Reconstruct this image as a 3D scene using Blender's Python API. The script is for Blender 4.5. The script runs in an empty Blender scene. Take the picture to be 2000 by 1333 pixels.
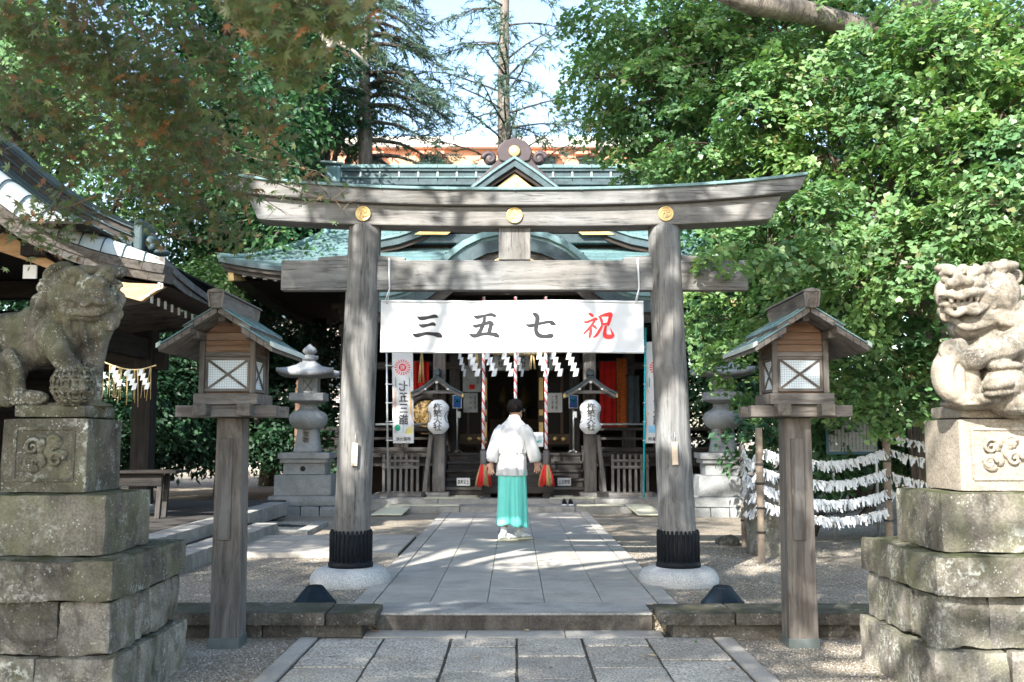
import bpy, math, random
import numpy as np
from mathutils import Vector, Matrix, Euler, noise as mnoise

SC = bpy.context.scene
COL = SC.collection
rad = math.radians
random.seed(7)
RNG = np.random.default_rng(11)

# ------------------------------------------------------------------ camera, sky, sun, exposure
CAM_H = 1.40                      # eye height above the lower ground
FOC = 1944.0                      # focal length in pixels of a 2000 px wide picture (35 mm lens)
PITCH = math.atan(189 / FOC)
cam_d = bpy.data.cameras.new('camera')
cam_d.sensor_width = 36.0
cam_d.lens = 36.0 * FOC / 2000.0
cam_d.shift_x = -0.0025
cam_d.clip_start = 0.05
cam_d.clip_end = 600.0
cam_d.dof.use_dof = True
cam_d.dof.focus_distance = 8.6
cam_d.dof.aperture_fstop = 3.0
cam = bpy.data.objects.new('camera', cam_d)
cam.location = (0, 0, CAM_H)
cam.rotation_euler = (math.pi / 2 + PITCH, 0, 0)
COL.objects.link(cam)
SC.camera = cam

SUN_AZ = 27.0       # the sun stands behind the viewer, this many degrees to the left
SUN_EL = 37.0
LDIR = np.array([math.sin(rad(SUN_AZ)) * math.cos(rad(SUN_EL)),
                 math.cos(rad(SUN_AZ)) * math.cos(rad(SUN_EL)),
                 -math.sin(rad(SUN_EL))])           # the way the light travels
world = bpy.data.worlds.new('World')
SC.world = world
world.use_nodes = True
wn = world.node_tree
bg = wn.nodes['Background']
sky = wn.nodes.new('ShaderNodeTexSky')
sky.sky_type = 'NISHITA'
sky.sun_disc = False
sky.sun_elevation = rad(SUN_EL)
sky.sun_rotation = rad(180 + SUN_AZ)
sky.air_density = 1.2
sky.dust_density = 1.6
sky.ozone_density = 1.3
wn.links.new(sky.outputs[0], bg.inputs[0])
bg.inputs[1].default_value = 0.15
sun_d = bpy.data.lights.new('sun', 'SUN')
sun_d.energy = 4.6
sun_d.angle = rad(0.55)
sun_d.color = (1.0, 0.965, 0.90)
sun = bpy.data.objects.new('sun', sun_d)
sun.rotation_euler = Vector(LDIR).to_track_quat('-Z', 'Y').to_euler()
sun.location = (-8, -14, 14)
COL.objects.link(sun)

vs = SC.view_settings
vs.view_transform = 'Standard'
vs.look = 'None'
vs.gamma = 1.0
vs.use_curve_mapping = False
vs.exposure = 1.82
cy = SC.cycles
cy.use_denoising = True
cy.max_bounces = 7
cy.diffuse_bounces = 4
cy.glossy_bounces = 2
cy.transmission_bounces = 4
cy.transparent_max_bounces = 6
cy.caustics_reflective = False
cy.caustics_refractive = False
cy.sample_clamp_indirect = 8.0

# ------------------------------------------------------------------ places read off the photograph
_cp, _sp = math.cos(PITCH), math.sin(PITCH)
def at(px, py, Y):
    """world point seen at photo pixel (px, py) on the plane at distance Y"""
    v = 666.5 - py
    t = Y / (FOC * _cp - v * _sp)
    return Vector(((px - 1005) * t, Y, CAM_H + (FOC * _sp + v * _cp) * t))
def gz(px, py, z):
    v = 666.5 - py
    t = (z - CAM_H) / (FOC * _sp + v * _cp)
    return Vector(((px - 1005) * t, (FOC * _cp - v * _sp) * t, z))
UP = 0.115                        # height of the ground behind the step

# ------------------------------------------------------------------ mesh helpers
def W(o):
    p = Vector((0, 0, 0))
    while o is not None:
        p = p + Vector(o.location)
        o = o.parent
    return p

def tagit(o, label=None, cat=None, group=None, kind=None):
    if label: o['label'] = label
    if cat: o['category'] = cat
    if group: o['group'] = group
    if kind: o['kind'] = kind
    return o

def thing(name, loc, label, cat, group=None):
    o = bpy.data.objects.new(name, None)
    o.empty_display_size = 0.1
    o.location = loc
    COL.objects.link(o)
    return tagit(o, label, cat, group)

def np_mesh(name, verts, faces_flat, loop_totals, smooth=False):
    me = bpy.data.meshes.new(name)
    n = len(verts)
    me.vertices.add(n)
    me.vertices.foreach_set('co', np.asarray(verts, dtype=np.float32).ravel())
    fl = np.asarray(faces_flat, dtype=np.int32).ravel()
    lt = np.asarray(loop_totals, dtype=np.int32)
    me.loops.add(len(fl))
    me.loops.foreach_set('vertex_index', fl)
    me.polygons.add(len(lt))
    ls = np.concatenate(([0], np.cumsum(lt)[:-1])).astype(np.int32)
    me.polygons.foreach_set('loop_start', ls)
    me.polygons.foreach_set('loop_total', lt)
    if smooth:
        me.polygons.foreach_set('use_smooth', np.ones(len(lt), dtype=bool))
    me.update(calc_edges=True)
    return me

def link(name, me, mat=None, parent=None, loc=None, bevel=0.0, rot=None):
    o = bpy.data.objects.new(name, me)
    COL.objects.link(o)
    if mat is not None and len(me.materials) == 0:
        me.materials.append(mat)
    if parent is not None:
        o.parent = parent
    if loc is not None:
        o.location = loc
    if rot is not None:
        o.rotation_euler = rot
    if bevel:
        b = o.modifiers.new('bevel', 'BEVEL')
        b.width = bevel
        b.segments = 2
        b.limit_method = 'ANGLE'
        b.angle_limit = rad(35)
    return o

class MB:
    def __init__(s):
        s.v = []; s.f = []; s.sm = []
    def add(s, vs, fs, smooth=False):
        b = len(s.v)
        s.v += [tuple(p) for p in vs]
        s.f += [tuple(i + b for i in f) for f in fs]
        s.sm += [smooth] * len(fs)
        return s
    def hexa(s, p):
        return s.add(p, [(0, 3, 2, 1), (4, 5, 6, 7), (0, 1, 5, 4), (1, 2, 6, 5), (2, 3, 7, 6), (3, 0, 4, 7)])
    def box(s, a, b, rot=None, pivot=None):
        (x0, y0, z0), (x1, y1, z1) = a, b
        p = [(x0, y0, z0), (x1, y0, z0), (x1, y1, z0), (x0, y1, z0), (x0, y0, z1), (x1, y0, z1), (x1, y1, z1), (x0, y1, z1)]
        if rot is not None:
            R = Euler(rot).to_matrix()
            c = Vector(pivot) if pivot is not None else Vector(((x0 + x1) / 2, (y0 + y1) / 2, (z0 + z1) / 2))
            p = [R @ (Vector(q) - c) + c for q in p]
        return s.hexa(p)
    def bar(s, a, b, w, h, up=(0, 0, 1)):
        a, b = Vector(a), Vector(b)
        d = (b - a).normalized()
        u = Vector(up)
        r = d.cross(u).normalized()
        u = r.cross(d).normalized()
        p = []
        for c in (a, b):
            p += [c - r * w / 2 - u * h / 2, c + r * w / 2 - u * h / 2, c + r * w / 2 + u * h / 2, c - r * w / 2 + u * h / 2]
        q = [p[0], p[1], p[5], p[4], p[3], p[2], p[6], p[7]]
        return s.hexa(q)
    def rings(s, R, cap=True, smooth=True, closed=True):
        n = len(R[0]); vs = [p for r in R for p in r]; fs = []
        for i in range(len(R) - 1):
            for j in range(n if closed else n - 1):
                k = (j + 1) % n
                fs.append((i * n + j, i * n + k, (i + 1) * n + k, (i + 1) * n + j))
        s.add(vs, fs, smooth)
        if cap and closed:
            b = len(s.v) - len(vs)
            s.f.append(tuple(b + j for j in reversed(range(n)))); s.sm.append(False)
            s.f.append(tuple(b + (len(R) - 1) * n + j for j in range(n))); s.sm.append(False)
        return s
    def tube(s, pts, r, n=8, cap=True, smooth=True):
        pts = [Vector(p) for p in pts]
        rr = r if isinstance(r, (list, tuple)) else [r] * len(pts)
        R = []; ref = None
        for i, p in enumerate(pts):
            d = (pts[min(i + 1, len(pts) - 1)] - pts[max(i - 1, 0)]).normalized()
            if ref is None:
                ref = Vector((1, 0, 0)) if abs(d.x) < 0.8 else Vector((0, 1, 0))
            a = (ref - d * ref.dot(d)).normalized()
            ref = a
            b = d.cross(a)
            R.append([p + (a * math.cos(t) + b * math.sin(t)) * rr[i] for t in [2 * math.pi * k / n for k in range(n)]])
        return s.rings(R, cap, smooth)
    def lathe(s, prof, c=(0, 0, 0), n=24, smooth=True, cap=True, sq=0.0, rot=0.0):
        R = []
        for (r, z) in prof:
            R.append([(c[0] + r * math.cos(t + rot), c[1] + r * math.sin(t + rot), c[2] + z) for t in [2 * math.pi * k / n for k in range(n)]])
        return s.rings(R, cap, smooth)
    def prism(s, poly, y0, y1):
        """polygon in x,z pushed along y (convex or simply concave: capped as one face)"""
        n = len(poly)
        vs = [(x, y0, z) for x, z in poly] + [(x, y1, z) for x, z in poly]
        fs = [tuple(range(n)), tuple(reversed(range(n, 2 * n)))]
        fs += [(j, j + n, (j + 1) % n + n, (j + 1) % n) for j in range(n)]
        return s.add(vs, fs)
    def grid(s, G, smooth=True):
        m = len(G[0]); vs = [p for r in G for p in r]
        fs = [(i * m + j, i * m + j + 1, (i + 1) * m + j + 1, (i + 1) * m + j) for i in range(len(G) - 1) for j in range(m - 1)]
        return s.add(vs, fs, smooth)
    def mesh(s, name, off=None):
        me = bpy.data.meshes.new(name)
        v = s.v if off is None else [(p[0] - off[0], p[1] - off[1], p[2] - off[2]) for p in s.v]
        me.from_pydata(v, [], s.f)
        me.polygons.foreach_set('use_smooth', s.sm)
        me.update()
        return me
    def build(s, name, mat, parent=None, bevel=0.0, origin=None):
        """verts are world coordinates; origin moves the object's own origin there"""
        off = Vector((0, 0, 0)) if parent is None else W(parent)
        o0 = Vector(origin) if origin is not None else off
        return link(name, s.mesh(name, o0), mat, parent, o0 - off if origin is not None else None, bevel)

def children(o):
    return list(o.children)
def copy_tree(o, parent=None):
    c = o.copy()
    COL.objects.link(c)
    if parent is not None:
        c.parent = parent
    for ch in children(o):
        copy_tree(ch, c)
    return c

def rough_block(sx, sy, sz, r=0.02, amp=0.01, freq=5.0, seed=0, res=0.05, taper=None):
    """a dressed stone: rounded box centred on the origin, faces roughened"""
    nx, ny, nz = [max(3, min(14, int(d / res))) for d in (sx, sy, sz)]
    vid = {}; V = []; F = []
    crisp = r < .035
    def vert(i, j, k, face=0):
        key = (i, j, k, face) if crisp else (i, j, k)
        if key not in vid:
            p = Vector((sx * (i / nx - .5), sy * (j / ny - .5), sz * (k / nz - .5)))
            q = Vector((max(-sx / 2 + r, min(sx / 2 - r, p.x)), max(-sy / 2 + r, min(sy / 2 - r, p.y)), max(-sz / 2 + r, min(sz / 2 - r, p.z))))
            d = p - q
            nrm = d.normalized() if d.length > 1e-6 else Vector((0, 0, 0))
            if d.length > 1e-6:
                m = max(abs(d.x), abs(d.y), abs(d.z))
                p = q + nrm * min(r, m if d.length < 1e-6 else r)
            s0 = Vector((seed * 7.31, seed * 3.7, seed * 1.9))
            w = mnoise.noise(p * freq + s0) * amp + mnoise.noise(p * freq * 3.1 + s0) * amp * .45
            p = p + nrm * w
            if crisp and amp > .006:                              # bruised arrises
                ne = (i in (0, nx)) + (j in (0, ny)) + (k in (0, nz))
                if ne > 1:
                    ch = max(0, mnoise.noise(p * 9 + s0 * 1.7) - .05) * .030
                    p = p - (p - q * .0).normalized() * ch
            if taper:
                f = 1 + taper * (p.z / sz - .5)
                p.x *= f; p.y *= f
            vid[key] = len(V); V.append(p)
        return vid[key]
    for (a, b, c, na, nb, nc) in ((0, 1, 2, nx, ny, nz), (1, 2, 0, ny, nz, nx), (2, 0, 1, nz, nx, ny)):
        for side in (0, nc):
            for i in range(na):
                for j in range(nb):
                    q = []
                    for (di, dj) in ((0, 0), (1, 0), (1, 1), (0, 1)):
                        ijk = [0, 0, 0]; ijk[a] = i + di; ijk[b] = j + dj; ijk[c] = side
                        q.append(vert(*ijk, face=a * 2 + (1 if side else 0)))
                    F.append(tuple(q) if side else tuple(reversed(q)))
    me = bpy.data.meshes.new('stone')
    me.from_pydata([tuple(p) for p in V], [], F)
    me.polygons.foreach_set('use_smooth', [True] * len(F))
    me.update()
    return me

def block(name, a, b, mat, parent, r=0.02, amp=0.01, seed=None, res=0.06, freq=5.0, taper=None):
    c = (Vector(a) + Vector(b)) / 2
    d = Vector(b) - Vector(a)
    if seed is None:
        seed = random.random() * 50
    me = rough_block(d.x, d.y, d.z, r, amp, freq, seed, res, taper)
    return link(name, me, mat, parent, c - (W(parent) if parent else Vector((0, 0, 0))))

# ------------------------------------------------------------------ materials
def new_mat(name):
    m = bpy.data.materials.new(name)
    m.use_nodes = True
    nt = m.node_tree
    b = nt.nodes['Principled BSDF']
    b.inputs['Specular IOR Level'].default_value = 0.3
    return m, nt, b
def mapped(nt, scale=(1, 1, 1), rand=True, world_pos=False, rot=(0, 0, 0)):
    if world_pos:
        src = nt.nodes.new('ShaderNodeNewGeometry').outputs['Position']
    else:
        src = nt.nodes.new('ShaderNodeTexCoord').outputs['Object']
    mp = nt.nodes.new('ShaderNodeMapping')
    mp.inputs['Scale'].default_value = scale
    mp.inputs['Rotation'].default_value = rot
    nt.links.new(src, mp.inputs[0])
    if rand and not world_pos:
        oi = nt.nodes.new('ShaderNodeObjectInfo')
        mul = nt.nodes.new('ShaderNodeVectorMath'); mul.operation = 'MULTIPLY_ADD'
        mul.inputs[1].default_value = (37.0, 53.0, 71.0)
        nt.links.new(oi.outputs['Random'], mul.inputs[0])
        nt.links.new(mp.outputs[0], mul.inputs[2])
        return mul.outputs[0]
    return mp.outputs[0]
def noise(nt, vec, scale=5, detail=4, rough=.55, dist=0.0):
    n = nt.nodes.new('ShaderNodeTexNoise')
    n.inputs['Scale'].default_value = scale
    n.inputs['Detail'].default_value = detail
    n.inputs['Roughness'].default_value = rough
    n.inputs['Distortion'].default_value = dist
    nt.links.new(vec, n.inputs['Vector'])
    return n.outputs['Fac']
def voronoi(nt, vec, scale=5, feature='F1', out='Distance', rnd=1.0):
    n = nt.nodes.new('ShaderNodeTexVoronoi')
    n.feature = feature
    n.inputs['Scale'].default_value = scale
    n.inputs['Randomness'].default_value = rnd
    nt.links.new(vec, n.inputs['Vector'])
    return n.outputs[out]
def ramp(nt, fac, stops):
    r = nt.nodes.new('ShaderNodeValToRGB')
    e = r.color_ramp.elements
    while len(e) > 1:
        e.remove(e[-1])
    for i, (p, c) in enumerate(stops):
        if not isinstance(c, (tuple, list)):
            c = (c, c, c)
        el = e[0] if i == 0 else e.new(p)
        el.position = p
        el.color = (c[0], c[1], c[2], 1)
    nt.links.new(fac, r.inputs[0])
    return r.outputs[0]
def mix(nt, fac, a, b, blend='MIX'):
    m = nt.nodes.new('ShaderNodeMix')
    m.data_type = 'RGBA'
    m.blend_type = blend
    for s, val in ((0, fac), (6, a), (7, b)):
        if isinstance(val, (int, float)):
            m.inputs[s].default_value = val if s == 0 else (val, val, val, 1)
        elif isinstance(val, (tuple, list)):
            m.inputs[s].default_value = (val[0], val[1], val[2], 1)
        else:
            nt.links.new(val, m.inputs[s])
    return m.outputs[2]
def math_(nt, op, a, b=0.5, c=None):
    m = nt.nodes.new('ShaderNodeMath')
    m.operation = op
    for i, val in enumerate((a, b) if c is None else (a, b, c)):
        if isinstance(val, (int, float)):
            m.inputs[i].default_value = val
        else:
            nt.links.new(val, m.inputs[i])
    return m.outputs[0]
def bump(nt, bsdf, h, strength=.4, dist=.01):
    b = nt.nodes.new('ShaderNodeBump')
    b.inputs['Strength'].default_value = strength
    b.inputs['Distance'].default_value = dist
    nt.links.new(h, b.inputs['Height'])
    nt.links.new(b.outputs[0], bsdf.inputs['Normal'])
def upness(nt):
    g = nt.nodes.new('ShaderNodeNewGeometry')
    s = nt.nodes.new('ShaderNodeSeparateXYZ')
    nt.links.new(g.outputs['Normal'], s.inputs[0])
    return s.outputs['Z']

def m_flat(name, col, rough=.6, metal=0.0, var=.15, scale=9.0, spec=.3):
    m, nt, b = new_mat(name)
    n = noise(nt, mapped(nt), scale, 5, .6)
    lo = tuple(c * (1 - var) for c in col); hi = tuple(min(1, c * (1 + var)) for c in col)
    nt.links.new(ramp(nt, n, [(.3, lo), (.7, hi)]), b.inputs['Base Color'])
    b.inputs['Roughness'].default_value = rough
    b.inputs['Metallic'].default_value = metal
    b.inputs['Specular IOR Level'].default_value = spec
    return m

def m_wood(name, axis, dark, mid, light, fine=16.0, bumpd=.006, stain=.5, rough=.8, crack=.8, rndval=.0):
    """weathered timber, grain along the given object axis"""
    m, nt, b = new_mat(name)
    sc = [1.0, 1.0, 1.0]; sc['xyz'.index(axis)] = .07
    v = mapped(nt, tuple(sc))
    v2 = mapped(nt, (1, 1, 1))
    warp = noise(nt, v2, 2.2, 2, .5)
    vw = nt.nodes.new('ShaderNodeVectorMath'); vw.operation = 'MULTIPLY_ADD'
    nt.links.new(warp, vw.inputs[0]); vw.inputs[1].default_value = (.10, .10, .10); nt.links.new(v, vw.inputs[2])
    g1 = noise(nt, vw.outputs[0], fine, 6, .62, .35)
    g2 = noise(nt, vw.outputs[0], fine * 3.6, 4, .6, .1)
    col = ramp(nt, g1, [(.22, dark), (.42, mid), (.62, light), (.85, tuple(min(1, c * 1.1) for c in light))])
    cr = ramp(nt, g2, [(.30, .45), (.42, 1.0)])
    col = mix(nt, crack, col, cr, 'MULTIPLY')
    st = ramp(nt, noise(nt, v2, 2.6, 5, .62, .6), [(.34, .50), (.55, 1.0)])
    col = mix(nt, stain, col, st, 'MULTIPLY')
    tint = ramp(nt, noise(nt, v2, 1.1, 3, .5), [(.35, (1.04, .97, .90)), (.65, (.95, 1.0, 1.05))])
    col = mix(nt, .6, col, tint, 'MULTIPLY')
    if rndval:
        oi = nt.nodes.new('ShaderNodeObjectInfo')
        col = mix(nt, 1.0, col, ramp(nt, oi.outputs['Random'], [(0, 1 - rndval), (1, 1.0)]), 'MULTIPLY')
    nt.links.new(col, b.inputs['Base Color'])
    b.inputs['Roughness'].default_value = rough
    b.inputs['Specular IOR Level'].default_value = .2
    sc3 = [1.0, 1.0, 1.0]; sc3['xyz'.index(axis)] = .022
    n3 = noise(nt, mapped(nt, tuple(sc3)), fine * 1.1, 3, .5, .25)
    ln = math_(nt, 'ABSOLUTE', math_(nt, 'SUBTRACT', n3, .47), 0)
    where = ramp(nt, noise(nt, v2, 3.1, 3, .5), [(.42, 0.0), (.58, 1.0)])
    ck = math_(nt, 'MULTIPLY', ramp(nt, ln, [(.004, 1.0), (.014, 0.0)]), where)
    col = mix(nt, math_(nt, 'MULTIPLY', ck, .85 * crack), col, tuple(c * .35 for c in dark))
    nt.links.new(col, b.inputs['Base Color'])
    h = math_(nt, 'ADD', math_(nt, 'MULTIPLY', g1, 1.0), math_(nt, 'MULTIPLY', g2, .7))
    h = math_(nt, 'SUBTRACT', h, math_(nt, 'MULTIPLY', ck, .8))
    bump(nt, b, h, .6, bumpd)
    return m

def m_stone(name, base, var=.35, lichen=0.0, lichen_col=(.62, .64, .58), moss=0.0, moss_col=(.045, .052, .018),
            dirt=.5, grain=60.0, speck=.25, bumpd=.008, rough=.9, scale=1.0, rndval=.0, greenish=0.0):
    m, nt, b = new_mat(name)
    v = mapped(nt, (scale,) * 3)
    n1 = noise(nt, v, 3.2, 6, .62, .3)
    n2 = noise(nt, v, 13, 6, .68)
    lo = tuple(c * (1 - var) for c in base); hi = tuple(min(1, c * (1 + var * .7)) for c in base)
    col = ramp(nt, n1, [(.3, lo), (.5, base), (.72, hi)])
    gr = ramp(nt, noise(nt, v, grain, 2, .6), [(.35, 1 - speck), (.65, 1 + speck)])
    col = mix(nt, 1.0, col, gr, 'MULTIPLY')
    dk = ramp(nt, noise(nt, v, 2.1, 7, .7, .8), [(.38, .38), (.56, 1.0)])
    col = mix(nt, dirt, col, dk, 'MULTIPLY')
    if dirt > .6:                                                 # rain streaks and lime runs
        vs_ = mapped(nt, (1.0, 1.0, .13))
        st1 = ramp(nt, noise(nt, vs_, 5.5, 5, .65, .3), [(.36, .42), (.52, 1.0)])
        col = mix(nt, dirt * .75, col, st1, 'MULTIPLY')
        lm = ramp(nt, noise(nt, vs_, 3.1, 4, .6, .5), [(.60, 0.0), (.74, .55)])
        col = mix(nt, lm, col, tuple(min(.62, c * 2.1) for c in base))
    if greenish:
        gm = ramp(nt, noise(nt, v, 2.7, 5, .6, .4), [(.42, 0.0), (.66, 1.0)])
        col = mix(nt, math_(nt, 'MULTIPLY', gm, greenish), col, (.155, .165, .075))
    if lichen:
        big = ramp(nt, noise(nt, v, 2.3, 4, .6, .5), [(.50, 0.0), (.68, 1.0)])
        sp = ramp(nt, noise(nt, v, 21, 5, .75, .3), [(.50, 0.0), (.57, 1.0)])
        dots = ramp(nt, voronoi(nt, v, 34), [(.16, 1.0), (.26, 0.0)])
        dsel = ramp(nt, noise(nt, v, 9, 3, .6), [(.5, 0.0), (.6, 1.0)])
        k = math_(nt, 'MAXIMUM', math_(nt, 'MULTIPLY', big, sp), math_(nt, 'MULTIPLY', math_(nt, 'MULTIPLY', dots, dsel), .8))
        col = mix(nt, math_(nt, 'MULTIPLY', k, lichen), col, lichen_col)
    if moss:
        up = ramp(nt, upness(nt), [(.35, 0.0), (.9, 1.0)])
        mk = ramp(nt, noise(nt, v, 6, 6, .7, .4), [(.40, 0.0), (.56, 1.0)])
        k = math_(nt, 'MULTIPLY', math_(nt, 'MULTIPLY', up, mk), moss)
        col = mix(nt, k, col, moss_col)
    if rndval:
        oi = nt.nodes.new('ShaderNodeObjectInfo')
        col = mix(nt, 1.0, col, ramp(nt, oi.outputs['Random'], [(0, 1 - rndval), (1, 1.0 + rndval * .4)]), 'MULTIPLY')
    nt.links.new(col, b.inputs['Base Color'])
    b.inputs['Roughness'].default_value = rough
    b.inputs['Specular IOR Level'].default_value = .2
    h = math_(nt, 'ADD', math_(nt, 'MULTIPLY', n2, 1.0), math_(nt, 'MULTIPLY', noise(nt, v, grain, 3, .6), .35))
    bump(nt, b, h, .7, bumpd)
    return m

def m_leaf(name, cols, trans=.35, rough=.5, spec=.35):
    """foliage: each leaf takes its own colour"""
    m, nt, b = new_mat(name)
    g = nt.nodes.new('ShaderNodeNewGeometry')
    stops = [(i / max(1, len(cols) - 1), c) for i, c in enumerate(cols)]
    col = ramp(nt, g.outputs['Random Per Island'], stops)
    pn = noise(nt, mapped(nt, (1, 1, 1), world_pos=True), .9, 3, .55)
    col = mix(nt, 1.0, col, ramp(nt, pn, [(.34, (.62, .74, .80)), (.5, (.95, .97, .95)), (.66, (1.14, 1.11, .97))]), 'MULTIPLY')
    nt.links.new(col, b.inputs['Base Color'])
    b.inputs['Roughness'].default_value = rough
    b.inputs['Specular IOR Level'].default_value = spec
    tr = nt.nodes.new('ShaderNodeBsdfTranslucent')
    nt.links.new(mix(nt, 1.0, col, (1.25, 1.35, .7), 'MULTIPLY'), tr.inputs[0])
    ms = nt.nodes.new('ShaderNodeMixShader')
    ms.inputs[0].default_value = trans
    nt.links.new(b.outputs[0], ms.inputs[1])
    nt.links.new(tr.outputs[0], ms.inputs[2])
    nt.links.new(ms.outputs[0], nt.nodes['Material Output'].inputs[0])
    return m

M = {}
tw = dict(dark=(.066, .063, .060), mid=(.143, .140, .135), light=(.214, .210, .202))
for ax in 'xyz':
    M['torii_' + ax] = m_wood('weathered_timber_' + ax, ax, stain=.42, crack=.9, **tw)
    M['lantern_' + ax] = m_wood('lantern_timber_' + ax, ax, (.052, .045, .039), (.118, .104, .092), (.198, .180, .164), fine=22, bumpd=.003, stain=.35, crack=.5, rndval=.22)
    M['warm_' + ax] = m_wood('sheltered_timber_' + ax, ax, (.085, .048, .03), (.175, .105, .068), (.25, .165, .115), fine=18, bumpd=.002, stain=.25, crack=.4, rndval=.15)
    M['darkwood_' + ax] = m_wood('dark_timber_' + ax, ax, (.022, .02, .02), (.05, .045, .043), (.085, .078, .072), fine=18, bumpd=.003, stain=.4, crack=.5, rndval=.2)
    M['greywood_' + ax] = m_wood('grey_timber_' + ax, ax, (.07, .065, .06), (.14, .13, .125), (.22, .205, .195), fine=20, bumpd=.003, stain=.4, crack=.5, rndval=.2)
    M['hall_' + ax] = m_wood('hall_timber_' + ax, ax, (.045, .03, .022), (.085, .058, .042), (.125, .09, .065), fine=14, bumpd=.003, stain=.3, crack=.4, rndval=.15)
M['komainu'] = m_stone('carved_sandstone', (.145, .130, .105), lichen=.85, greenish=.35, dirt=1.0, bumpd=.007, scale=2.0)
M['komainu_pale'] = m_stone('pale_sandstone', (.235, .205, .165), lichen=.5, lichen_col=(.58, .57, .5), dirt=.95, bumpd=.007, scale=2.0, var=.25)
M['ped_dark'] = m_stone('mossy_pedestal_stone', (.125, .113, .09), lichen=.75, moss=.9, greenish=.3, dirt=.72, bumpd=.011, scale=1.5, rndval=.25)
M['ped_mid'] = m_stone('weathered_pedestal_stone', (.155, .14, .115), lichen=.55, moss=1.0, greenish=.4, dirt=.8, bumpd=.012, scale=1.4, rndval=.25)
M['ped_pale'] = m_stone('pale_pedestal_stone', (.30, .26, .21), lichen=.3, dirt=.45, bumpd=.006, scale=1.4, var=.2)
M['ped_rubble'] = m_stone('rough_base_stone', (.27, .245, .21), lichen=.7, moss=.5, greenish=.35, dirt=1.0, bumpd=.018, scale=1.6, rndval=.35)
M['granite'] = m_stone('pale_granite', (.43, .43, .42), var=.12, dirt=.22, speck=.35, grain=120, bumpd=.003)
M['granite_lantern'] = m_stone('lantern_granite', (.27, .28, .28), var=.18, dirt=.4, speck=.25, grain=90, bumpd=.004)
M['kerb'] = m_stone('kerb_granite', (.31, .30, .28), var=.2, dirt=.55, speck=.3, grain=110, bumpd=.004)
M['coping'] = m_stone('coping_stone', (.105, .095, .08), lichen=.4, moss=.55, dirt=.65, bumpd=.008, rndval=.25)
M['paver'] = m_stone('rough_paving', (.41, .372, .315), var=.2, dirt=.35, speck=.55, grain=75, bumpd=.006, rndval=.2)
M['slab'] = m_stone('sawn_slab', (.36, .335, .298), var=.14, dirt=.3, speck=.22, grain=140, bumpd=.0025, rndval=.05)
M['joint'] = m_stone('joint_earth', (.085, .075, .06), dirt=.5)
M['copper'] = m_stone('copper_patina', (.145, .235, .24), var=.22, dirt=.45, grain=30, speck=.12, bumpd=.002, rough=.55, rndval=.12)
M['copper_dark'] = m_stone('dark_copper', (.06, .09, .10), var=.3, dirt=.4, grain=30, speck=.12, bumpd=.002, rough=.5, rndval=.15)
M['copper_pale'] = m_stone('pale_copper', (.42, .49, .45), var=.15, dirt=.18, grain=30, speck=.08, bumpd=.002, rough=.45, rndval=.10)
M['bronze'] = m_flat('brown_bronze', (.055, .042, .045), .55, .2)
M['gold'] = m_flat('gilt_metal', (.60, .43, .19), .42, .7, .12, 30)
M['gold_dull'] = m_flat('dull_gilt', (.52, .38, .18), .45, .6, .3, 26)
M['black'] = m_flat('black_iron', (.010, .012, .015), .5, .0, .3, 20, .12)
M['cone'] = m_flat('blue_black_plastic', (.009, .016, .024), .55, .0, .35, 9, .10)
M['cloth'] = m_flat('white_cloth', (.60, .61, .62), .85, 0, .03, 5)
M['paper'] = m_flat('white_paper', (.74, .76, .78), .8, 0, .05, 8)
M['ink'] = m_flat('black_ink', (.022, .022, .025), .7, 0, .2, 12)
M['redink'] = m_flat('red_ink', (.70, .03, .03), .7, 0, .05, 12)
M['redcloth'] = m_flat('red_cloth', (.42, .012, .008), .85, 0, .25, 6)
M['orangecloth'] = m_flat('orange_brocade', (.36, .085, .015), .8, 0, .45, 30)
M['darkgrey'] = m_flat('dark_grey_cloth', (.06, .075, .085), .9)
M['blue'] = m_flat('blue_sign_print', (.012, .075, .30), .5, 0, .15, 12)
M['steel'] = m_flat('pale_steel', (.52, .55, .56), .35, .7)
M['rope'] = m_flat('straw_rope', (.42, .33, .18), .9, 0, .3, 60)
M['straw'] = m_flat('straw', (.45, .34, .16), .9, 0, .25, 30)
M['mat'] = m_flat('pale_straw_mat', (.58, .55, .40), .9, 0, .12, 40)
M['bamboo'] = m_flat('dry_bamboo', (.23, .18, .135), .6, 0, .35, 7)
M['shade_floor'] = m_flat('shade_darkened_floor', (.045, .04, .036), .9, 0, .3, 4)  # platform floor colour darkened to imitate shade under the pavilion roof
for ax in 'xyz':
    M['shadewood_' + ax] = m_wood('shade_darkened_timber_' + ax, ax, (.008, .0075, .007), (.018, .016, .015), (.032, .029, .027), fine=18, bumpd=.003, stain=.4, crack=.5, rndval=.2)  # timber colour blackened to imitate the deep shade inside the pavilion
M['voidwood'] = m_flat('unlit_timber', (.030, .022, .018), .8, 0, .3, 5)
M['panelgrey'] = m_flat('faded_notice_board', (.30, .32, .31), .7, 0, .25, 5)
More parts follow.
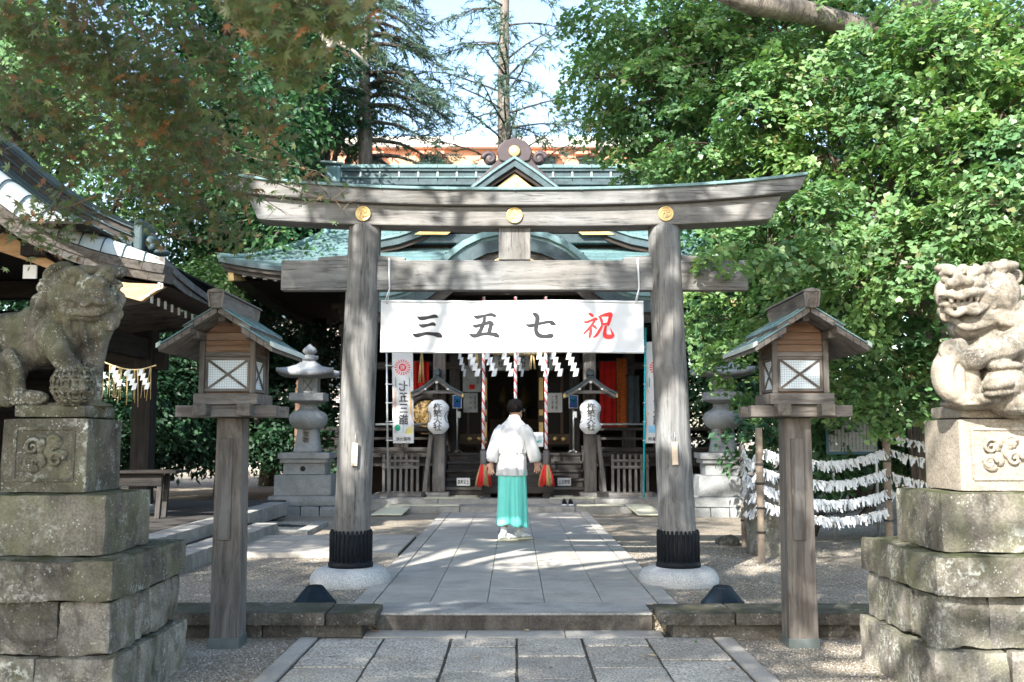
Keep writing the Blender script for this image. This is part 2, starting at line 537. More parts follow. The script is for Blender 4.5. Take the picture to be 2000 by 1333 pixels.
# ------------------------------------------------------------------ ground
def m_gravel(name, cols):
    m, nt, b = new_mat(name)
    v = mapped(nt, world_pos=True)
    c = voronoi(nt, v, 62, 'F1', 'Color')
    sep = nt.nodes.new('ShaderNodeSeparateColor'); nt.links.new(c, sep.inputs[0])
    col = ramp(nt, sep.outputs[0], [(i / (len(cols) - 1), k) for i, k in enumerate(cols)])
    d = voronoi(nt, v, 62)
    col = mix(nt, 1.0, col, ramp(nt, d, [(.1, 1.05), (.75, .55)]), 'MULTIPLY')
    big = ramp(nt, noise(nt, v, 1.3, 5, .6, .4), [(.35, (.78, .74, .70)), (.65, (1.08, 1.06, 1.03))])
    col = mix(nt, 1.0, col, big, 'MULTIPLY')
    fine = ramp(nt, noise(nt, v, 6, 5, .7), [(.38, .72), (.58, 1.0)])
    col = mix(nt, .6, col, fine, 'MULTIPLY')
    nt.links.new(col, b.inputs['Base Color'])
    b.inputs['Roughness'].default_value = .95
    b.inputs['Specular IOR Level'].default_value = .15
    h = math_(nt, 'ADD', math_(nt, 'MULTIPLY', d, -1.0), math_(nt, 'MULTIPLY', noise(nt, v, 2.5, 4, .6), 1.2))
    bump(nt, b, h, .9, .016)
    return m
GCOL = [(.29, .248, .19), (.40, .352, .285), (.49, .44, .365), (.34, .292, .225), (.58, .535, .465)]
M['gravel'] = m_gravel('gravel_ground', GCOL)

def und(x, y, a):
    return a * mnoise.noise(Vector((x * .9, y * .9, 3.3)))
def ground_sheet(name, x0, x1, y0, y1, z, nx, ny, mat):
    m = MB()
    m.grid([[(x, y, z + und(x, y, .012)) for x in np.linspace(x0, x1, nx)] for y in np.linspace(y0, y1, ny)])
    o = m.build(name, mat)
    tagit(o, kind='structure')
    return o
def flip(o):
    o.data.flip_normals()
far = MB()
far.grid([[(x, y, -.03) for x in (-250, -60, 0, 60, 250)] for y in (-60, 0, 60, 450)])
tagit(far.build('far_ground', M['gravel']), kind='structure')
lower = ground_sheet('lower_gravel', -16, 16, -12, 7.42, 0.0, 60, 50, M['gravel'])
upper = MB()
upper.grid([[(x, y, UP + und(x, y, .012)) for x in np.linspace(-30, 30, 90)] for y in np.linspace(7.42, 60, 120)])
upper.grid([[(x, 7.42, z) for x in np.linspace(-30, 30, 4)] for z in (-.1, UP)])
tagit(upper.build('upper_gravel', M['gravel']), kind='structure')

# loose pebbles on the gravel near the viewer
def pebbles(name, n, area, z, smin, smax, mat, avoid):
    t = np.array([(1, 0, 0), (.1, 1, .1), (-1, .1, 0), (0, -1, -.1), (.1, 0, .8), (0, .1, -.8)], dtype=float)
    fc = np.array([(0, 1, 4), (1, 2, 4), (2, 3, 4), (3, 0, 4), (1, 0, 5), (2, 1, 5), (3, 2, 5), (0, 3, 5)])
    xs = RNG.uniform(area[0], area[1], n); ys = RNG.uniform(area[2], area[3], n)
    keep = np.array([not avoid(x, y) for x, y in zip(xs, ys)])
    xs, ys = xs[keep], ys[keep]; n = len(xs)
    s = RNG.uniform(smin, smax, n)
    a = RNG.uniform(0, 6.28, n); ca, sa = np.cos(a), np.sin(a)
    j = RNG.uniform(.7, 1.3, (n, 6, 3))
    p = t[None] * j * s[:, None, None]
    p[:, :, 1] *= .75; p[:, :, 2] *= .62
    x = p[:, :, 0] * ca[:, None] - p[:, :, 1] * sa[:, None] + xs[:, None]
    y = p[:, :, 0] * sa[:, None] + p[:, :, 1] * ca[:, None] + ys[:, None]
    zz = p[:, :, 2] + z + (s * .25)[:, None] + np.array([und(q, w, .012) for q, w in zip(xs, ys)])[:, None]
    V = np.stack([x, y, zz], -1).reshape(-1, 3)
    Fc = (fc[None] + (np.arange(n) * 6)[:, None, None]).reshape(-1, 3)
    me = np_mesh(name, V, Fc, np.full(len(Fc), 3))
    o = link(name, me, mat)
    return tagit(o, kind='stuff', label='small loose grey and tan pebbles lying over the gravel ground', cat='gravel')
m, nt, b = new_mat('pebble')
g = nt.nodes.new('ShaderNodeNewGeometry')
nt.links.new(ramp(nt, g.outputs['Random Per Island'], [(0, (.14, .128, .11)), (.25, (.24, .225, .20)), (.5, (.34, .32, .29)), (.75, (.29, .255, .20)), (.93, (.45, .43, .40)), (1, (.6, .58, .55))]), b.inputs['Base Color'])
b.inputs['Roughness'].default_value = .9
M['pebble'] = m
pebbles('loose_gravel', 34000, (-2.7, 3.4, 4.6, 7.0), 0.0, .004, .0095, M['pebble'], lambda x, y: abs(x) < 1.52)
pebbles('loose_gravel', 42000, (-4.2, 5.2, 7.55, 12.5), UP, .004, .010, M['pebble'], lambda x, y: abs(x) < 1.26 or (x < 0 and 10.9 < y < 12.9))

# ------------------------------------------------------------------ paving in front of the step
lower_path = MB()
lower_path.box((-1.50, -6, -.2), (1.52, 7.35, .006))
LP = tagit(lower_path.build('lower_path', M['joint']), kind='structure')
cols = [-1.357, -.904, -.439, .014, .464, .911, 1.375]
for i in range(6):
    y = 7.09
    first = [.28, .62, .30, .60, .28, .70][i]
    while y > -1.0:
        L = first if first else random.uniform(.52, .78)
        first = None
        g = random.uniform(.020, .030)
        block('paving_stone', (cols[i] + .005 + random.uniform(0, .005), y - L + g, -.10), (cols[i + 1] - .005 - random.uniform(0, .005), y, .018 + random.uniform(-.004, .004)), M['paver'], LP, r=.010, amp=.005, res=.075, freq=6)
        y -= L
for (x0, x1) in ((-1.49, -1.368), (1.386, 1.51)):
    y = 7.10
    while y > -1:
        L = random.uniform(.8, 1.1)
        block('edging_stone', (x0, y - L + .008, -.10), (x1, y, .022), M['slab'], LP, r=.008, amp=.003, res=.09)
        y -= L
x = -1.06
for L in (.72, .70, .69):
    block('edging_stone', (x, 7.11, -.1), (x + L - .005, 7.345, .020), M['slab'], LP, r=.006, amp=.002, res=.09)
    x += L

# ------------------------------------------------------------------ the step and the path behind it
def dressed(name, a, b_, mat, parent, bev=.003):
    c = (Vector(a) + Vector(b_)) / 2
    return MB().box(a, b_).build(name, mat, parent, bev, origin=c)
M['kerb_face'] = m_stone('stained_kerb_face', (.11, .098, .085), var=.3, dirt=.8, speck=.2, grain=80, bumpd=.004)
upper_path = MB()
upper_path.box((-1.25, 7.62, -.1), (1.27, 17.3, UP + .004))
UPP = tagit(upper_path.build('upper_path', M['joint']), kind='structure')
x = -1.0
for L in (2.0,):
    dressed('kerb_stone', (x, 7.355, UP + .006), (x + L - .003, 7.83, UP + .024), M['kerb'], UPP, .004)
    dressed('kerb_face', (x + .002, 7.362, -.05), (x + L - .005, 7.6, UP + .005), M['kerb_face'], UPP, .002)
    x += L
ucols = [-1.085, -.653, -.21, .233, .68, 1.10]
for i in range(5):
    y = 7.84
    first = [1.0, 2.2, .7, 1.8, 1.4][i]
    while y < 17.15:
        L = first if first else random.uniform(2.0, 2.9)
        first = None
        y1 = min(y + L, 17.2)
        dressed('path_slab', (ucols[i] + .0028, y + .002, UP - .08), (ucols[i + 1] - .0028, y1, UP + .020 + random.uniform(-.001, .001)), M['slab'], UPP)
        y += L
for (x0, x1) in ((-1.24, -1.092), (1.107, 1.25)):
    y = 7.50
    while y < 17.15:
        L = random.uniform(.9, 1.2)
        dressed('edging_stone', (x0, y, UP - .08), (x1, min(y + L - .004, 17.2), UP + .022), M['slab'], UPP)
        y += L

# low coping walls either side of the step
def low_wall(name, x0, x1, label, cuts, base_in):
    t = thing(name, ((x0 + x1) / 2, 7.28, 0), label, 'wall', 'low stone walls beside the step')
    xs = [x0] + cuts + [x1]
    for a, b_ in zip(xs[:-1], xs[1:]):
        block('coping_stone', (a + .003, 7.08, .098), (b_ - .003, 7.52 + random.uniform(-.01, .01), .186 + random.uniform(-.004, .004)), M['coping'], t, r=.014, amp=.006, res=.05)
    lo, hi = (x0, x1 - base_in) if base_in > 0 else (x0 - base_in, x1)
    n = 5
    for k in range(n):
        a = lo + (hi - lo) * k / n
        block('base_stone', (a + .002, 7.15, -.06), (a + (hi - lo) / n - .002, 7.50, .097), M['coping'], t, r=.012, amp=.006, res=.06)
    return t
low_wall('low_wall', -4.6, -.965, 'dark mossy low stone wall left of the step', [-3.7, -2.75, -2.05, -1.32], .10)
low_wall('low_wall', 1.015, 5.2, 'dark mossy low stone wall right of the step', [1.54, 1.98, 2.8, 3.6, 4.4], -.09)

# side path on the left and the stone platform of the pavilion
side_path = MB()
side_path.box((-5.2, 10.95, 0), (-1.26, 12.9, UP + .03))
SPT = tagit(side_path.build('side_path', M['joint']), kind='structure')
for r_, (y0, y1) in enumerate(((10.93, 11.55), (11.555, 12.25), (12.255, 12.9))):
    x = -1.262
    first = [.8, .4, .6][r_]
    while x > -5.2:
        L = first if first else random.uniform(.85, 1.25)
        first = None
        dressed('path_slab', (max(x - L, -5.2) + .004, y0, UP - .05), (x, y1 - .001, UP + .05), M['slab'], SPT, .004)
        x -= L
plat = MB()
plat.box((-12, 9.6, 0), (-3.42, 13.6, .26))
plat.box((-12, 8.6, 0), (-3.75, 16.5, .385))
PLT = tagit(plat.build('pavilion_platform', M['shade_floor']), kind='structure')
y = 9.35
for k in range(4):
    block('kerb_stone', (-3.45, y, 0), (-3.15, y + 1.02, .275), M['kerb'], PLT, r=.012, amp=.003, res=.1)
    y += 1.025
y = 9.2
for k in range(6):
    block('kerb_stone', (-3.85, y, .2), (-3.56, y + 1.1, .40), M['kerb'], PLT, r=.012, amp=.003, res=.1)
    y += 1.105
# framed bed of bluish gravel beyond the side path
bed = thing('gravel_bed', (-3.1, 13.8, UP), 'low granite kerb frame holding dark bluish gravel, left of the path', 'gravel bed')
for a, b_ in (((-4.3, 13.25, UP - .05), (-2.72, 13.42, UP + .07)), ((-2.90, 13.425, UP - .05), (-2.72, 14.6, UP + .07)), ((-4.3, 14.605, UP - .05), (-2.72, 14.75, UP + .07))):
    block('kerb_stone', a, b_, M['kerb'], bed, r=.012, amp=.003, res=.1)
mb = MB(); mb.grid([[(x, y, UP + .03 + .02 * mnoise.noise(Vector((x * 9, y * 9, 0)))) for x in np.linspace(-4.3, -2.9, 24)] for y in np.linspace(13.42, 14.6, 20)])
M['bluegravel'] = m_gravel('blue_gravel', [(.06, .075, .085), (.10, .12, .13), (.14, .16, .17)])
mb.build('gravel_fill', M['bluegravel'], bed)

# ------------------------------------------------------------------ torii
TY = 8.97
torii = thing('torii_gate', (0, TY, UP), 'big weathered grey timber shrine gate spanning the path, with gold roundels', 'gate')
def pillar(sx):
    b0, t0 = Vector((sx * 1.455, TY, .27)), Vector((sx * 1.366, TY, 3.325))
    R = []; n = 40; seg = 34
    for i in range(seg + 1):
        f = i / seg
        c = b0.lerp(t0, f)
        ring = []
        for k in range(n):
            a = 2 * math.pi * k / n
            r = .163 - .018 * f
            d = Vector((math.cos(a) * 1.5, math.sin(a) * 1.5, c.z * .55 + sx * 9))
            r += .006 * mnoise.noise(d) + .0022 * mnoise.noise(Vector((math.cos(a) * 9, math.sin(a) * 9, c.z * .8)))
            # split running down the shaft
            for (aa, wdt, dep, z0, z1) in ((-1.05 if sx > 0 else -1.9, .10, .010, .3, 3.4), (-1.75 if sx > 0 else -1.2, .06, .006, .3, 2.0)):
                da = (a - (aa % (2 * math.pi)) + math.pi) % (2 * math.pi) - math.pi
                da -= .25 * mnoise.noise(Vector((c.z * .8, sx, aa)))
                if z0 < c.z < z1:
                    r -= dep * math.exp(-(da / wdt) ** 2)
            ring.append(c + Vector((r * math.cos(a), r * math.sin(a), 0)))
        R.append(ring)
    m = MB(); m.rings(R)
    p = m.build('pillar', M['torii_z'], torii)
    # fluted iron shoe
    bx = sx * 1.452
    m = MB(); m.lathe([(.172, .265), (.178, .27), (.178, .55), (.170, .555)], (bx, TY, 0), 40)
    m.lathe([(.178, .262), (.198, .264), (.198, .300), (.186, .318), (.178, .325)], (bx, TY, 0), 40)
    sh = m.build('iron_shoe', M['black'], torii)
    for k in range(28):
        a = 2 * math.pi * k / 28
        c = Vector((bx + .178 * math.cos(a), TY + .178 * math.sin(a), 0))
        q = MB(); q.tube([c + Vector((0, 0, .305)), c + Vector((0, 0, .31)), c + Vector((0, 0, .565)), c + Vector((-.004 * math.cos(a), -.004 * math.sin(a), .588))], [.006, .0125, .0125, .008], 8)
        q.build('flute', M['black'], sh)
    m = MB()
    m.lathe([(.30, .04), (.335, .08), (.352, .13), (.355, .165), (.342, .205), (.31, .242), (.26, .262), (.17, .270), (.05, .271)], (bx, TY, 0), 48)
    m.build('base_stone', M['granite'], torii)
pillar(-1); pillar(1)
def beam_z(x, flat=0.0):
    u = abs(x)
    return .138 * (u / 2.62) ** 2.6
def curved_beam(x_end, zb, zt, y0, y1, slant, name, mat, bulge=0.0, bottom_curve=1.0, bev=.012):
    n = 44
    R = []
    for i in range(n + 1):
        x = -x_end + 2 * x_end * i / n
        zc = beam_z(x)
        e = slant * (1 if x > 0 else -1) * (abs(x) / x_end) ** 24
        xb, xt = x - e * .5, x + e * .5
        R.append([(xb, y0, zb + zc * bottom_curve), (xt, y0, zt + zc), (xt, y1, zt + zc), (xb, y1, zb + zc * bottom_curve)])
    m = MB(); m.rings(R, smooth=False)
    return m.build(name, mat, torii, bev)
curved_beam(2.37, 3.300, 3.478, TY - .135, TY + .135, .10, 'lower_lintel', M['torii_x'], bottom_curve=.62)
curved_beam(2.60, 3.480, 3.614, TY - .20, TY + .20, .07, 'upper_lintel', M['torii_x'])
# copper capping of the lintel
n = 44; R = []
for i in range(n + 1):
    x = -2.635 + 5.27 * i / n
    z = 3.616 + beam_z(x)
    R.append([(x, TY - .222, z - .004), (x, TY - .222, z + .022), (x, TY, z + .070), (x, TY + .222, z + .022), (x, TY + .222, z - .004)])
m = MB(); m.rings(R, smooth=False)
cap = m.build('copper_capping', M['copper'], torii, .006)
for i in range(9):
    x = -2.4 + .6 * i
    z = 3.616 + beam_z(x)
    sl = (beam_z(x + .02) - beam_z(x - .02)) / .04
    q = MB(); q.rings([[(x + d, TY - .226, z - .006 + d * sl), (x + d, TY - .226, z + .026 + d * sl), (x + d, TY, z + .076 + d * sl), (x + d, TY + .226, z + .026 + d * sl), (x + d, TY + .226, z - .006 + d * sl)] for d in (-.006, .006)], smooth=False)
    q.build('copper_seam', M['copper'], cap)
m = MB(); m.box((-2.115, TY - .062, 2.728), (2.115, TY + .062, 3.003))
m.build('tie_beam', M['torii_x'], torii, .010)
m = MB(); m.box((-.145, TY - .075, 3.004), (.145, TY + .075, 3.302))
m.build('centre_strut', M['torii_z'], torii, .008)
for sx in (-1, 1):
    for (a, b_) in ((-.40, -.13), (.13, .39)):
        c = sx * 1.385
        m = MB()
        lo, hi = (c + a, c + b_)
        out = a if abs(a) > abs(b_) else b_
        m.hexa([(lo, TY - .05, 3.004), (hi, TY - .05, 3.004), (hi, TY + .05, 3.004), (lo, TY + .05, 3.004),
                (lo, TY - .05, 3.03 if a < 0 else 3.052), (hi, TY - .05, 3.052 if a < 0 else 3.03), (hi, TY + .05, 3.052 if a < 0 else 3.03), (lo, TY + .05, 3.03 if a < 0 else 3.052)])
        m.build('wedge', M['torii_x'], torii, .004)
# gold roundels
def tomoe(cx, cz, y, R, parent, name):
    m = MB(); m.lathe([(R * .2, .0), (R * .93, .0), (R, .004), (R, .012), (R * .94, .020), (R * .86, .016), (R * .4, .014), (.001, .014)], (0, 0, 0), 40)
    m.v = [(cx + p[0], y - p[2], cz + p[1]) for p in m.v]
    o = m.build(name, M['gold'], parent)
    for k in range(3):
        a0 = 2.1 * k + .4
        pts, rs = [], []
        for j in range(15):
            f = j / 14
            rr = R * (.30 + .50 * f); a = a0 + 2.5 * f
            pts.append((cx + rr * math.cos(a), y - .014, cz + rr * math.sin(a)))
            rs.append(R * (.20 * (1 - f) ** .7 + .025))
        q = MB(); q.tube(pts, rs, 8)
        q.v = [(p[0], y - .014 + (p[1] - y + .014) * .55, p[2]) for p in q.v]
        q.build('comma_swirl', M['gold'], o)
    return o
tomoe(-1.366, 3.412, TY - .135, .070, torii, 'gold_roundel')
tomoe(1.366, 3.412, TY - .135, .070, torii, 'gold_roundel')
m = MB(); m.lathe([(.01, 0), (.069, 0), (.074, .004), (.074, .014), (.069, .020), (.063, .015), (.02, .015), (.001, .015)], (0, 0, 0), 40)
m.v = [(p[0], TY - .135 - p[2], 3.397 + p[1]) for p in m.v]
cr = m.build('crest_roundel', M['gold'], torii)
for k in range(6):                                                # leaf and blossom crest in low relief
    a = math.pi / 2 + k * math.pi / 3
    big = k % 2 == 0
    q = MB(); L = .040 if big else .030; w = .018 if big else .010
    c = (math.cos(a), math.sin(a)); d = (-c[1], c[0])
    pts = [(0.008, 0), (.5 * L, w), (.85 * L, w * .9), (1.3 * L, 0), (.85 * L, -w * .9), (.5 * L, -w)]
    q.prism([(u * c[0] + s_ * d[0], u * c[1] + s_ * d[1]) for u, s_ in pts], 0, 1)
    q.v = [(p[0], TY - .150 - (.007 if p[1] < .5 else -.002), 3.397 + p[2]) for p in q.v]
    q.build('crest_leaf', M['gold_dull'], cr)
# small pale boards hung on the pillars
for (px, py, sx) in ((693, 888, -1), (1318, 886, 1)):
    p = at(px, py, TY - .175)
    t = thing('wooden_tag', p, 'small pale blank wooden board hung on the %s gate pillar' % ('left' if sx < 0 else 'right'), 'board', 'wooden boards on the gate pillars')
    m = MB(); m.box((p.x - .026, p.y - .010, p.z - .10), (p.x + .026, p.y + .008, p.z + .10), rot=(0, rad(-1.5 * sx), 0))
    m.build('board', m_flat('pale_board', (.55, .44, .33), .7, 0, .1), t, .003)
    m = MB(); m.tube([(p.x, p.y - .004, p.z + .10), (p.x + .004, p.y + .004, p.z + .19)], .0022, 6)
    m.build('hanging_wire', M['steel'], t)

# ------------------------------------------------------------------ writing
def text_mesh(s, size=1.0, extrude=0.0, lead=1.0, fat=0.0):
    c = bpy.data.curves.new('writing', 'FONT')
    c.body = s; c.size = size; c.align_x = 'CENTER'; c.align_y = 'CENTER'
    c.space_line = lead
    c.resolution_u = 3
    c.extrude = extrude
    c.offset = fat
    o = bpy.data.objects.new('writing', c)
    COL.objects.link(o)
    bpy.context.view_layer.update()
    me = bpy.data.meshes.new_from_object(o.evaluated_get(bpy.context.evaluated_depsgraph_get()))
    bpy.data.objects.remove(o)
    bpy.data.curves.remove(c)
    V = np.empty(len(me.vertices) * 3, dtype=np.float32); me.vertices.foreach_get('co', V)
    V = V.reshape(-1, 3)
    F = [tuple(p.vertices) for p in me.polygons]
    bpy.data.meshes.remove(me)
    return V, F
def write(name, s, centre, h, w, mat, parent, fn=None, mirror=False, lead=1.0, size=1.0, off=.003, fat=.012):
    """lettering facing -Y, fitted to a box h high and w wide; fn(u, v) bends it"""
    V, F = text_mesh(s, size, 0.0, lead, fat)
    V = V - (V.max(0) + V.min(0)) / 2
    ext = V.max(0) - V.min(0)
    u = V[:, 0] * (w / max(ext[0], 1e-6)) * (-1 if mirror else 1); v = V[:, 1] * (h / max(ext[1], 1e-6))
    if fn is None:
        P = [(centre[0] + a, centre[1] - off, centre[2] + b_) for a, b_ in zip(u, v)]
    else:
        P = [fn(a, b_) for a, b_ in zip(u, v)]
    m = MB(); m.add(P, F)
    return m.build(name, mat, parent)

# brush strokes: centre line with a width at each point -> flat print
def catmull(P, n=8):
    P = [np.array(p, float) for p in P]
    Q = [2 * P[0] - P[1]] + P + [2 * P[-1] - P[-2]]
    out = []
    for i in range(1, len(Q) - 2):
        for k in range(n):
            t = k / n
            out.append(.5 * ((2 * Q[i]) + (-Q[i - 1] + Q[i + 1]) * t + (2 * Q[i - 1] - 5 * Q[i] + 4 * Q[i + 1] - Q[i + 2]) * t * t + (-Q[i - 1] + 3 * Q[i] - 3 * Q[i + 1] + Q[i + 2]) * t ** 3))
    out.append(P[-1])
    return out
def brush(m, pts, conv, lift):
    C = catmull(pts)
    Lf, Rt = [], []
    for i, c in enumerate(C):
        d = C[min(i + 1, len(C) - 1)][:2] - C[max(i - 1, 0)][:2]
        d = d / (np.linalg.norm(d) + 1e-9)
        nrm = np.array([-d[1], d[0]])
        w = max(.6, c[2]) / 2
        Lf.append(conv(*(c[:2] + nrm * w), lift)); Rt.append(conv(*(c[:2] - nrm * w), lift))
    m.grid([Lf, Rt], smooth=False)

# ------------------------------------------------------------------ banner
BY = TY - .05
banner = thing('banner', (0, BY, 2.4), 'wide white cloth banner with four large brushed characters hung below the tie beam', 'banner')
tl, br = at(744, 587, BY), at(1258, 690, BY)
bx0, bx1, bz0, bz1 = tl.x, br.x, br.z, tl.z
def by(x, z):
    return BY + .006 * math.sin(x * 5 + z * 3) + .004 * math.sin(x * 13)
m = MB()
G = [[(x, by(x, z), z + .004 * math.sin(x * 4)) for x in np.linspace(bx0, bx1, 60)] for z in np.linspace(bz0, bz1, 14)]
G2 = [[(p[0], p[1] + .004, p[2]) for p in r] for r in G]
m.grid(G); m.grid(G2)
m.build('cloth', M['cloth'], banner)
for z in (bz0 + .012, bz1 - .012):
    m = MB(); m.tube([(x, by(x, z) - .002, z + .004 * math.sin(x * 4)) for x in np.linspace(bx0, bx1, 40)], .009, 8)
    m.build('hem_rod', M['cloth'], banner)
def conv(u, v, lift):     # zoom-crop pixels of the banner -> world
    p = at(780 + u / 4.348, 590 + v / 4.348, BY)
    return (p.x, by(p.x, p.z) - .003 - lift * .0006, p.z)
CH = {
 'san': [[(150, 124, 6), (185, 140, 34), (250, 132, 26), (300, 122, 30), (328, 132, 14)],
         [(164, 192, 8), (195, 204, 30), (250, 195, 24), (285, 188, 30), (308, 200, 16)],
         [(110, 272, 6), (150, 284, 34), (225, 268, 26), (290, 274, 30), (335, 284, 42), (362, 298, 16)]],
 'go': [[(630, 118, 6), (660, 130, 32), (720, 118, 22), (780, 108, 28), (820, 124, 24)],
        [(725, 128, 24), (715, 180, 30), (690, 240, 32), (665, 272, 26)],
        [(622, 200, 8), (650, 206, 28), (710, 190, 24), (770, 176, 32), (800, 196, 18)],
        [(782, 178, 26), (772, 220, 34), (758, 270, 32)],
        [(590, 272, 6), (635, 288, 34), (710, 272, 26), (790, 274, 30), (825, 284, 38), (848, 298, 16)]],
 'shichi': [[(1130, 96, 8), (1150, 105, 34), (1172, 130, 40), (1166, 190, 36), (1160, 240, 34), (1180, 280, 40), (1230, 294, 32), (1290, 288, 38), (1310, 290, 16)],
            [(1074, 188, 6), (1110, 202, 30), (1180, 186, 24), (1270, 170, 26), (1300, 182, 38), (1328, 196, 10)]],
 'shuku': [[(1605, 98, 6), (1625, 108, 26), (1645, 128, 18)],
           [(1560, 168, 6), (1590, 172, 24), (1630, 158, 20), (1668, 146, 26), (1672, 160, 14)],
           [(1660, 160, 16), (1620, 215, 24), (1575, 262, 18), (1562, 284, 6)],
           [(1622, 205, 18), (1625, 250, 26), (1616, 290, 26), (1612, 312, 8)],
           [(1632, 196, 10), (1660, 214, 24), (1676, 232, 10)],
           [(1690, 122, 8), (1712, 150, 26), (1722, 205, 18)],
           [(1700, 122, 12), (1745, 112, 26), (1790, 106, 34), (1790, 130, 30), (1776, 180, 26), (1772, 204, 14)],
           [(1712, 196, 14), (1745, 188, 18), (1778, 186, 12)],
           [(1720, 205, 20), (1700, 240, 24), (1670, 285, 22), (1640, 305, 6)],
           [(1752, 200, 20), (1744, 250, 26), (1748, 290, 36), (1784, 298, 38), (1812, 288, 26), (1800, 250, 12), (1788, 226, 4)]]}
for k, (nm, strokes) in enumerate(CH.items()):
    m = MB()
    for j, s_ in enumerate(strokes):
        brush(m, s_, conv, j)
    m.build('brushed_character', M['redink'] if nm == 'shuku' else M['ink'], banner)
for px in (760, 1246):
    a, c = at(px, 505, TY - .07), at(px - 4, 590, BY)
    m = MB()
    m.tube([(a.x, TY + .068, 3.006), (a.x, TY - .068, 3.012), (a.x + .002, TY - .070, 2.9), (a.x + .006, TY - .070, 2.76), (a.x + .004, TY - .064, 2.72), (c.x, BY, c.z - .02)], [.010, .011, .009, .008, .006, .005], 8)
    m.tube([(a.x + .006, TY - .072, 2.74), (a.x - .02, TY - .076, 2.66), (a.x - .03, TY - .072, 2.62)], [.006, .004, .002], 6)
    m.build('hanging_cord', M['cloth'], banner)

# ------------------------------------------------------------------ black cone lamps on the gravel
def cone(px, label):
    c = gz(px, 1176, UP); c.y = 7.87; c.x = (px - 1005) / 1944 * 7.72
    t = thing('ground_light', (c.x, c.y, UP), label, 'ground light', 'cone shaped ground lights')
    m = MB(); m.lathe([(.160, -.01), (.170, .004), (.170, .020), (.163, .028), (.155, .03), (.075, .128), (.072, .136), (.066, .140), (.001, .142)], (c.x, c.y, UP), 14, smooth=False)
    m.build('cone_housing', M['cone'], t, .004)
    m = MB(); m.lathe([(.052, .140), (.052, .146), (.001, .147)], (c.x, c.y, UP), 14)
    m.build('top_lid', M['black'], t)
cone(615, 'black faceted cone ground light before the left gate pillar')
cone(1411, 'black faceted cone ground light before the right gate pillar')
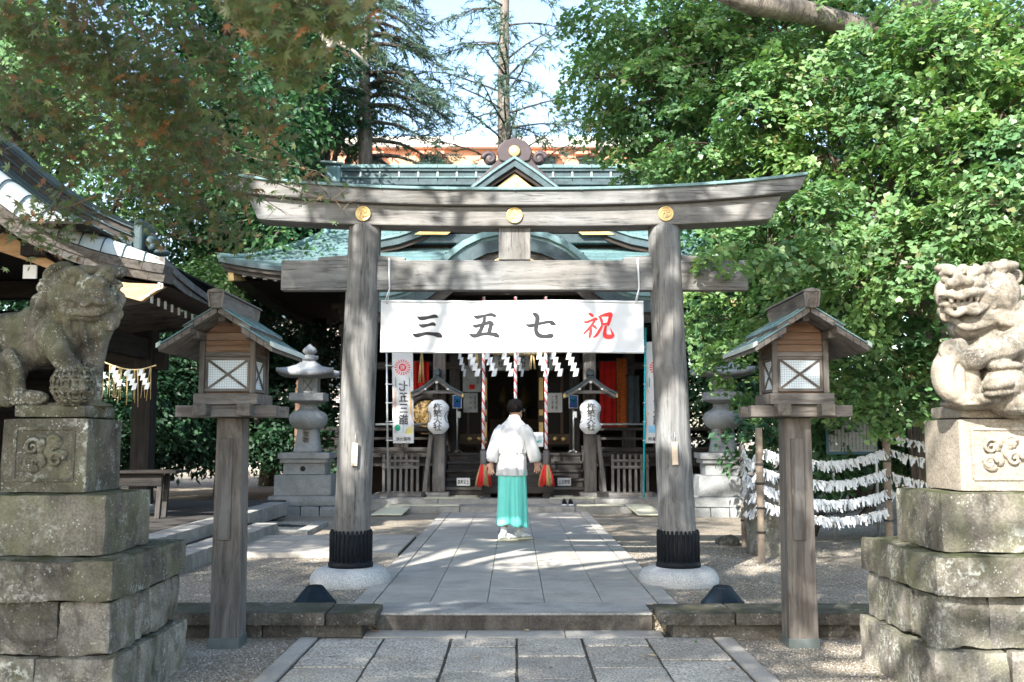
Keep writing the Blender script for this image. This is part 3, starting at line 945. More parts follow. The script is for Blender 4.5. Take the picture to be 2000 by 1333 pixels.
# ------------------------------------------------------------------ wooden post lanterns
m, nt, b = new_mat('wire_mesh_pane')
v = mapped(nt, (1, 1, 1), rand=False)
e = voronoi(nt, v, 62, 'DISTANCE_TO_EDGE', 'Distance', .12)
nt.links.new(ramp(nt, e, [(.10, (.36, .41, .45)), (.15, (.60, .68, .73))]), b.inputs['Base Color'])
b.inputs['Roughness'].default_value = .5
M['meshpane'] = m
def wooden_lantern(label):
    t = thing('post_lantern', (0, 0, 0), label, 'lantern', 'wooden lanterns on square posts')
    P = lambda nm, a, b_, ax, bev=.004, par=t, mt='lantern_': MB().box(a, b_).build(nm, M[mt + ax], par, bev)
    MB().hexa([(-.098, -.098, 0), (.098, -.098, 0), (.098, .098, 0), (-.098, .098, 0), (-.088, -.088, 1.54), (.088, -.088, 1.54), (.088, .088, 1.54), (-.088, .088, 1.54)]).build('post', M['lantern_z'], t, .005)
    MB().box((-.104, -.104, 0), (.104, .104, .075)).build('metal_shoe', m_flat('dull_zinc', (.11, .13, .125), .6, .2), t, .003)
    P('front_board', (-.058, -.107, .72), (.030, -.089, 1.40), 'z')
    P('crossarm', (-.34, -.19, 1.545), (.34, -.10, 1.622), 'x'); P('crossarm', (-.34, .10, 1.545), (.34, .19, 1.622), 'x')
    P('crossarm', (-.19, -.30, 1.550), (-.10, .30, 1.626), 'y'); P('crossarm', (.10, -.30, 1.550), (.19, .30, 1.626), 'y')
    P('sill', (-.215, -.215, 1.627), (.215, .215, 1.702), 'x', .006)
    for sx in (-1, 1):
        for sy in (-1, 1):
            P('corner_post', (sx * .172 - .018, sy * .172 - .018, 1.703), (sx * .172 + .018, sy * .172 + .018, 2.06), 'z')
    MB().box((-.150, -.150, 1.703), (.150, .150, 2.06)).build('inner_box', M['warm_x'], t)
    def face(rot):
        R = Matrix.Rotation(rot, 3, 'Z')
        def bx(nm, a, b_, mt, par, bev=.002):
            q = MB().box(a, b_); q.v = [tuple(R @ Vector(p)) for p in q.v]
            return q.build(nm, mt, par, bev)
        horiz = 'x' if abs(math.cos(rot)) > .5 else 'y'
        w = bx('window', (-.152, -.176, 1.715), (.152, -.158, 1.735), M['lantern_' + horiz], t)
        bx('frame_rail', (-.152, -.176, 1.930), (.152, -.158, 1.950), M['lantern_' + horiz], w)
        for s_ in (-1, 1):
            bx('frame_stile', (s_ * .142 - .009, -.175, 1.736), (s_ * .142 + .009, -.158, 1.929), M['lantern_z'], w)
        bx('mesh_pane', (-.133, -.163, 1.736), (.133, -.160, 1.929), M['meshpane'], w, 0)
        for s_ in (-1, 1):
            q = MB().bar((-.133, -.168 + s_ * .002, 1.8325 - s_ * .0965), (.133, -.168 + s_ * .002, 1.8325 + s_ * .0965), .007, .016, up=(0, 0, 1))
            q.v = [tuple(R @ Vector(p)) for p in q.v]
            q.build('lattice_bar', M['lantern_' + horiz], w, .001)
        bx('rail', (-.153, -.180, 1.952), (.153, -.158, 1.982), M['lantern_' + horiz], t)
        bx('wall_plank', (-.153, -.172, 1.984), (.153, -.156, 2.030), M['warm_' + horiz], t)
        bx('wall_plank', (-.153, -.170, 2.032), (.153, -.156, 2.062), M['warm_' + horiz], t)
    for k in range(4):
        face(k * math.pi / 2)
    for sy in (-1, 1):
        for (z0, z1, w0, w1) in ((2.064, 2.115, .19, .155), (2.117, 2.165, .15, .09), (2.167, 2.215, .085, .02)):
            MB().prism([(-w0, z0), (w0, z0), (w1, z1), (-w1, z1)], sy * .165 - .010, sy * .165 + .010).build('gable_plank', M['warm_x'], t, .002)
    for x in (-.172, 0, .172):
        z = 2.062 if x else 2.175
        P('roof_beam', (x - .024, -.34, z), (x + .024, .34, z + .050), 'y')
    # roof: two stepped boards each side, copper sheets on top
    sl = .62
    for s_ in (-1, 1):
        def slab(nm, x0, x1, zt, th, ya, yb, mt, par, bev=.003):
            q = MB()
            a0, a1 = s_ * x0, s_ * x1
            z0, z1 = zt - x0 * sl, zt - x1 * sl
            lo, hi = (a0, a1) if s_ > 0 else (a1, a0)
            zl, zh = (z0, z1) if s_ > 0 else (z1, z0)
            q.hexa([(lo, ya, zl - th), (hi, ya, zh - th), (hi, yb, zh - th), (lo, yb, zl - th), (lo, ya, zl), (hi, ya, zh), (hi, yb, zh), (lo, yb, zl)])
            return q.build(nm, mt, par, bev)
        r1 = slab('roof_board', .004, .215, 2.262, .042, -.445, .445, M['lantern_x'], t)
        r2 = slab('roof_board', .165, .368, 2.228, .040, -.465, .465, M['lantern_x'], t)
        c1 = slab('copper_sheet', .004, .222, 2.272, .0085, -.452, .452, M['copper'], t, .002)
        c2 = slab('copper_sheet', .150, .380, 2.240, .0095, -.472, .472, M['copper'], t, .002)
        for yy in (-.30, .10, .42):
            slab('copper_seam', .006, .220, 2.283, .011, yy - .010, yy + .010, M['copper'], c1, .002)
            slab('copper_seam', .225, .378, 2.251, .011, yy - .010, yy + .010, M['copper'], c2, .002)
        slab('copper_edge', .355, .384, 2.252, .03, -.475, .475, M['copper_pale'], c2, .002)
        for k in range(3):                       # joints of the barge boards
            x = .05 + .05 * k
            slab('barge_joint', x, x + .0025, 2.2605, .041, -.4475, -.4455, M['voidwood'], r1, 0)
            x = .22 + .045 * k
            slab('barge_joint', x, x + .0025, 2.2265, .039, -.4675, -.4655, M['voidwood'], r2, 0)
    MB().hexa([(-.034, -.475, 2.245), (.034, -.475, 2.245), (.034, .475, 2.245), (-.034, .475, 2.245), (-.045, -.485, 2.345), (.045, -.485, 2.345), (.045, .485, 2.345), (-.045, .485, 2.345)]).build('ridge', M['lantern_y'], t, .004)
    MB().prism([(-.058, 2.347), (.058, 2.347), (.05, 2.362), (0, 2.375), (-.05, 2.362)], -.49, .49).build('ridge_cap', M['lantern_y'], t, .002)
    for s_ in (-1, 1):
        q = MB().bar((s_ * .038, -.483, 2.25), (s_ * .049, -.489, 2.345), .012, .012, up=(0, 1, 0)); q.build('ridge_edge', M['lantern_z'], t)
    return t
wl = wooden_lantern('weathered wooden post lantern on the left, beside the left stone guardian')
wl.location = (-1.94, 6.89, -.005)
wr = copy_tree(wl)
wr['label'] = 'weathered wooden post lantern on the right, in front of the paper fortune rack'
wr.location = (1.925, 6.87, -.005)
wr.rotation_euler = (0, 0, 0)

# ------------------------------------------------------------------ stone guardians
def ell(m, c, r, n=14, k=9, rot=None):
    R = []
    Rm = rot if rot is not None else Matrix.Identity(3)
    for i in range(1, k):
        a = math.pi * i / k
        R.append([Vector(c) + Rm @ Vector((r[0] * math.sin(a) * math.cos(t), r[1] * math.sin(a) * math.sin(t), -r[2] * math.cos(a))) for t in [2 * math.pi * j / n for j in range(n)]])
    m.rings(R)
def sculpt(name, D, ells, caps, curls, mat, parent, voxel=.0056):
    s = D / 1944.0
    m = MB()
    def w(px, py, dep):
        p = at(px, py, D); f = (D - dep) / D
        return Vector((p.x * f, D - dep, CAM_H + (p.z - CAM_H) * f))
    for e_ in ells:
        px, py, dep, rx, ry, rw = e_[:6]
        rot = Matrix.Rotation(rad(e_[6]), 3, 'Y') if len(e_) > 6 else None
        ell(m, w(px, py, dep), (rx * s, rw, ry * s), rot=rot)
    for c in caps:
        pts = [w(*q[:3]) for q in c]; rs = [q[3] * s for q in c]
        C = catmull([(*p, r) for p, r in zip(pts, rs)], 5)
        m.tube([q[:3] for q in C], [float(q[3]) for q in C], 12)
        ell(m, pts[0], (rs[0],) * 3, 10, 7); ell(m, pts[-1], (rs[-1],) * 3, 10, 7)
    for (px, py, dep, r, turn, hand) in curls:
        pts, rs = [], []
        for j in range(26):
            f = j / 25
            a = turn + hand * f * 4.2 * math.pi * .8
            rr = r * (1 - .92 * f)
            pts.append(w(px + rr * math.cos(a), py - rr * math.sin(a), dep + .018 * f)); rs.append(s * r * (.30 - .10 * f))
        m.tube(pts, rs, 8)
        ell(m, w(px, py, dep - .012), (r * s * .95, .024, r * s * .95), 12, 7)
    o = m.build(name, mat, parent)
    rm = o.modifiers.new('remesh', 'REMESH'); rm.mode = 'VOXEL'; rm.voxel_size = voxel; rm.use_smooth_shade = True
    sm = o.modifiers.new('smooth', 'SMOOTH'); sm.factor = .35; sm.iterations = 1
    tx = bpy.data.textures.new('stone_wear', 'CLOUDS'); tx.noise_scale = .045; tx.noise_depth = 3
    dm = o.modifiers.new('wear', 'DISPLACE'); dm.texture = tx; dm.strength = .006; dm.mid_level = .5; dm.texture_coords = 'LOCAL'
    return o
kl = thing('stone_lion', (-2.6, 5.75, 1.585), 'dark lichen spotted stone guardian lion with a paw on a latticed ball', 'statue', 'stone guardian lions')
DL = 5.72
ells = [(0, 722, .06, 52, 66, .12), (0, 722, -.12, 52, 66, .10), (60, 778, .14, 36, 16, .055), (30, 670, 0, 80, 62, .16, -8), (88, 652, 0, 72, 62, .155, -25), (150, 662, .0, 46, 78, .15, 12),
        (140, 605, -.02, 66, 56, .16), (172, 640, .02, 48, 46, .13),
        (158, 572, .03, 66, 54, .17), (186, 584, .15, 46, 30, .10, 4), (132, 592, .13, 40, 24, .08, 10), (214, 592, .08, 26, 24, .08), (180, 552, .200, 26, 14, .055, 4), (162, 557, .225, 13, 10, .032), (196, 553, .215, 13, 10, .032), (148, 549, .185, 11, 10, .028), (212, 543, .15, 10, 10, .028), (180, 574, .21, 36, 13, .05, 4), (180, 566, .235, 3, 10, .02),
        (138, 536, .14, 26, 13, .065, -14), (204, 531, .10, 28, 12, .06, 8), (168, 531, .13, 30, 13, .07), (115, 524, .06, 26, 11, .05, -18), (226, 530, .0, 20, 13, .06, 20),
        (160, 616, .12, 46, 15, .085, 8), (200, 626, .06, 34, 26, .08), (128, 548, .19, 9, 8, .02), (150, 792, .0, 70, 8, .15),
        (100, 668, .12, 30, 34, .06), (178, 700, 0, 26, 60, .07)]
caps = [[(100, 655, .13, 30), (118, 690, .18, 24), (138, 722, .20, 20), (148, 745, .21, 20)],
        [(185, 660, .02, 28), (180, 720, .04, 21), (176, 785, .05, 22)],
        [(-20, 680, .16, 16), (2, 720, .19, 14), (14, 782, .17, 15)], [(-30, 690, .15, 14), (-16, 740, .18, 12), (-6, 786, .18, 12)], [(18, 690, .165, 12), (34, 730, .175, 12), (36, 780, .17, 14)],
        [(98, 560, .12, 9), (75, 615, .12, 12), (70, 650, .13, 8)], [(110, 610, .13, 9), (90, 640, .135, 10), (120, 665, .14, 6)],
        [(114, 590, .17, 6), (140, 580, .21, 8), (165, 594, .245, 7), (180, 586, .25, 7), (200, 591, .235, 7), (228, 580, .15, 6)], [(112, 606, .16, 6), (150, 610, .20, 8), (190, 610, .19, 8), (222, 600, .12, 6)], [(122, 538, .15, 8), (148, 530, .19, 10), (172, 544, .2, 7)], [(190, 540, .19, 7), (212, 526, .15, 9), (230, 532, .08, 6)], [(112, 570, .15, 5), (100, 596, .15, 6), (112, 622, .14, 4)], [(122, 572, .17, 5), (114, 600, .17, 6), (124, 626, .15, 4)], [(134, 606, .17, 5), (132, 632, .15, 7), (140, 660, .14, 4)], [(160, 628, .15, 6), (164, 655, .14, 7), (172, 685, .12, 4)], [(190, 630, .12, 6), (196, 655, .10, 7), (198, 680, .07, 4)],
        [(130, 748, .265, 7), (128, 758, .27, 8)], [(146, 752, .275, 7), (145, 762, .28, 8)], [(162, 750, .27, 7), (162, 760, .27, 8)]]
curls = [(78, 594, .10, 19, .4, 1), (102, 570, .13, 13, 0, 1), (84, 562, .09, 14, 2, -1), (98, 540, .08, 14, 1, 1), (222, 562, .07, 15, 0, 1), (230, 586, .05, 15, 2, -1), (226, 612, .05, 14, 4, 1), (214, 636, .06, 13, 1, 1), (110, 622, .13, 12, 2, 1), (85, 682, .165, 9, 0, 1), (64, 622, .10, 14, 2.4, -1)]
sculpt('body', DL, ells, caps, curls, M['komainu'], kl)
# the pierced ball under its paw
m = MB()
bc = at(146, 752, DL); bc = Vector((bc.x * (DL - .17) / DL, DL - .17, CAM_H + (bc.z - CAM_H) * (DL - .17) / DL))
br_ = .128
ell(m, bc, (br_ * .90,) * 3, 24, 16)
ball = m.build('ball', M['komainu'], kl)
for i in range(-2, 3):
    for j in range(-2, 3):
        for q in range(4):                                        # four-petal lattice laid over the sphere
            a0 = q * math.pi / 2
            pts = []
            for k in range(7):
                f = k / 6 * math.pi / 2
                u = i * .50 + (.25 + .0) * (math.cos(a0 + f) * 1.42); w_ = j * .50 + .25 * (math.sin(a0 + f) * 1.42)
                th = u * 1.0; ph = w_ * 1.0
                if abs(th) > 1.35 or abs(ph) > 1.2:
                    continue
                d = Vector((math.sin(th) * math.cos(ph), -math.cos(th) * math.cos(ph), math.sin(ph)))
                pts.append(bc + d * br_ * .955)
            if len(pts) > 2:
                mm = MB(); mm.tube(pts, .0085, 6)
                mm.build('lattice_band', M['komainu'], ball)
kr = thing('stone_lion', (2.95, 5.75, 1.585), 'pale sunlit stone guardian lion sheltering a cub, on the right', 'statue', 'stone guardian lions')
ells = [(1915, 575, .03, 72, 56, .17), (1886, 556, .175, 40, 15, .06, -4), (1862, 553, .225, 13, 10, .034), (1888, 550, .225, 13, 10, .034), (1875, 548, .22, 16, 12, .04), (1874, 574, .17, 42, 7, .06, -4), (1880, 598, .15, 46, 10, .06, 3), (1848, 546, .15, 10, 9, .03), (1914, 543, .17, 11, 10, .03), (1858, 586, .2, 5, 8, .015), (1872, 585, .21, 4, 6, .012), (1884, 584, .21, 4, 6, .012), (1896, 583, .2, 4, 6, .012), (1908, 581, .19, 5, 9, .015), (1955, 576, .10, 36, 42, .10), (1968, 600, .08, 26, 26, .09),
        (1848, 527, .09, 24, 11, .06, 8), (1890, 532, .14, 34, 12, .06), (1950, 524, .08, 40, 14, .08, -8), (1842, 575, .10, 16, 30, .06), (1845, 608, .08, 14, 16, .06),
        (1905, 632, .03, 56, 34, .13, -18), (1940, 622, .09, 56, 22, .09), (1990, 640, .06, 50, 55, .13), (1935, 690, 0, 62, 80, .15), (1985, 690, .0, 70, 80, .17), (2030, 735, -.02, 70, 80, .18),
        (1900, 702, .20, 26, 22, .06), (1962, 748, .18, 40, 38, .11), (1950, 752, .27, 30, 13, .06, -8), (1950, 768, .26, 28, 9, .05, -6), (1962, 716, .22, 36, 11, .07), (1975, 735, .25, 12, 9, .03), (1990, 785, .14, 60, 34, .13), (1900, 790, .06, 62, 12, .16), (1885, 778, .14, 34, 18, .06), (1905, 745, .02, 30, 50, .09), (1930, 780, .2, 24, 14, .06)]
caps = [[(1990, 665, .12, 30), (1960, 682, .18, 26), (1925, 690, .2, 24), (1905, 702, .21, 22)],
        [(1860, 690, .13, 22), (1842, 722, .14, 22), (1850, 758, .14, 22), (1890, 784, .13, 18)],
        [(1872, 676, .12, 16), (1890, 712, .15, 17), (1900, 755, .15, 16), (1905, 780, .15, 16)],
        [(1882, 690, .16, 8), (1876, 730, .17, 9), (1880, 770, .16, 8)],
        [(1836, 582, .14, 5), (1856, 574, .21, 8), (1875, 580, .235, 7), (1896, 572, .225, 8), (1930, 570, .16, 5)], [(1840, 536, .14, 7), (1856, 530, .19, 9), (1872, 540, .2, 6)], [(1896, 538, .2, 7), (1918, 528, .17, 9), (1942, 536, .12, 6)], [(1935, 552, .15, 5), (1950, 575, .17, 7), (1940, 600, .16, 5)], [(1950, 556, .14, 5), (1968, 580, .16, 6), (1962, 606, .14, 5)], [(1960, 655, .16, 5), (1985, 662, .18, 6), (2010, 655, .16, 5)],
        [(1850, 607, .16, 6), (1866, 614, .19, 7), (1884, 606, .2, 7), (1904, 610, .19, 7), (1925, 600, .16, 6)],
        [(1860, 625, .13, 7), (1890, 640, .15, 8), (1930, 632, .14, 8), (1965, 625, .13, 6)], [(1930, 612, .15, 6), (1955, 628, .16, 8), (1985, 636, .15, 6)]]
curls = [(1855, 686, .17, 20, 1, 1), (1968, 548, .12, 13, 0, 1), (1985, 570, .1, 15, 1, -1), (1990, 598, .09, 16, 3, 1), (1998, 625, .1, 16, 0, 1), (1985, 540, .04, 15, 2, 1), (1848, 618, .1, 13, 0, 1), (1880, 528, .19, 11, 0, 1), (1905, 528, .19, 11, 2, -1), (1930, 525, .16, 12, 0, 1), (1960, 522, .13, 13, 1, 1), (1925, 760, .22, 9, 0, 1), (1930, 775, .22, 9, 2, -1)]
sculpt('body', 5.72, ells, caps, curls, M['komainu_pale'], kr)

def pedestal(cx, label, side, mats):
    """stacked stone base; side = +1 when the face turned to the path looks to +x"""
    yf = 5.25 if side > 0 else 5.42
    t = thing('stone_pedestal', (cx, 5.8, 0), label, 'pedestal', 'stone pedestals of the guardian lions')
    hw = .49
    # rough base: two courses of separate stones round the edge
    rng = random.Random(5 if side > 0 else 9)
    for (z0, z1, grow) in ((-.06, .285, .045), (.288, .560, .0)):
        x0, x1 = cx - hw - grow, cx + hw + grow
        y0, y1 = yf - grow, yf + 1.04 + grow
        cuts = sorted([x0, x1] + [x0 + (x1 - x0) * f for f in ((.40, .72) if z0 > 0 else (.3, .62))]) if side > 0 else sorted([x0, x1] + [x0 + (x1 - x0) * f for f in ((.28, .62) if z0 > 0 else (.38, .7))])
        for a, b_ in zip(cuts[:-1], cuts[1:]):
            for (ya, yb) in ((y0, y0 + .33), (y1 - .33, y1)):
                block('base_stone', (a + .004, ya - rng.uniform(0, .012), z0), (b_ - .004, yb, z1 - .004), M['ped_rubble'], t, r=.008, amp=.018, res=.030, freq=6, taper=-.04)
        for (xa, xb) in ((x0, x0 + .33), (x1 - .33, x1)):
            c2 = [y0 + .335, y0 + .335 + (y1 - y0 - .67) * rng.uniform(.4, .6), y1 - .335]
            for a, b_ in zip(c2[:-1], c2[1:]):
                block('base_stone', (xa - rng.uniform(0, .01), a + .004, z0), (xb + rng.uniform(0, .01), b_ - .004, z1 - .004), M['ped_rubble'], t, r=.008, amp=.018, res=.030, freq=6, taper=-.04)
    MB().box((cx - hw + .1, yf + .1, 0), (cx + hw - .1, yf + .94, .56)).build('core', M['ped_rubble'], t)
    block('cap_stone', (cx - .515, yf - .07, .563), (cx + .515, yf + 1.09, .772), mats[0], t, r=.016, amp=.016, res=.06, freq=5)
    block('cap_stone', (cx - .40, yf + .10, .774), (cx + .40, yf + .76, 1.098), mats[1], t, r=.010, amp=.008, res=.06, freq=4)
    b1 = block('carved_block', (cx - .235, yf + .22, 1.10), (cx + .235, yf + .70, 1.508), mats[2], t, r=.014, amp=.005, res=.045, freq=5)
    # carved panel of the front and of the side
    m = MB()
    y = yf + .22
    pan = [(cx - .16, 1.17), (cx + .16, 1.17), (cx + .16, 1.45), (cx - .16, 1.45)]
    for (a, b_) in zip(pan, pan[1:] + pan[:1]):
        m.bar((a[0], y - .002, a[1]), (b_[0], y - .002, b_[1]), .018, .012, up=(0, 1, 0))
    m.build('panel_moulding', mats[2], b1, .003)
    m = MB()
    for k in range(9):
        a = k * .9
        c = (cx + .09 * math.cos(a) * (1 - k * .05), y, 1.31 + .07 * math.sin(a * 1.3))
        ell(m, c, (.045, .020, .030), 12, 7, Matrix.Rotation(a, 3, 'Y'))
    for (ox, oz, R_) in ((-.06, .04, .05), (.07, -.03, .045), (.05, .07, .035), (-.07, -.05, .04)):
        pts = [(cx + ox + R_ * (1 - .9 * f) * math.cos(9 * f), y - .012, 1.31 + oz + R_ * (1 - .9 * f) * math.sin(9 * f)) for f in [k / 20 for k in range(21)]]
        m.tube(pts, [.013 - .006 * f for f in [k / 20 for k in range(21)]], 8)
    m.build('relief', mats[2], b1)
    block('plinth', (cx - .20, yf + .26, 1.510), (cx + .20 + .0, yf + .68, 1.584), mats[3], t, r=.018, amp=.004, res=.05)
    return t
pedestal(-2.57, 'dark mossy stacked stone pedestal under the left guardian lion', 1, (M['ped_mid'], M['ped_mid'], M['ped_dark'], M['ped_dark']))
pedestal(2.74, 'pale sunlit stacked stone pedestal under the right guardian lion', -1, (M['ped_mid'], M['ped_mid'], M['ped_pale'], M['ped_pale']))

# ------------------------------------------------------------------ stone lanterns
def stone_lantern(label):
    """built on the origin, front looking to -y"""
    t = thing('stone_lantern', (0, 0, 0), label, 'stone lantern', 'tall stone lanterns before the hall')
    g = M['granite_lantern']
    def sq(nm, w, z0, z1, bev=.012, d=None, par=t, mt=g):
        block(nm, (-w / 2, -w / 2, z0), (w / 2, w / 2, z1), mt, par, r=bev, amp=.003, res=.09)
    for k in range(4):
        x = -.62 + .31 * k
        block('footing_stone', (x + .004, -.60, -.05), (x + .306, .6, .155), M['granite_lantern'], t, r=.02, amp=.010, res=.08)
    sq('base_slab', 1.12, .158, .32, .02)
    sq('lower_block', .95, .322, .665, .015)
    sq('upper_block', .70, .667, .86, .012)
    m = MB(); m.lathe([(.045, 0), (.045, .004), (.001, .004)], (0, 0, 0), 16)
    m.v = [(p[0] - .02, -.352 - p[2], .765 + p[1]) for p in m.v]; m.build('round_vent', M['voidwood'], t)
    sq('table_slab', .80, .862, .93, .008); sq('table_slab', .87, .932, 1.035, .012)
    def rpoly(w, z, n=20, p=4.0):
        out = []
        for k in range(n):
            a = 2 * math.pi * k / n
            c, s_ = math.cos(a), math.sin(a)
            r = (abs(c) ** p + abs(s_) ** p) ** (-1 / p)
            out.append((w * r * c, w * r * s_, z))
        return out
    m = MB(); m.rings([rpoly(.215 - .045 * f + .02 * (1 - f) ** 3, 1.037 + .42 * f, p=5) for f in [k / 10 for k in range(11)]])
    sh = m.build('shaft', g, t)
    MB().box((-.062, -.200, 1.07), (.062, -.150, 1.42)).build('inscription_panel', M['komainu_pale'], sh, .004)
    write('inscription', '常\n夜\n燈', (0, -.2015, 1.245), .30, .095, M['ink'], sh, off=.001)
    m = MB()
    m.lathe([(.10, 1.40), (.19, 1.425), (.27, 1.475), (.318, 1.54), (.333, 1.61), (.318, 1.675), (.27, 1.725), (.19, 1.757), (.165, 1.785), (.15, 1.83), (.148, 1.86)], (0, 0, 0), 36)
    m.build('bulb', g, t)
    m = MB(); m.rings([rpoly(w, z, 24, 8) for w, z in ((.14, 1.861), (.22, 1.885), (.305, 1.915), (.312, 1.925), (.312, 2.045), (.30, 2.05), (.1, 2.052))], smooth=False)
    m.build('platform', g, t, .006)
    fb = MB()
    for sx in (-1, 1):
        for sy in (-1, 1):
            fb.box((sx * .12 - .045, sy * .12 - .045, 2.053), (sx * .12 + .045, sy * .12 + .045, 2.315))
    fb.box((-.16, -.16, 2.053), (.16, .16, 2.085)); fb.box((-.16, -.16, 2.28), (.16, .16, 2.312))
    fbo = fb.build('fire_box', g, t, .004)
    for k in range(4):
        R = Matrix.Rotation(k * math.pi / 2, 3, 'Z')
        q = MB().box((-.076, -.135, 2.086), (.076, -.125, 2.279)); q.v = [tuple(R @ Vector(p)) for p in q.v]
        q.build('shade_pane', M['panelgrey'], fbo)
        q = MB()
        q.bar((-.074, -.142, 2.09), (.074, -.142, 2.275), .012, .012); q.bar((-.074, -.145, 2.275), (.074, -.145, 2.09), .012, .012)
        q.v = [tuple(R @ Vector(p)) for p in q.v]
        q.build('lattice', M['greywood_x'], fbo)
    # roof with lifted corners
    R = []
    for (w, z, lift) in ((.16, 2.312, 0), (.42, 2.33, .05), (.455, 2.345, .06), (.455, 2.395, .075), (.40, 2.42, .05), (.28, 2.475, .018), (.17, 2.545, .0), (.11, 2.60, 0), (.09, 2.615, 0)):
        ring = []
        for k in range(32):
            a = 2 * math.pi * k / 32
            c, s_ = math.cos(a), math.sin(a)
            mx = max(abs(c), abs(s_)); r = 1 / mx
            cornerness = (min(abs(c), abs(s_)) / mx) ** 3
            ring.append((w * r * c * (1 + .06 * cornerness), w * r * s_ * (1 + .06 * cornerness), z + lift * cornerness))
        R.append(ring)
    m = MB(); m.rings(R); m.build('cap_roof', g, t)
    m = MB(); m.lathe([(.06, 2.61), (.135, 2.63), (.15, 2.665), (.13, 2.70), (.07, 2.715), (.065, 2.725), (.10, 2.74), (.128, 2.78), (.105, 2.83), (.05, 2.87), (.012, 2.905), (.001, 2.91)], (0, 0, 0), 24)
    fi = m.build('finial', g, t)
    for k in range(8):
        a = 2 * math.pi * k / 8
        q = MB(); ell(q, (.118 * math.cos(a), .118 * math.sin(a), 2.675), (.035, .035, .035), 8, 6)
        q.build('lotus_petal', g, fi)
    return t
sl_ = stone_lantern('tall grey stone lantern with bulbous middle, left of the hall front')
sl_.location = (-3.56, 17.25, UP)
sl_.rotation_euler = (0, 0, rad(2))
sr_ = copy_tree(sl_)
sr_['label'] = 'tall grey stone lantern right of the hall, its top hidden by ginkgo leaves'
sr_.location = (3.52, 16.9, UP)
sr_.rotation_euler = (0, 0, rad(-3))
# ------------------------------------------------------------------ main hall
hall = thing('shrine_hall', (0, 21, UP), 'large shrine hall with patina green copper roof, gilded gable and dark timber porch', 'shrine hall')
EY, RY, EZ = 18.4, 23.0, 4.50
def roof_z(s): return EZ + 4.6 * (.42 * s + .195 * s * s)
def half_w(s): return 5.54 - 1.55 * min(1, s / .5) ** .9 if s < .5 else 3.99
def lift(x, s): return .26 * (min(1, abs(x) / 5.54)) ** 5 * max(0, 1 - s / .5) ** 1.5
m = MB()
NC = 52
for c in range(NC):
    s0, s1 = c / NC, (c + 1.25) / NC
    for side in (0, 1):
        rows = []
        for (s, dz) in ((s0, 0.0), (s0, .020), (s1, .0)):
            hw = half_w(min(1, s))
            row = []
            for k in range(29):
                x = -hw + 2 * hw * k / 28
                y = EY + 4.6 * s
                if side: y = 2 * RY - y
                row.append((x if side == 0 else -x, y, roof_z(s) + lift(x, s) + dz))
            rows.append(row)
        m.grid(rows, smooth=False)
mm, nt, b = new_mat('copper_shingles')
v = mapped(nt, world_pos=True)
bk = nt.nodes.new('ShaderNodeTexBrick')
mpv = mapped(nt, (1, 1, 1), world_pos=True)
sx_ = nt.nodes.new('ShaderNodeSeparateXYZ'); nt.links.new(mpv, sx_.inputs[0])
cb = nt.nodes.new('ShaderNodeCombineXYZ'); nt.links.new(sx_.outputs[0], cb.inputs[0])
yy = math_(nt, 'MULTIPLY_ADD', sx_.outputs[1], 1.0, -EY); nt.links.new(yy, cb.inputs[1])
nt.links.new(cb.outputs[0], bk.inputs['Vector'])
bk.inputs['Scale'].default_value = 1.0; bk.inputs['Mortar Size'].default_value = .006; bk.inputs['Brick Width'].default_value = .36; bk.inputs['Row Height'].default_value = 4.6 / NC
bk.inputs['Color1'].default_value = (.13, .235, .24, 1); bk.inputs['Color2'].default_value = (.185, .30, .30, 1); bk.inputs['Mortar'].default_value = (.05, .10, .105, 1)
col = mix(nt, 1.0, bk.outputs[0], ramp(nt, noise(nt, v, 1.4, 5, .65, .5), [(.35, .72), (.65, 1.18)]), 'MULTIPLY')
col = mix(nt, ramp(nt, noise(nt, mapped(nt, (.5, 5, 1), world_pos=True), 2.4, 3, .5), [(.62, 0.0), (.66, .85)]), col, (.055, .10, .14))
nt.links.new(col, b.inputs['Base Color']); b.inputs['Roughness'].default_value = .5
M['shingle'] = mm
rf = m.build('main_roof', M['shingle'], hall); 
for sx in (-1, 1):                                            # the hipped side slopes and gable walls
    m = MB()
    rows = []
    for k in range(15):
        s = .5 * k / 14
        hw = half_w(s)
        y0 = EY + 4.6 * s
        rows.append([(sx * hw, y, roof_z(s) + lift(hw, s) * abs((y - RY) / (y0 - RY)) ** 6) for y in np.linspace(y0, 2 * RY - y0, 15)])
    m.grid(rows)
    o = m.build('side_roof', M['shingle'], hall)
    MB().prism([(0, 0), (1, 0), (1, 1)], 0, .01)
    m = MB(); m.add([(sx * 3.9, 20.8, 5.5), (sx * 3.9, 25.2, 5.5), (sx * 3.9, RY, 7.3)], [(0, 1, 2)])
    m.build('gable_wall', M['darkwood_y'], hall)
    m = MB()
    for fr in (0, 1):
        P_ = []
        for k in range(12):
            s = .46 + .54 * k / 11
            y = EY + 4.6 * s
            P_.append((sx * 3.99, y if fr == 0 else 2 * RY - y, roof_z(s) + .03))
        m.tube(P_, .075, 8)
    m.build('verge_roll', M['copper'], hall)
    m = MB()
    m.tube([(sx * half_w(s), EY + 4.6 * s, roof_z(s) + lift(half_w(s), s) + .03) for s in np.linspace(0, .5, 12)], [.06] * 12, 8)
    m.build('hip_roll', M['copper'], hall)
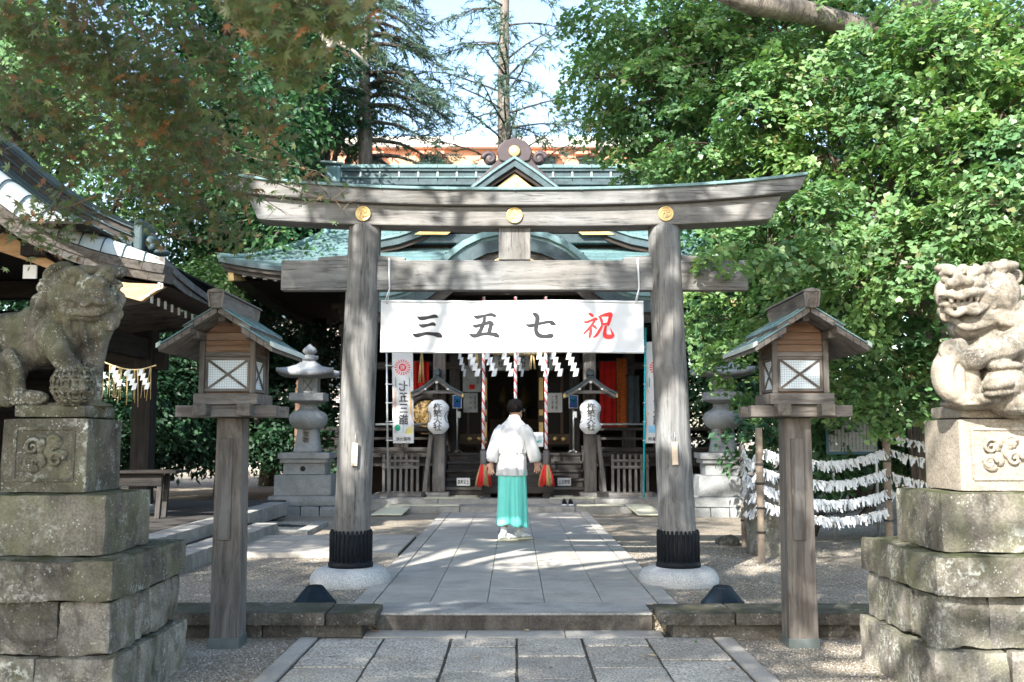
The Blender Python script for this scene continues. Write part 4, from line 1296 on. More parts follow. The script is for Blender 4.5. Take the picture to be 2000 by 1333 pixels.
# fascia of the eaves: copper lip over dark layers
for (dz0, dz1, yo, mt) in ((-.075, .0, -.02, 'copper_dark'), (-.155, -.077, .03, 'darkwood_x'), (-.24, -.157, .10, 'darkwood_x')):
    m = MB()
    for sy in (0, 1):
        R = []
        for k in range(41):
            x = -5.54 + 11.08 * k / 40
            f = 1 - (yo + .02) / 7
            y = EY + yo if sy == 0 else 2 * RY - EY - yo
            z = EZ + lift(x, 0)
            R.append([(x * f, y, z + dz0), (x * f, y, z + dz1), (x * f, y + (.3 if sy == 0 else -.3), z + dz1 + (.0 if dz1 < 0 else .1)), (x * f, y + (.3 if sy == 0 else -.3), z + dz0)])
        m.rings(R, smooth=False)
    for sx in (-1, 1):
        R = []
        for k in range(21):
            y = EY + .3 + (2 * (RY - EY) - .6) * k / 20
            z = EZ + .26 * abs((y - RY) / (EY - RY)) ** 6
            x = sx * (5.54 - yo - .02)
            R.append([(x, y, z + dz0), (x, y, z + dz1), (x - sx * .3, y, z + dz1 + .05), (x - sx * .3, y, z + dz0)])
        m.rings(R, smooth=False)
    m.build('eave_fascia', M[mt], hall)
# rafters with white painted ends
raf = bpy.data.meshes.new('rafter')
mm_ = MB().box((-.034, 0, -.04), (.034, 2.6, .04)); me = mm_.mesh('rafter'); me.materials.append(M['darkwood_y'])
ec = MB().box((-.036, -.012, -.042), (.036, -.001, .042)).mesh('white_end'); ec.materials.append(M['paper'])
for k in range(53):
    x = -5.1 + .196 * k
    if abs(x) < 2.0: continue
    z = 4.285 + lift(x * 1.04, 0) * .9
    o = link('rafter', me, None, hall, Vector((x, 18.58, z)) - W(hall), rot=(rad(9), 0, 0))
    link('white_end', ec, None, o)
for sx in (-1, 1):
    MB().bar((sx * 5.35, 18.62, 4.44), (sx * 3.6, 21.1, 4.75), .12, .16).build('hip_rafter', M['darkwood_y'], hall)
    MB().bar((sx * 5.36, 18.58, 4.44), (sx * 5.19, 18.84, 4.48), .15, .19).build('gilt_cap', M['gold_dull'], hall, .01)
# soffit, body, brackets
m = MB()
m.add([(-5.2, 18.7, 4.36), (5.2, 18.7, 4.36), (3.6, 21.25, 4.78), (-3.6, 21.25, 4.78)], [(0, 1, 2, 3)])
for sx in (-1, 1):
    m.add([(sx * 5.2, 18.7, 4.36), (sx * 5.2, 27.3, 4.36), (sx * 3.6, 24.8, 4.78), (sx * 3.6, 21.25, 4.78)], [(0, 1, 2, 3)])
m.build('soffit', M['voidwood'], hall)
D_ = lambda nm, a, b_, ax='x', bev=.006, mt='darkwood_', par=hall: MB().box(a, b_).build(nm, M[mt + ax], par, bev)
for x in (-3.6, -2.45, -1.27, 1.27, 2.45, 3.6):
    D_('column', (x - .11, 21.14, .45), (x + .11, 21.36, 4.4), 'z')
D_('wall_beam', (-3.75, 21.10, 3.55), (3.75, 21.40, 3.80)); D_('wall_beam', (-3.75, 21.10, 4.3), (3.75, 21.40, 4.6)); D_('wall_beam', (-3.7, 21.12, 2.85), (3.7, 21.38, 3.0))
for x in np.linspace(-3.6, 3.6, 9):
    m = MB(); m.box((x - .16, 20.98, 4.02), (x + .16, 21.09, 4.12)); m.box((x - .30, 20.96, 4.13), (x + .30, 21.09, 4.24)); m.box((x - .09, 20.9, 3.86), (x + .09, 21.09, 4.01))
    m.build('bracket', M['darkwood_x'], hall, .01)
for sx in (-1, 1):
    MB().box((sx * 3.66 - .05, 21.41, .5), (sx * 3.66 + .05, 25, 4.6)).build('side_wall', M['darkwood_y'], hall)
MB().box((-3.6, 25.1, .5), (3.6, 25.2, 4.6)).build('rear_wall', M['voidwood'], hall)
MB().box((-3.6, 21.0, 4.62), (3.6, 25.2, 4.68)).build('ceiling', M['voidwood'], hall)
# floor, balcony
for k in range(12):
    a = -4.35 + 8.7 * k / 12
    if -1.4 < a + .36 < 1.4:
        y0 = 19.95
    else: y0 = 19.75
    D_('floor_plank', (a + .003, y0, 1.02), (a + .722, 25, 1.10), 'y', .004, 'darkwood_')
D_('floor_beam', (-4.3, 19.9, .84), (4.3, 20.02, 1.018))
for x in np.linspace(-4.1, 4.1, 8):
    if abs(x) < 1.3: continue
    D_('floor_post', (x - .07, 20.0, UP), (x + .07, 20.14, .86), 'z')
MB().box((-4.2, 20.9, UP), (4.2, 21.0, 1.0)).build('under_floor_wall', M['voidwood'], hall)
def railing(x0, x1):
    r = MB()
    rail = D_('balcony_rail', (x0, 19.80, 1.54), (x1, 19.88, 1.61), 'x', .012)
    D_('balcony_rail', (x0, 19.81, 1.36), (x1, 19.87, 1.41), 'x', .008); D_('balcony_rail', (x0, 19.80, 1.13), (x1, 19.89, 1.21), 'x', .008)
    for x in np.arange(min(x0, x1) + .1, max(x0, x1), .62):
        D_('rail_post', (x - .035, 19.805, 1.211), (x + .035, 19.875, 1.359), 'z'); D_('rail_post', (x - .03, 19.81, 1.411), (x + .03, 19.87, 1.539), 'z')
railing(-4.25, -1.45); railing(1.45, 4.25)
for sx in (-1, 1):
    for (x, h) in ((sx * 1.45, 1.72), (sx * 4.28, 2.35)):
        post = D_('newel_post', (x - .075, 19.77, .9), (x + .075, 19.92, h), 'z', .008, 'warm_' if h > 2 else 'darkwood_')
        m = MB(); m.lathe([(.085, 0), (.09, .03), (.06, .05), (.07, .09), (.085, .13), (.06, .19), (.012, .24), (.001, .245)], (x, 19.845, h), 16); m.build('onion_finial', M['warm_z'] if h > 2 else M['bronze'], post)
    D_('side_rail', (sx * 4.24 - .04, 19.93, 2.0), (sx * 4.24 + .04, 24, 2.09), 'y', .006, 'warm_')
    D_('side_rail', (sx * 4.24 - .04, 19.93, 1.5), (sx * 4.24 + .04, 24, 1.58), 'y')
# pale pole laid along the rail
for (x0, x1) in ((-2.75, -1.7), (1.62, 2.62)):
    m = MB(); m.tube([(x0, 19.74, 1.66), (x1, 19.74, 1.67)], .022, 8); m.build('handrail_pole', M['steel'], hall)
# wooden stair
for k in range(5):
    z = .317 + .157 * (k + 1)
    y = 18.95 + .21 * k
    st = D_('stair_tread', (-1.32, y - .03, z - .05), (1.32, y + .23, z), 'x', .006, 'greywood_' if k < 1 else 'darkwood_')
    D_('stair_riser', (-1.30, y, z - .157), (1.30, y + .02, z - .052), 'x', .003)
for sx in (-1, 1):
    m = MB(); m.add([(sx * 1.37 - .04, 18.8, .317), (sx * 1.37 - .04, 19.98, 1.25), (sx * 1.37 - .04, 19.98, .85), (sx * 1.37 - .04, 19.2, .317), (sx * 1.37 + .04, 18.8, .317), (sx * 1.37 + .04, 19.98, 1.25), (sx * 1.37 + .04, 19.98, .85), (sx * 1.37 + .04, 19.2, .317)], [(0, 1, 2, 3), (7, 6, 5, 4), (0, 4, 5, 1), (1, 5, 6, 2), (2, 6, 7, 3), (3, 7, 4, 0)])
    m.build('stair_string', M['darkwood_y'], hall, .004)
# stone landing under the porch
for (x0, x1, y0, y1, z0, z1) in ((-1.93, 2.02, 17.2, 18.2, UP - .05, .229), (-2.75, 2.80, 17.88, 20.4, UP - .05, .317)):
    n = 4
    for k in range(n):
        a = x0 + (x1 - x0) * k / n
        block('landing_stone', (a + .003, y0, z0), (a + (x1 - x0) / n - .003, y1, z1), M['kerb'], hall, r=.012, amp=.003, res=.14)
# porch columns, braces, rainbow beam
for sx in (-1, 1):
    x = sx * 1.405
    block('column_base', (x - .2, 18.42, .317), (x + .2, 18.84, .40), M['kerb'], hall, r=.02, amp=.003)
    D_('porch_column', (x - .115, 18.52, .40), (x + .115, 18.75, 3.75), 'z', .02, 'greywood_')
    MB().bar((x + sx * .25, 18.48, .40), (x + sx * .135, 18.46, 1.45), .075, .12, up=(0, 1, 0)).build('slanted_post', M['greywood_z'], hall, .006)
    MB().box((x + sx * .17 - .07, 18.4, .32), (x + sx * .35 + .07, 18.6, .42)).build('post_shoe', M['darkwood_x'], hall, .01)
    D_('bracket_block', (x - .24, 18.45, 3.55), (x + .24, 18.82, 3.72), 'x', .03)
    D_('tie_beam', (x - .06, 18.76, 3.2), (x + .06, 21.1, 3.4), 'y')
D_('rainbow_beam', (-2.2, 18.54, 3.12), (2.2, 18.73, 3.45), 'x', .03); D_('porch_purlin', (-2.3, 18.5, 3.73), (2.3, 18.76, 3.86), 'x', .02)
# karahafu porch roof
KP = [(0, 5.02), (.3, 5.0), (.6, 4.93), (.9, 4.79), (1.15, 4.59), (1.4, 4.34), (1.65, 4.13), (1.9, 3.99), (2.15, 3.915), (2.4, 3.90), (2.62, 3.93)]
KX = [-p[0] for p in reversed(KP[1:])] + [p[0] for p in KP]; KZ = [p[1] for p in reversed(KP[1:])] + [p[1] for p in KP]
def kz(x): return float(np.interp(x, KX, KZ))
xs = np.linspace(-2.62, 2.62, 61)
def band(nm, y0, y1, t0, t1, mt, xa=-2.62, xb=2.62, par=hall, n=61):
    m = MB(); R = []
    for x in np.linspace(xa, xb, n):
        d = .01; sl = (kz(x + d) - kz(x - d)) / (2 * d); L = math.hypot(1, sl); nx, nz = -sl / L, 1 / L
        R.append([(x + nx * t0, y0, kz(x) + nz * t0), (x + nx * t1, y0, kz(x) + nz * t1), (x + nx * t1, y1, kz(x) + nz * t1), (x + nx * t0, y1, kz(x) + nz * t0)])
    m.rings(R, smooth=False)
    return m.build(nm, mt, par)
kr_ = band('porch_roof', 17.42, 20.2, -.08, .0, M['copper'])
band('porch_verge', 17.36, 17.62, -.02, .085, M['copper'])
for k in range(27):
    x = -2.5 + 5.0 * k / 26
    band('copper_seam', 17.352, 17.64, .084, .100, M['copper_dark'], x - .008, x + .008, kr_, 3)
band('barge_board', 17.40, 17.50, -.30, -.085, M['copper_dark'])
band('barge_board', 17.46, 17.54, -.48, -.303, M['darkwood_x'])
band('porch_ceiling', 17.56, 20.2, -.14, -.085, M['voidwood'])
m = MB(); m.prism([(-.42, 4.50), (-.2, 4.62), (0, 4.68), (.2, 4.62), (.42, 4.50), (.25, 4.42), (0, 4.36), (-.25, 4.42)], 17.43, 17.48); m.build('gilt_pendant', M['gold_dull'], hall, .008)
for sx in (-1, 1):
    m = MB(); m.prism([(sx * 1.28, 4.15), (sx * 1.42, 4.08), (sx * 1.40, 4.01), (sx * 1.3, 4.05)], 17.38, 17.42); m.build('gilt_fitting', M['gold_dull'], hall)
MB().box((-2.0, 18.0, 4.0), (2.0, 18.1, 4.5)).build('porch_gable_panel', M['voidwood'], hall)
# chidori gable on the roof
GP = [(0, 6.97), (.4, 6.70), (.82, 6.38), (1.2, 6.02), (1.5, 5.76), (1.9, 5.53), (2.3, 5.39), (2.75, 5.30)]
GX = [-p[0] for p in reversed(GP[1:])] + [p[0] for p in GP]; GZ = [p[1] for p in reversed(GP[1:])] + [p[1] for p in GP]
def gzz(x): return float(np.interp(x, GX, GZ))
def gband(nm, y0, y1, d0, d1, mt, par=hall, xa=-2.75, xb=2.75, n=45):
    for (a, b_) in ((xa, min(0, xb)), (max(0, xa), xb)):
        if b_ <= a: continue
        m = MB(); R = []
        for x in np.linspace(a, b_, n):
            R.append([(x, y0, gzz(x) + d0), (x, y0, gzz(x) + d1), (x, y1, gzz(x) + d1), (x, y1, gzz(x) + d0)])
        m.rings(R, smooth=False)
        o = m.build(nm, mt, par)
    return o
gb = gband('gable_roof', 19.55, 22.8, -.06, .02, M['shingle'])
gband('gable_verge', 19.48, 19.80, .0, .06, M['copper'])
for k in range(17):
    x = .25 + .155 * k
    for s_ in (-1, 1):
        gband('copper_seam', 19.472, 19.81, .059, .072, M['copper_dark'], gb, s_ * x - .008, s_ * x + .008, 3)
gband('barge_board', 19.52, 19.60, -.15, -.003, M['copper_dark'])
gband('inner_barge', 19.58, 19.64, -.24, -.152, M['voidwood'])
m = MB()
for (a, b_) in ((-2.6, 0), (0, 2.6)):
    X_ = np.linspace(a, b_, 14)
    m.grid([[(x, 19.9, 5.2) for x in X_], [(x, 19.9, gzz(x) - .1) for x in X_]], smooth=False)
m.build('gable_panel', M['voidwood'], hall)
MB().box((-2.2, 19.62, 5.28), (2.2, 19.86, 5.46)).build('gable_beam', M['copper_dark'], hall, .01)
MB().box((-1.8, 19.66, 5.50), (1.8, 19.84, 5.60)).build('gable_beam', M['darkwood_x'], hall, .01)
m = MB(); m.prism([(0, 6.71), (-.55, 6.27), (-.72, 6.05), (-.25, 6.02), (-.12, 6.08), (0, 6.20), (.12, 6.08), (.25, 6.02), (.72, 6.05), (.55, 6.27)], 19.645, 19.675)
gp = m.build('gilt_gable_plate', M['gold'], hall, .006)
m = MB(); m.lathe([(.001, -.02), (.085, -.02), (.085, .01), (.07, .02), (.001, .02)], (0, 0, 0), 20); m.v = [(p[0], 19.64 - p[2], 6.42 + p[1]) for p in m.v]; m.build('crest_boss', M['gold_dull'], gp)
for sx in (-1, 1):
    for (x, z, r) in ((.2, 6.12, .03), (.3, 6.06, .025), (.42, 6.06, .02)):
        m = MB(); m.prism([(sx * (x - r), z - r), (sx * (x + r), z - r), (sx * x, z + r * 1.5)], 19.635, 19.65); m.build('cut_out', M['voidwood'], gp)
    m = MB(); m.prism([(sx * 2.0, 5.42), (sx * 1.34, 5.42), (sx * 1.22, 5.52), (sx * 1.42, 5.66), (sx * 1.30, 5.70), (sx * 1.62, 5.66)], 19.50, 19.53); m.build('gilt_foot_plate', M['gold'], hall, .006)
    pts = [(sx * (1.05 - .1 * math.cos(f * 7) * (1 - f)), 17.9, 5.02 + .1 * math.sin(f * 7) * (1 - f)) for f in np.linspace(0, .9, 16)]
# ridge of the main roof, in courses
def ridge_row(nm, z0, z1, dep, mt, step=0.0, gap=.0):
    if not step:
        return MB().box((-4.05, RY - dep, z0), (4.05, RY + dep, z1)).build(nm, mt, hall, .006)
    x = -4.05
    while x < 4.04:
        MB().box((x + gap, RY - dep, z0), (min(x + step, 4.05) - gap, RY + dep, z1)).build(nm, mt, hall, .004)
        x += step
ridge_row('ridge_course', 7.28, 7.36, .24, M['copper_dark']); ridge_row('ridge_tile', 7.362, 7.44, .225, M['copper_dark'], .45, .008)
ridge_row('ridge_course', 7.442, 7.47, .255, M['copper']); ridge_row('ridge_panel', 7.472, 7.60, .20, M['copper_dark'], .45, .012)
ridge_row('ridge_course', 7.602, 7.67, .25, M['copper_dark']); ridge_row('ridge_tile', 7.672, 7.75, .29, M['copper'], .45, .006)
for k in range(18):
    x = -4.05 + .45 * k
    MB().box((x - .018, RY - .225, 7.472), (x + .018, RY - .19, 7.60)).build('ridge_strut', M['copper_pale'], hall)
for sx in (-1, 1):
    MB().box((sx * 4.24 - .18, RY - .32, 7.30), (sx * 4.24 + .18, RY + .32, 7.72)).build('ridge_end', M['copper'], hall, .04)
    MB().bar((sx * 4.0, RY, 7.80), (sx * 4.55, RY, 7.84), .5, .05).build('ridge_end_cap', M['copper_pale'], hall, .02)
# bronze ridge-end ornament of the gable
og = thing('ridge_ornament', (0, 19.7, 7.05), 'brown bronze scrolled ornament with gold disc on the peak of the hall gable', 'roof ornament')
m = MB(); m.prism([(-.30, 7.18), (-.36, 7.36), (-.30, 7.50), (-.20, 7.60), (-.12, 7.61), (0, 7.66), (.12, 7.61), (.20, 7.60), (.30, 7.50), (.36, 7.36), (.30, 7.18), (0, 7.10)], 19.62, 19.80)
m.build('plate', M['bronze'], og, .02)
for sx in (-1, 1):
    m = MB()
    m.prism([(sx * .05, 7.17), (sx * .3, 7.28), (sx * .5, 7.02), (sx * .75, 6.80), (sx * .95, 6.60), (sx * .88, 6.52), (sx * .45, 6.84)] , 19.66, 19.82)
    m.build('wing', M['bronze'], og, .02)
    m = MB(); pts = [(sx * (.50 + .14 * (1 - f) * math.cos(8 * f)), 19.66, 7.22 + .14 * (1 - f) * math.sin(8 * f)) for f in np.linspace(0, .95, 24)]
    m.tube(pts, [.06 - .03 * f for f in np.linspace(0, 1, 24)], 8); ell(m, (sx * .5, 19.7, 7.22), (.13, .08, .13)); m.build('scroll', M['bronze'], og)
m = MB(); m.lathe([(.001, 0), (.11, 0), (.12, .02), (.10, .035), (.001, .03)], (0, 0, 0), 24); m.v = [(p[0], 19.615 - p[2], 7.36 + p[1]) for p in m.v]; m.build('gold_disc', M['gold'], og)
m = MB(); m.tube([(0, 19.7, 7.6), (0, 19.7, 7.84)], [.06, .045], 10); m.build('spike', M['copper_dark'], og)
og.location.z -= .21

# ---- inside and on the hall front
def lay(nm, px0, py0, px1, py1, Y, mt, par, th=.02, bev=0.0):
    a, b_ = at(px0, py1, Y), at(px1, py0, Y)
    return MB().box((a.x, Y, a.z), (b_.x, Y + th, b_.z)).build(nm, mt, par, bev)
# lattice doors either side of the opening, gilt fittings
for (a, b_) in ((880, 944), (1060, 1130)):
    d = lay('glass_door', a, 700, b_, 872, 21.20, m_flat('dark_door_glass', (.008, .008, .008), .3, 0, .2, 3, .1), hall, .02)
    lay('door_rail', a, 848, b_, 868, 21.15, M['hall_x'], d, .045, .004); lay('door_rail', a, 698, b_, 708, 21.15, M['hall_x'], d, .045, .004)
    for q in (a, (a + b_) / 2, b_ - 5):
        lay('door_stile', q, 709, q + 5, 847, 21.15, M['hall_z'], d, .04, .004)
for x in (947, 1057):
    for (y0, y1) in ((738, 782), (800, 812), (825, 866)):
        lay('gilt_plate', x - 4, y0, x + 4, y1, 21.12, M['gold'], hall, .02, .004)
    lay('door_post', x - 6, 700, x + 6, 872, 21.145, M['hall_z'], hall, .06, .004)
for x in (917, 936, 947, 1057, 1085, 1101):
    p = at(x, 858, 21.12)
    m = MB(); m.lathe([(.001, 0), (.055, 0), (.055, .01), (.03, .025), (.001, .03)], (0, 0, 0), 18); m.v = [(p.x + q[0], 21.13 - q[2], p.z + q[1]) for q in m.v]; m.build('gilt_boss', M['gold'], hall)
altar = thing('altar', (0, 24.3, 1.1), 'dim gilded altar furniture deep inside the hall', 'altar')
MB().box((-.9, 24.0, 1.1), (.9, 24.6, 1.55)).build('altar_table', M['hall_x'], altar, .01); MB().box((-.6, 24.2, 1.551), (.6, 24.6, 1.85)).build('altar_step', M['hall_x'], altar, .01)
for sx in (-1, 1):
    m = MB(); m.lathe([(.10, 0), (.03, .05), (.03, .25), (.11, .33), (.17, .45), (.10, .62), (.03, .75), (.001, .8)], (sx * .26, 24.4, 1.86), 12); m.build('gilt_ornament', m_flat('dark_gilt', (.10, .07, .03), .5, .4), altar)  # ornaments in a darker, duller gilt colour to keep them faint
# hanging cloths
def hang(nm, px0, px1, py0, py1, Y, mt, label, group=None):
    a, b_ = at(px0, py1, Y), at(px1, py0, Y)
    t = thing(nm, ((a.x + b_.x) / 2, Y, a.z), label, 'curtain', group)
    m = MB(); m.grid([[(x, Y + .025 * math.sin(x * 40), z) for x in np.linspace(a.x, b_.x, 26)] for z in (a.z, (a.z + b_.z) / 2, b_.z)])
    m.build('cloth', mt, t)
    m = MB(); m.tube([(a.x - .03, Y, b_.z), (b_.x + .03, Y, b_.z)], .015, 8); m.build('rod', M['darkwood_x'], t)
hang('curtain', 808, 838, 706, 836, 20.9, M['redcloth'], 'red curtain hanging behind the left paper lantern')
hang('curtain', 1172, 1202, 706, 836, 20.9, M['redcloth'], 'broad plain red curtain right of the right paper lantern')
hang('curtain', 1205, 1224, 700, 836, 20.95, M['orangecloth'], 'narrow orange patterned curtain between red curtain and grey cloth')
hang('curtain', 1226, 1248, 734, 830, 20.9, M['darkgrey'], 'dark grey cloth hanging right of the orange curtain')

# notices on the doors
def notice(px0, py0, px1, py1, Y, label, lines, seal=False, mt='paper', vertical=True):
    a, b_ = at(px0, py1, Y), at(px1, py0, Y)
    c = (a + b_) / 2
    t = thing('paper_notice', (c.x, Y, a.z), label, 'notice', 'paper notices on the hall doors')
    MB().box((a.x, Y, a.z), (b_.x, Y + .006, b_.z)).build('sheet', M[mt], t)
    w, h = b_.x - a.x, b_.z - a.z
    for k, (s_, fx, fz, sw, sh) in enumerate(lines):
        write('lettering', s_, (a.x + w * fx, Y, a.z + h * fz), h * sh, w * sw, M['ink'], t)
    if seal:
        MB().box((a.x + w * .35, Y - .004, a.z + h * .1), (a.x + w * .65, Y - .001, a.z + h * .28)).build('red_seal', M['redcloth'], t)
    return t
notice(904, 714, 940, 766, 21.08, 'large grey paper notice with a red seal, upper left of the doorway', [('お\n知\nら\nせ', .8, .6, .13, .6)], True, 'panelgrey')
notice(905, 768, 933, 806, 21.09, 'small pale notice under the larger one, left of the doorway', [('・\n・\n・', .5, .5, .12, .6), ('参\n拝\n者', .82, .5, .12, .7)], False, 'panelgrey')
notice(1069, 768, 1098, 806, 21.08, 'pale paper notice with vertical writing right of the doorway', [('ご\n祈\n祷', .35, .5, .13, .7), ('受\n付\n所', .62, .5, .16, .8)])

# offering box
ob = thing('offering_box', (.04, 18.5, .317), 'dark slatted wooden offering box at the foot of the stair, behind the priest', 'offering box')
B_ = lambda nm, a, b_, ax='x', bev=.006: MB().box(a, b_).build(nm, M['darkwood_' + ax], ob, bev)
for x in (-.50, .58):
    B_('foot', (x - .07, 18.2, .317), (x + .07, 18.85, .40), 'y')
B_('base', (-.60, 18.18, .401), (.70, 18.88, .52)); B_('front_panel', (-.56, 18.22, .521), (.66, 18.26, 1.02)); B_('back_panel', (-.56, 18.80, .521), (.66, 18.84, 1.02))
for x in (-.56, .62):
    B_('side_panel', (x, 18.261, .521), (x + .04, 18.799, 1.02), 'y')
B_('rim', (-.60, 18.18, 1.021), (.70, 18.27, 1.10)); B_('rim', (-.60, 18.79, 1.021), (.70, 18.88, 1.10))
for k in range(9):
    x = -.56 + .148 * k
    B_('slat', (x, 18.271, 1.04), (x + .05, 18.789, 1.085), 'y', .003)
# placard on the offering box
a, b_ = at(1035, 873, 18.14), at(1061, 845, 18.14)
t = thing('placard', ((a.x + b_.x) / 2, 18.14, a.z), 'white placard with teal print propped on the right of the offering box', 'placard')
MB().box((a.x, 18.14, a.z), (b_.x, 18.155, b_.z)).build('board', M['paper'], t, .002)
M['teal'] = m_flat('teal_print', (.03, .42, .40), .7)
for (fx, fz, r) in ((.35, .7, .022), (.55, .35, .03)):
    m = MB(); m.lathe([(.001, 0), (r, 0), (r, .003), (.001, .003)], (0, 0, 0), 12); m.v = [(a.x + (b_.x - a.x) * fx + q[0], 18.138 - q[2], a.z + (b_.z - a.z) * fz + q[1] * .6) for q in m.v]; m.build('printed_mark', M['teal'], t)
write('lettering', '七五三\n初穂料', (a.x + (b_.x - a.x) * .74, 18.14, (a.z + b_.z) / 2), .12, .07, M['teal'], t)

# bell ropes
def bell_rope(px, label, tassel=True):
    Y = 18.0
    top = at(px, 580, Y); bot = at(px, 880, Y)
    t = thing('bell_rope', (top.x, Y, bot.z), label, 'bell rope', 'bell ropes over the offering box')
    z1, z0 = top.z, at(px, 845, Y).z
    z0 = bot.z + .02
    r0 = .026
    names = [('white_strand', M['cloth']), ('red_strand', m_flat('faded_red_cord', (.48, .10, .09), .9)), ('white_strand', m_flat('grey_cord', (.55, .50, .52), .9))]
    for k in range(3):
        pts = []
        n = 110
        for j in range(n):
            f = j / (n - 1)
            z = z1 + (z0 - z1) * f
            a = 2 * math.pi * (k / 3 + 15 * f)
            pts.append((top.x + r0 * .62 * math.cos(a), Y + r0 * .62 * math.sin(a), z))
        m = MB(); m.tube(pts, r0 * .62, 6); m.build(names[k][0], names[k][1], t)
    if tassel:
        m = MB(); m.lathe([(.03, .26), (.055, .255), (.058, .01), (.05, .0)], (top.x, Y, bot.z - .26), 16); m.build('sleeve', M['greywood_z'], t)
        zt = bot.z - .255
        for k in range(72):
            a = 2 * math.pi * k / 72 + random.uniform(-.03, .03)
            L = random.uniform(.34, .40); s_ = random.uniform(.10, .155)
            c, s2 = math.cos(a), math.sin(a)
            red = (math.floor(a / (math.pi / 3) + .5) % 2) == 0
            m = MB(); m.tube([(top.x + .045 * c, Y + .045 * s2, zt + .01), (top.x + s_ * .72 * c, Y + s_ * .72 * s2, zt - L * .5), (top.x + s_ * c, Y + s_ * s2, zt - L)], [.007, .011, .006], 4)
            m.build('tassel_tuft', M['redink'] if red else M['straw'], t)
    return t
bell_rope(945, 'twisted red and white bell rope with red and straw tassel, left of the priest')
bell_rope(1007, 'twisted bell rope directly above the head of the priest', False)
bell_rope(1066, 'twisted red and white bell rope with red and straw tassel, right of the priest')

# shimenawa under the porch beam with its zigzag papers
sh = thing('straw_rope_garland', (0, 18.3, 2.95), 'thick twisted straw rope across the porch with white zigzag papers', 'straw rope')
zr = at(1005, 688, 18.3).z
for k in range(3):
    pts = []; rs = []
    for j in range(120):
        f = j / 119
        x = -1.3 + 2.7 * f
        R_ = .05 + .03 * math.sin(math.pi * f)
        a = 2 * math.pi * (k / 3 + 11 * f)
        pts.append((x, 18.3 + R_ * .6 * math.cos(a), zr + .02 + .10 * (abs(f - .5) * 2) ** 2 + R_ * .6 * math.sin(a))); rs.append(R_ * .62)
    m = MB(); m.tube(pts, rs, 8); m.build('rope_strand', M['rope'], sh)
def shide(nm, p, L, w, parent, yaw=0.0, flipx=1, lean=0.0, mt=None):
    m = MB(); n = 4
    x = 0.0
    for k in range(n):
        z0 = -L * k / n; z1 = -L * (k + 1.25) / n
        x0 = flipx * w * .5 * k
        y = -.006 * k + lean * k
        sk = flipx * w * .25
        pts = [(x0 + sk, z0), (x0 + w + sk, z0 + .01), (x0 + w * .9, z1), (x0 - w * .1, z1 - .01)]
        m.add([(a, y + .008 * math.sin(a * 40), b_) for a, b_ in pts], [(0, 1, 2, 3)])
    R = Matrix.Rotation(yaw, 3, 'Z')
    m.v = [tuple(R @ Vector((q[0] - w * .9 * flipx - (w if flipx < 0 else 0) * .0, q[1], q[2])) + Vector(p)) for q in m.v]
    return m.build(nm, mt or M['paper'], parent)
for (px, yaw, fl) in ((897, 1.0, 1), (919, .15, 1), (952, .1, 1), (985, -.1, 1), (1009, .9, 1), (1053, 0, 1), (1080, .1, 1), (1111, -.1, 1)):
    p = at(px + 3, 690, 18.22)
    shide('zigzag_paper', (p.x, 18.2, p.z + .02), .42, .085, sh, yaw, fl)
for (px, L) in ((824, .55), (930, .3), (1040, .3)):
    p = at(px, 690, 18.28)
    m = MB()
    for k in range(9):
        a = random.uniform(-.05, .05)
        m.tube([(p.x + a * .3, 18.28, p.z + .02), (p.x + a * 1.3, 18.28 + a * .5, p.z - L)], .005, 4)
    m.build('straw_tuft', M['straw'], sh)

# row of inner paper lanterns under the beam
for (px, s_) in ((931, '大社'), (978, '大社'), (1022, '大社'), (1068, '大社')):
    p = at(px, 706, 20.6)
    t = thing('paper_lantern', (p.x, 20.6, p.z), 'white paper lantern in the row under the porch beam, %s' % {931: 'farthest left', 978: 'second from the left', 1022: 'third from the left', 1068: 'farthest right'}[px], 'paper lantern', 'row of inner paper lanterns')
    m = MB(); m.lathe([(.08, -.2)] + [(.17 * math.sin(math.acos(max(-1, min(1, z / .26)))) + .004 * (k % 2), z) for k, z in enumerate(np.linspace(-.19, .19, 19))] + [(.08, .2)], (p.x, 20.6, p.z), 24); m.build('paper_shade', M['paper'], t)
    def fn(u, v, p=p): 
        r = .17 * math.sin(math.acos(max(-1, min(1, v / .26)))) + .012
        return (p.x + r * math.sin(u / .17), 20.6 - r * math.cos(u / .17), p.z + v)
    write('lettering', '大\n社', None, .26, .11, M['ink'], t, fn)
    for z in (-.22, .2):
        m = MB(); m.lathe([(.075, 0), (.085, .002), (.085, .022), (.075, .024)], (p.x, 20.6, p.z + z), 20); m.build('hoop', M['black'], t)

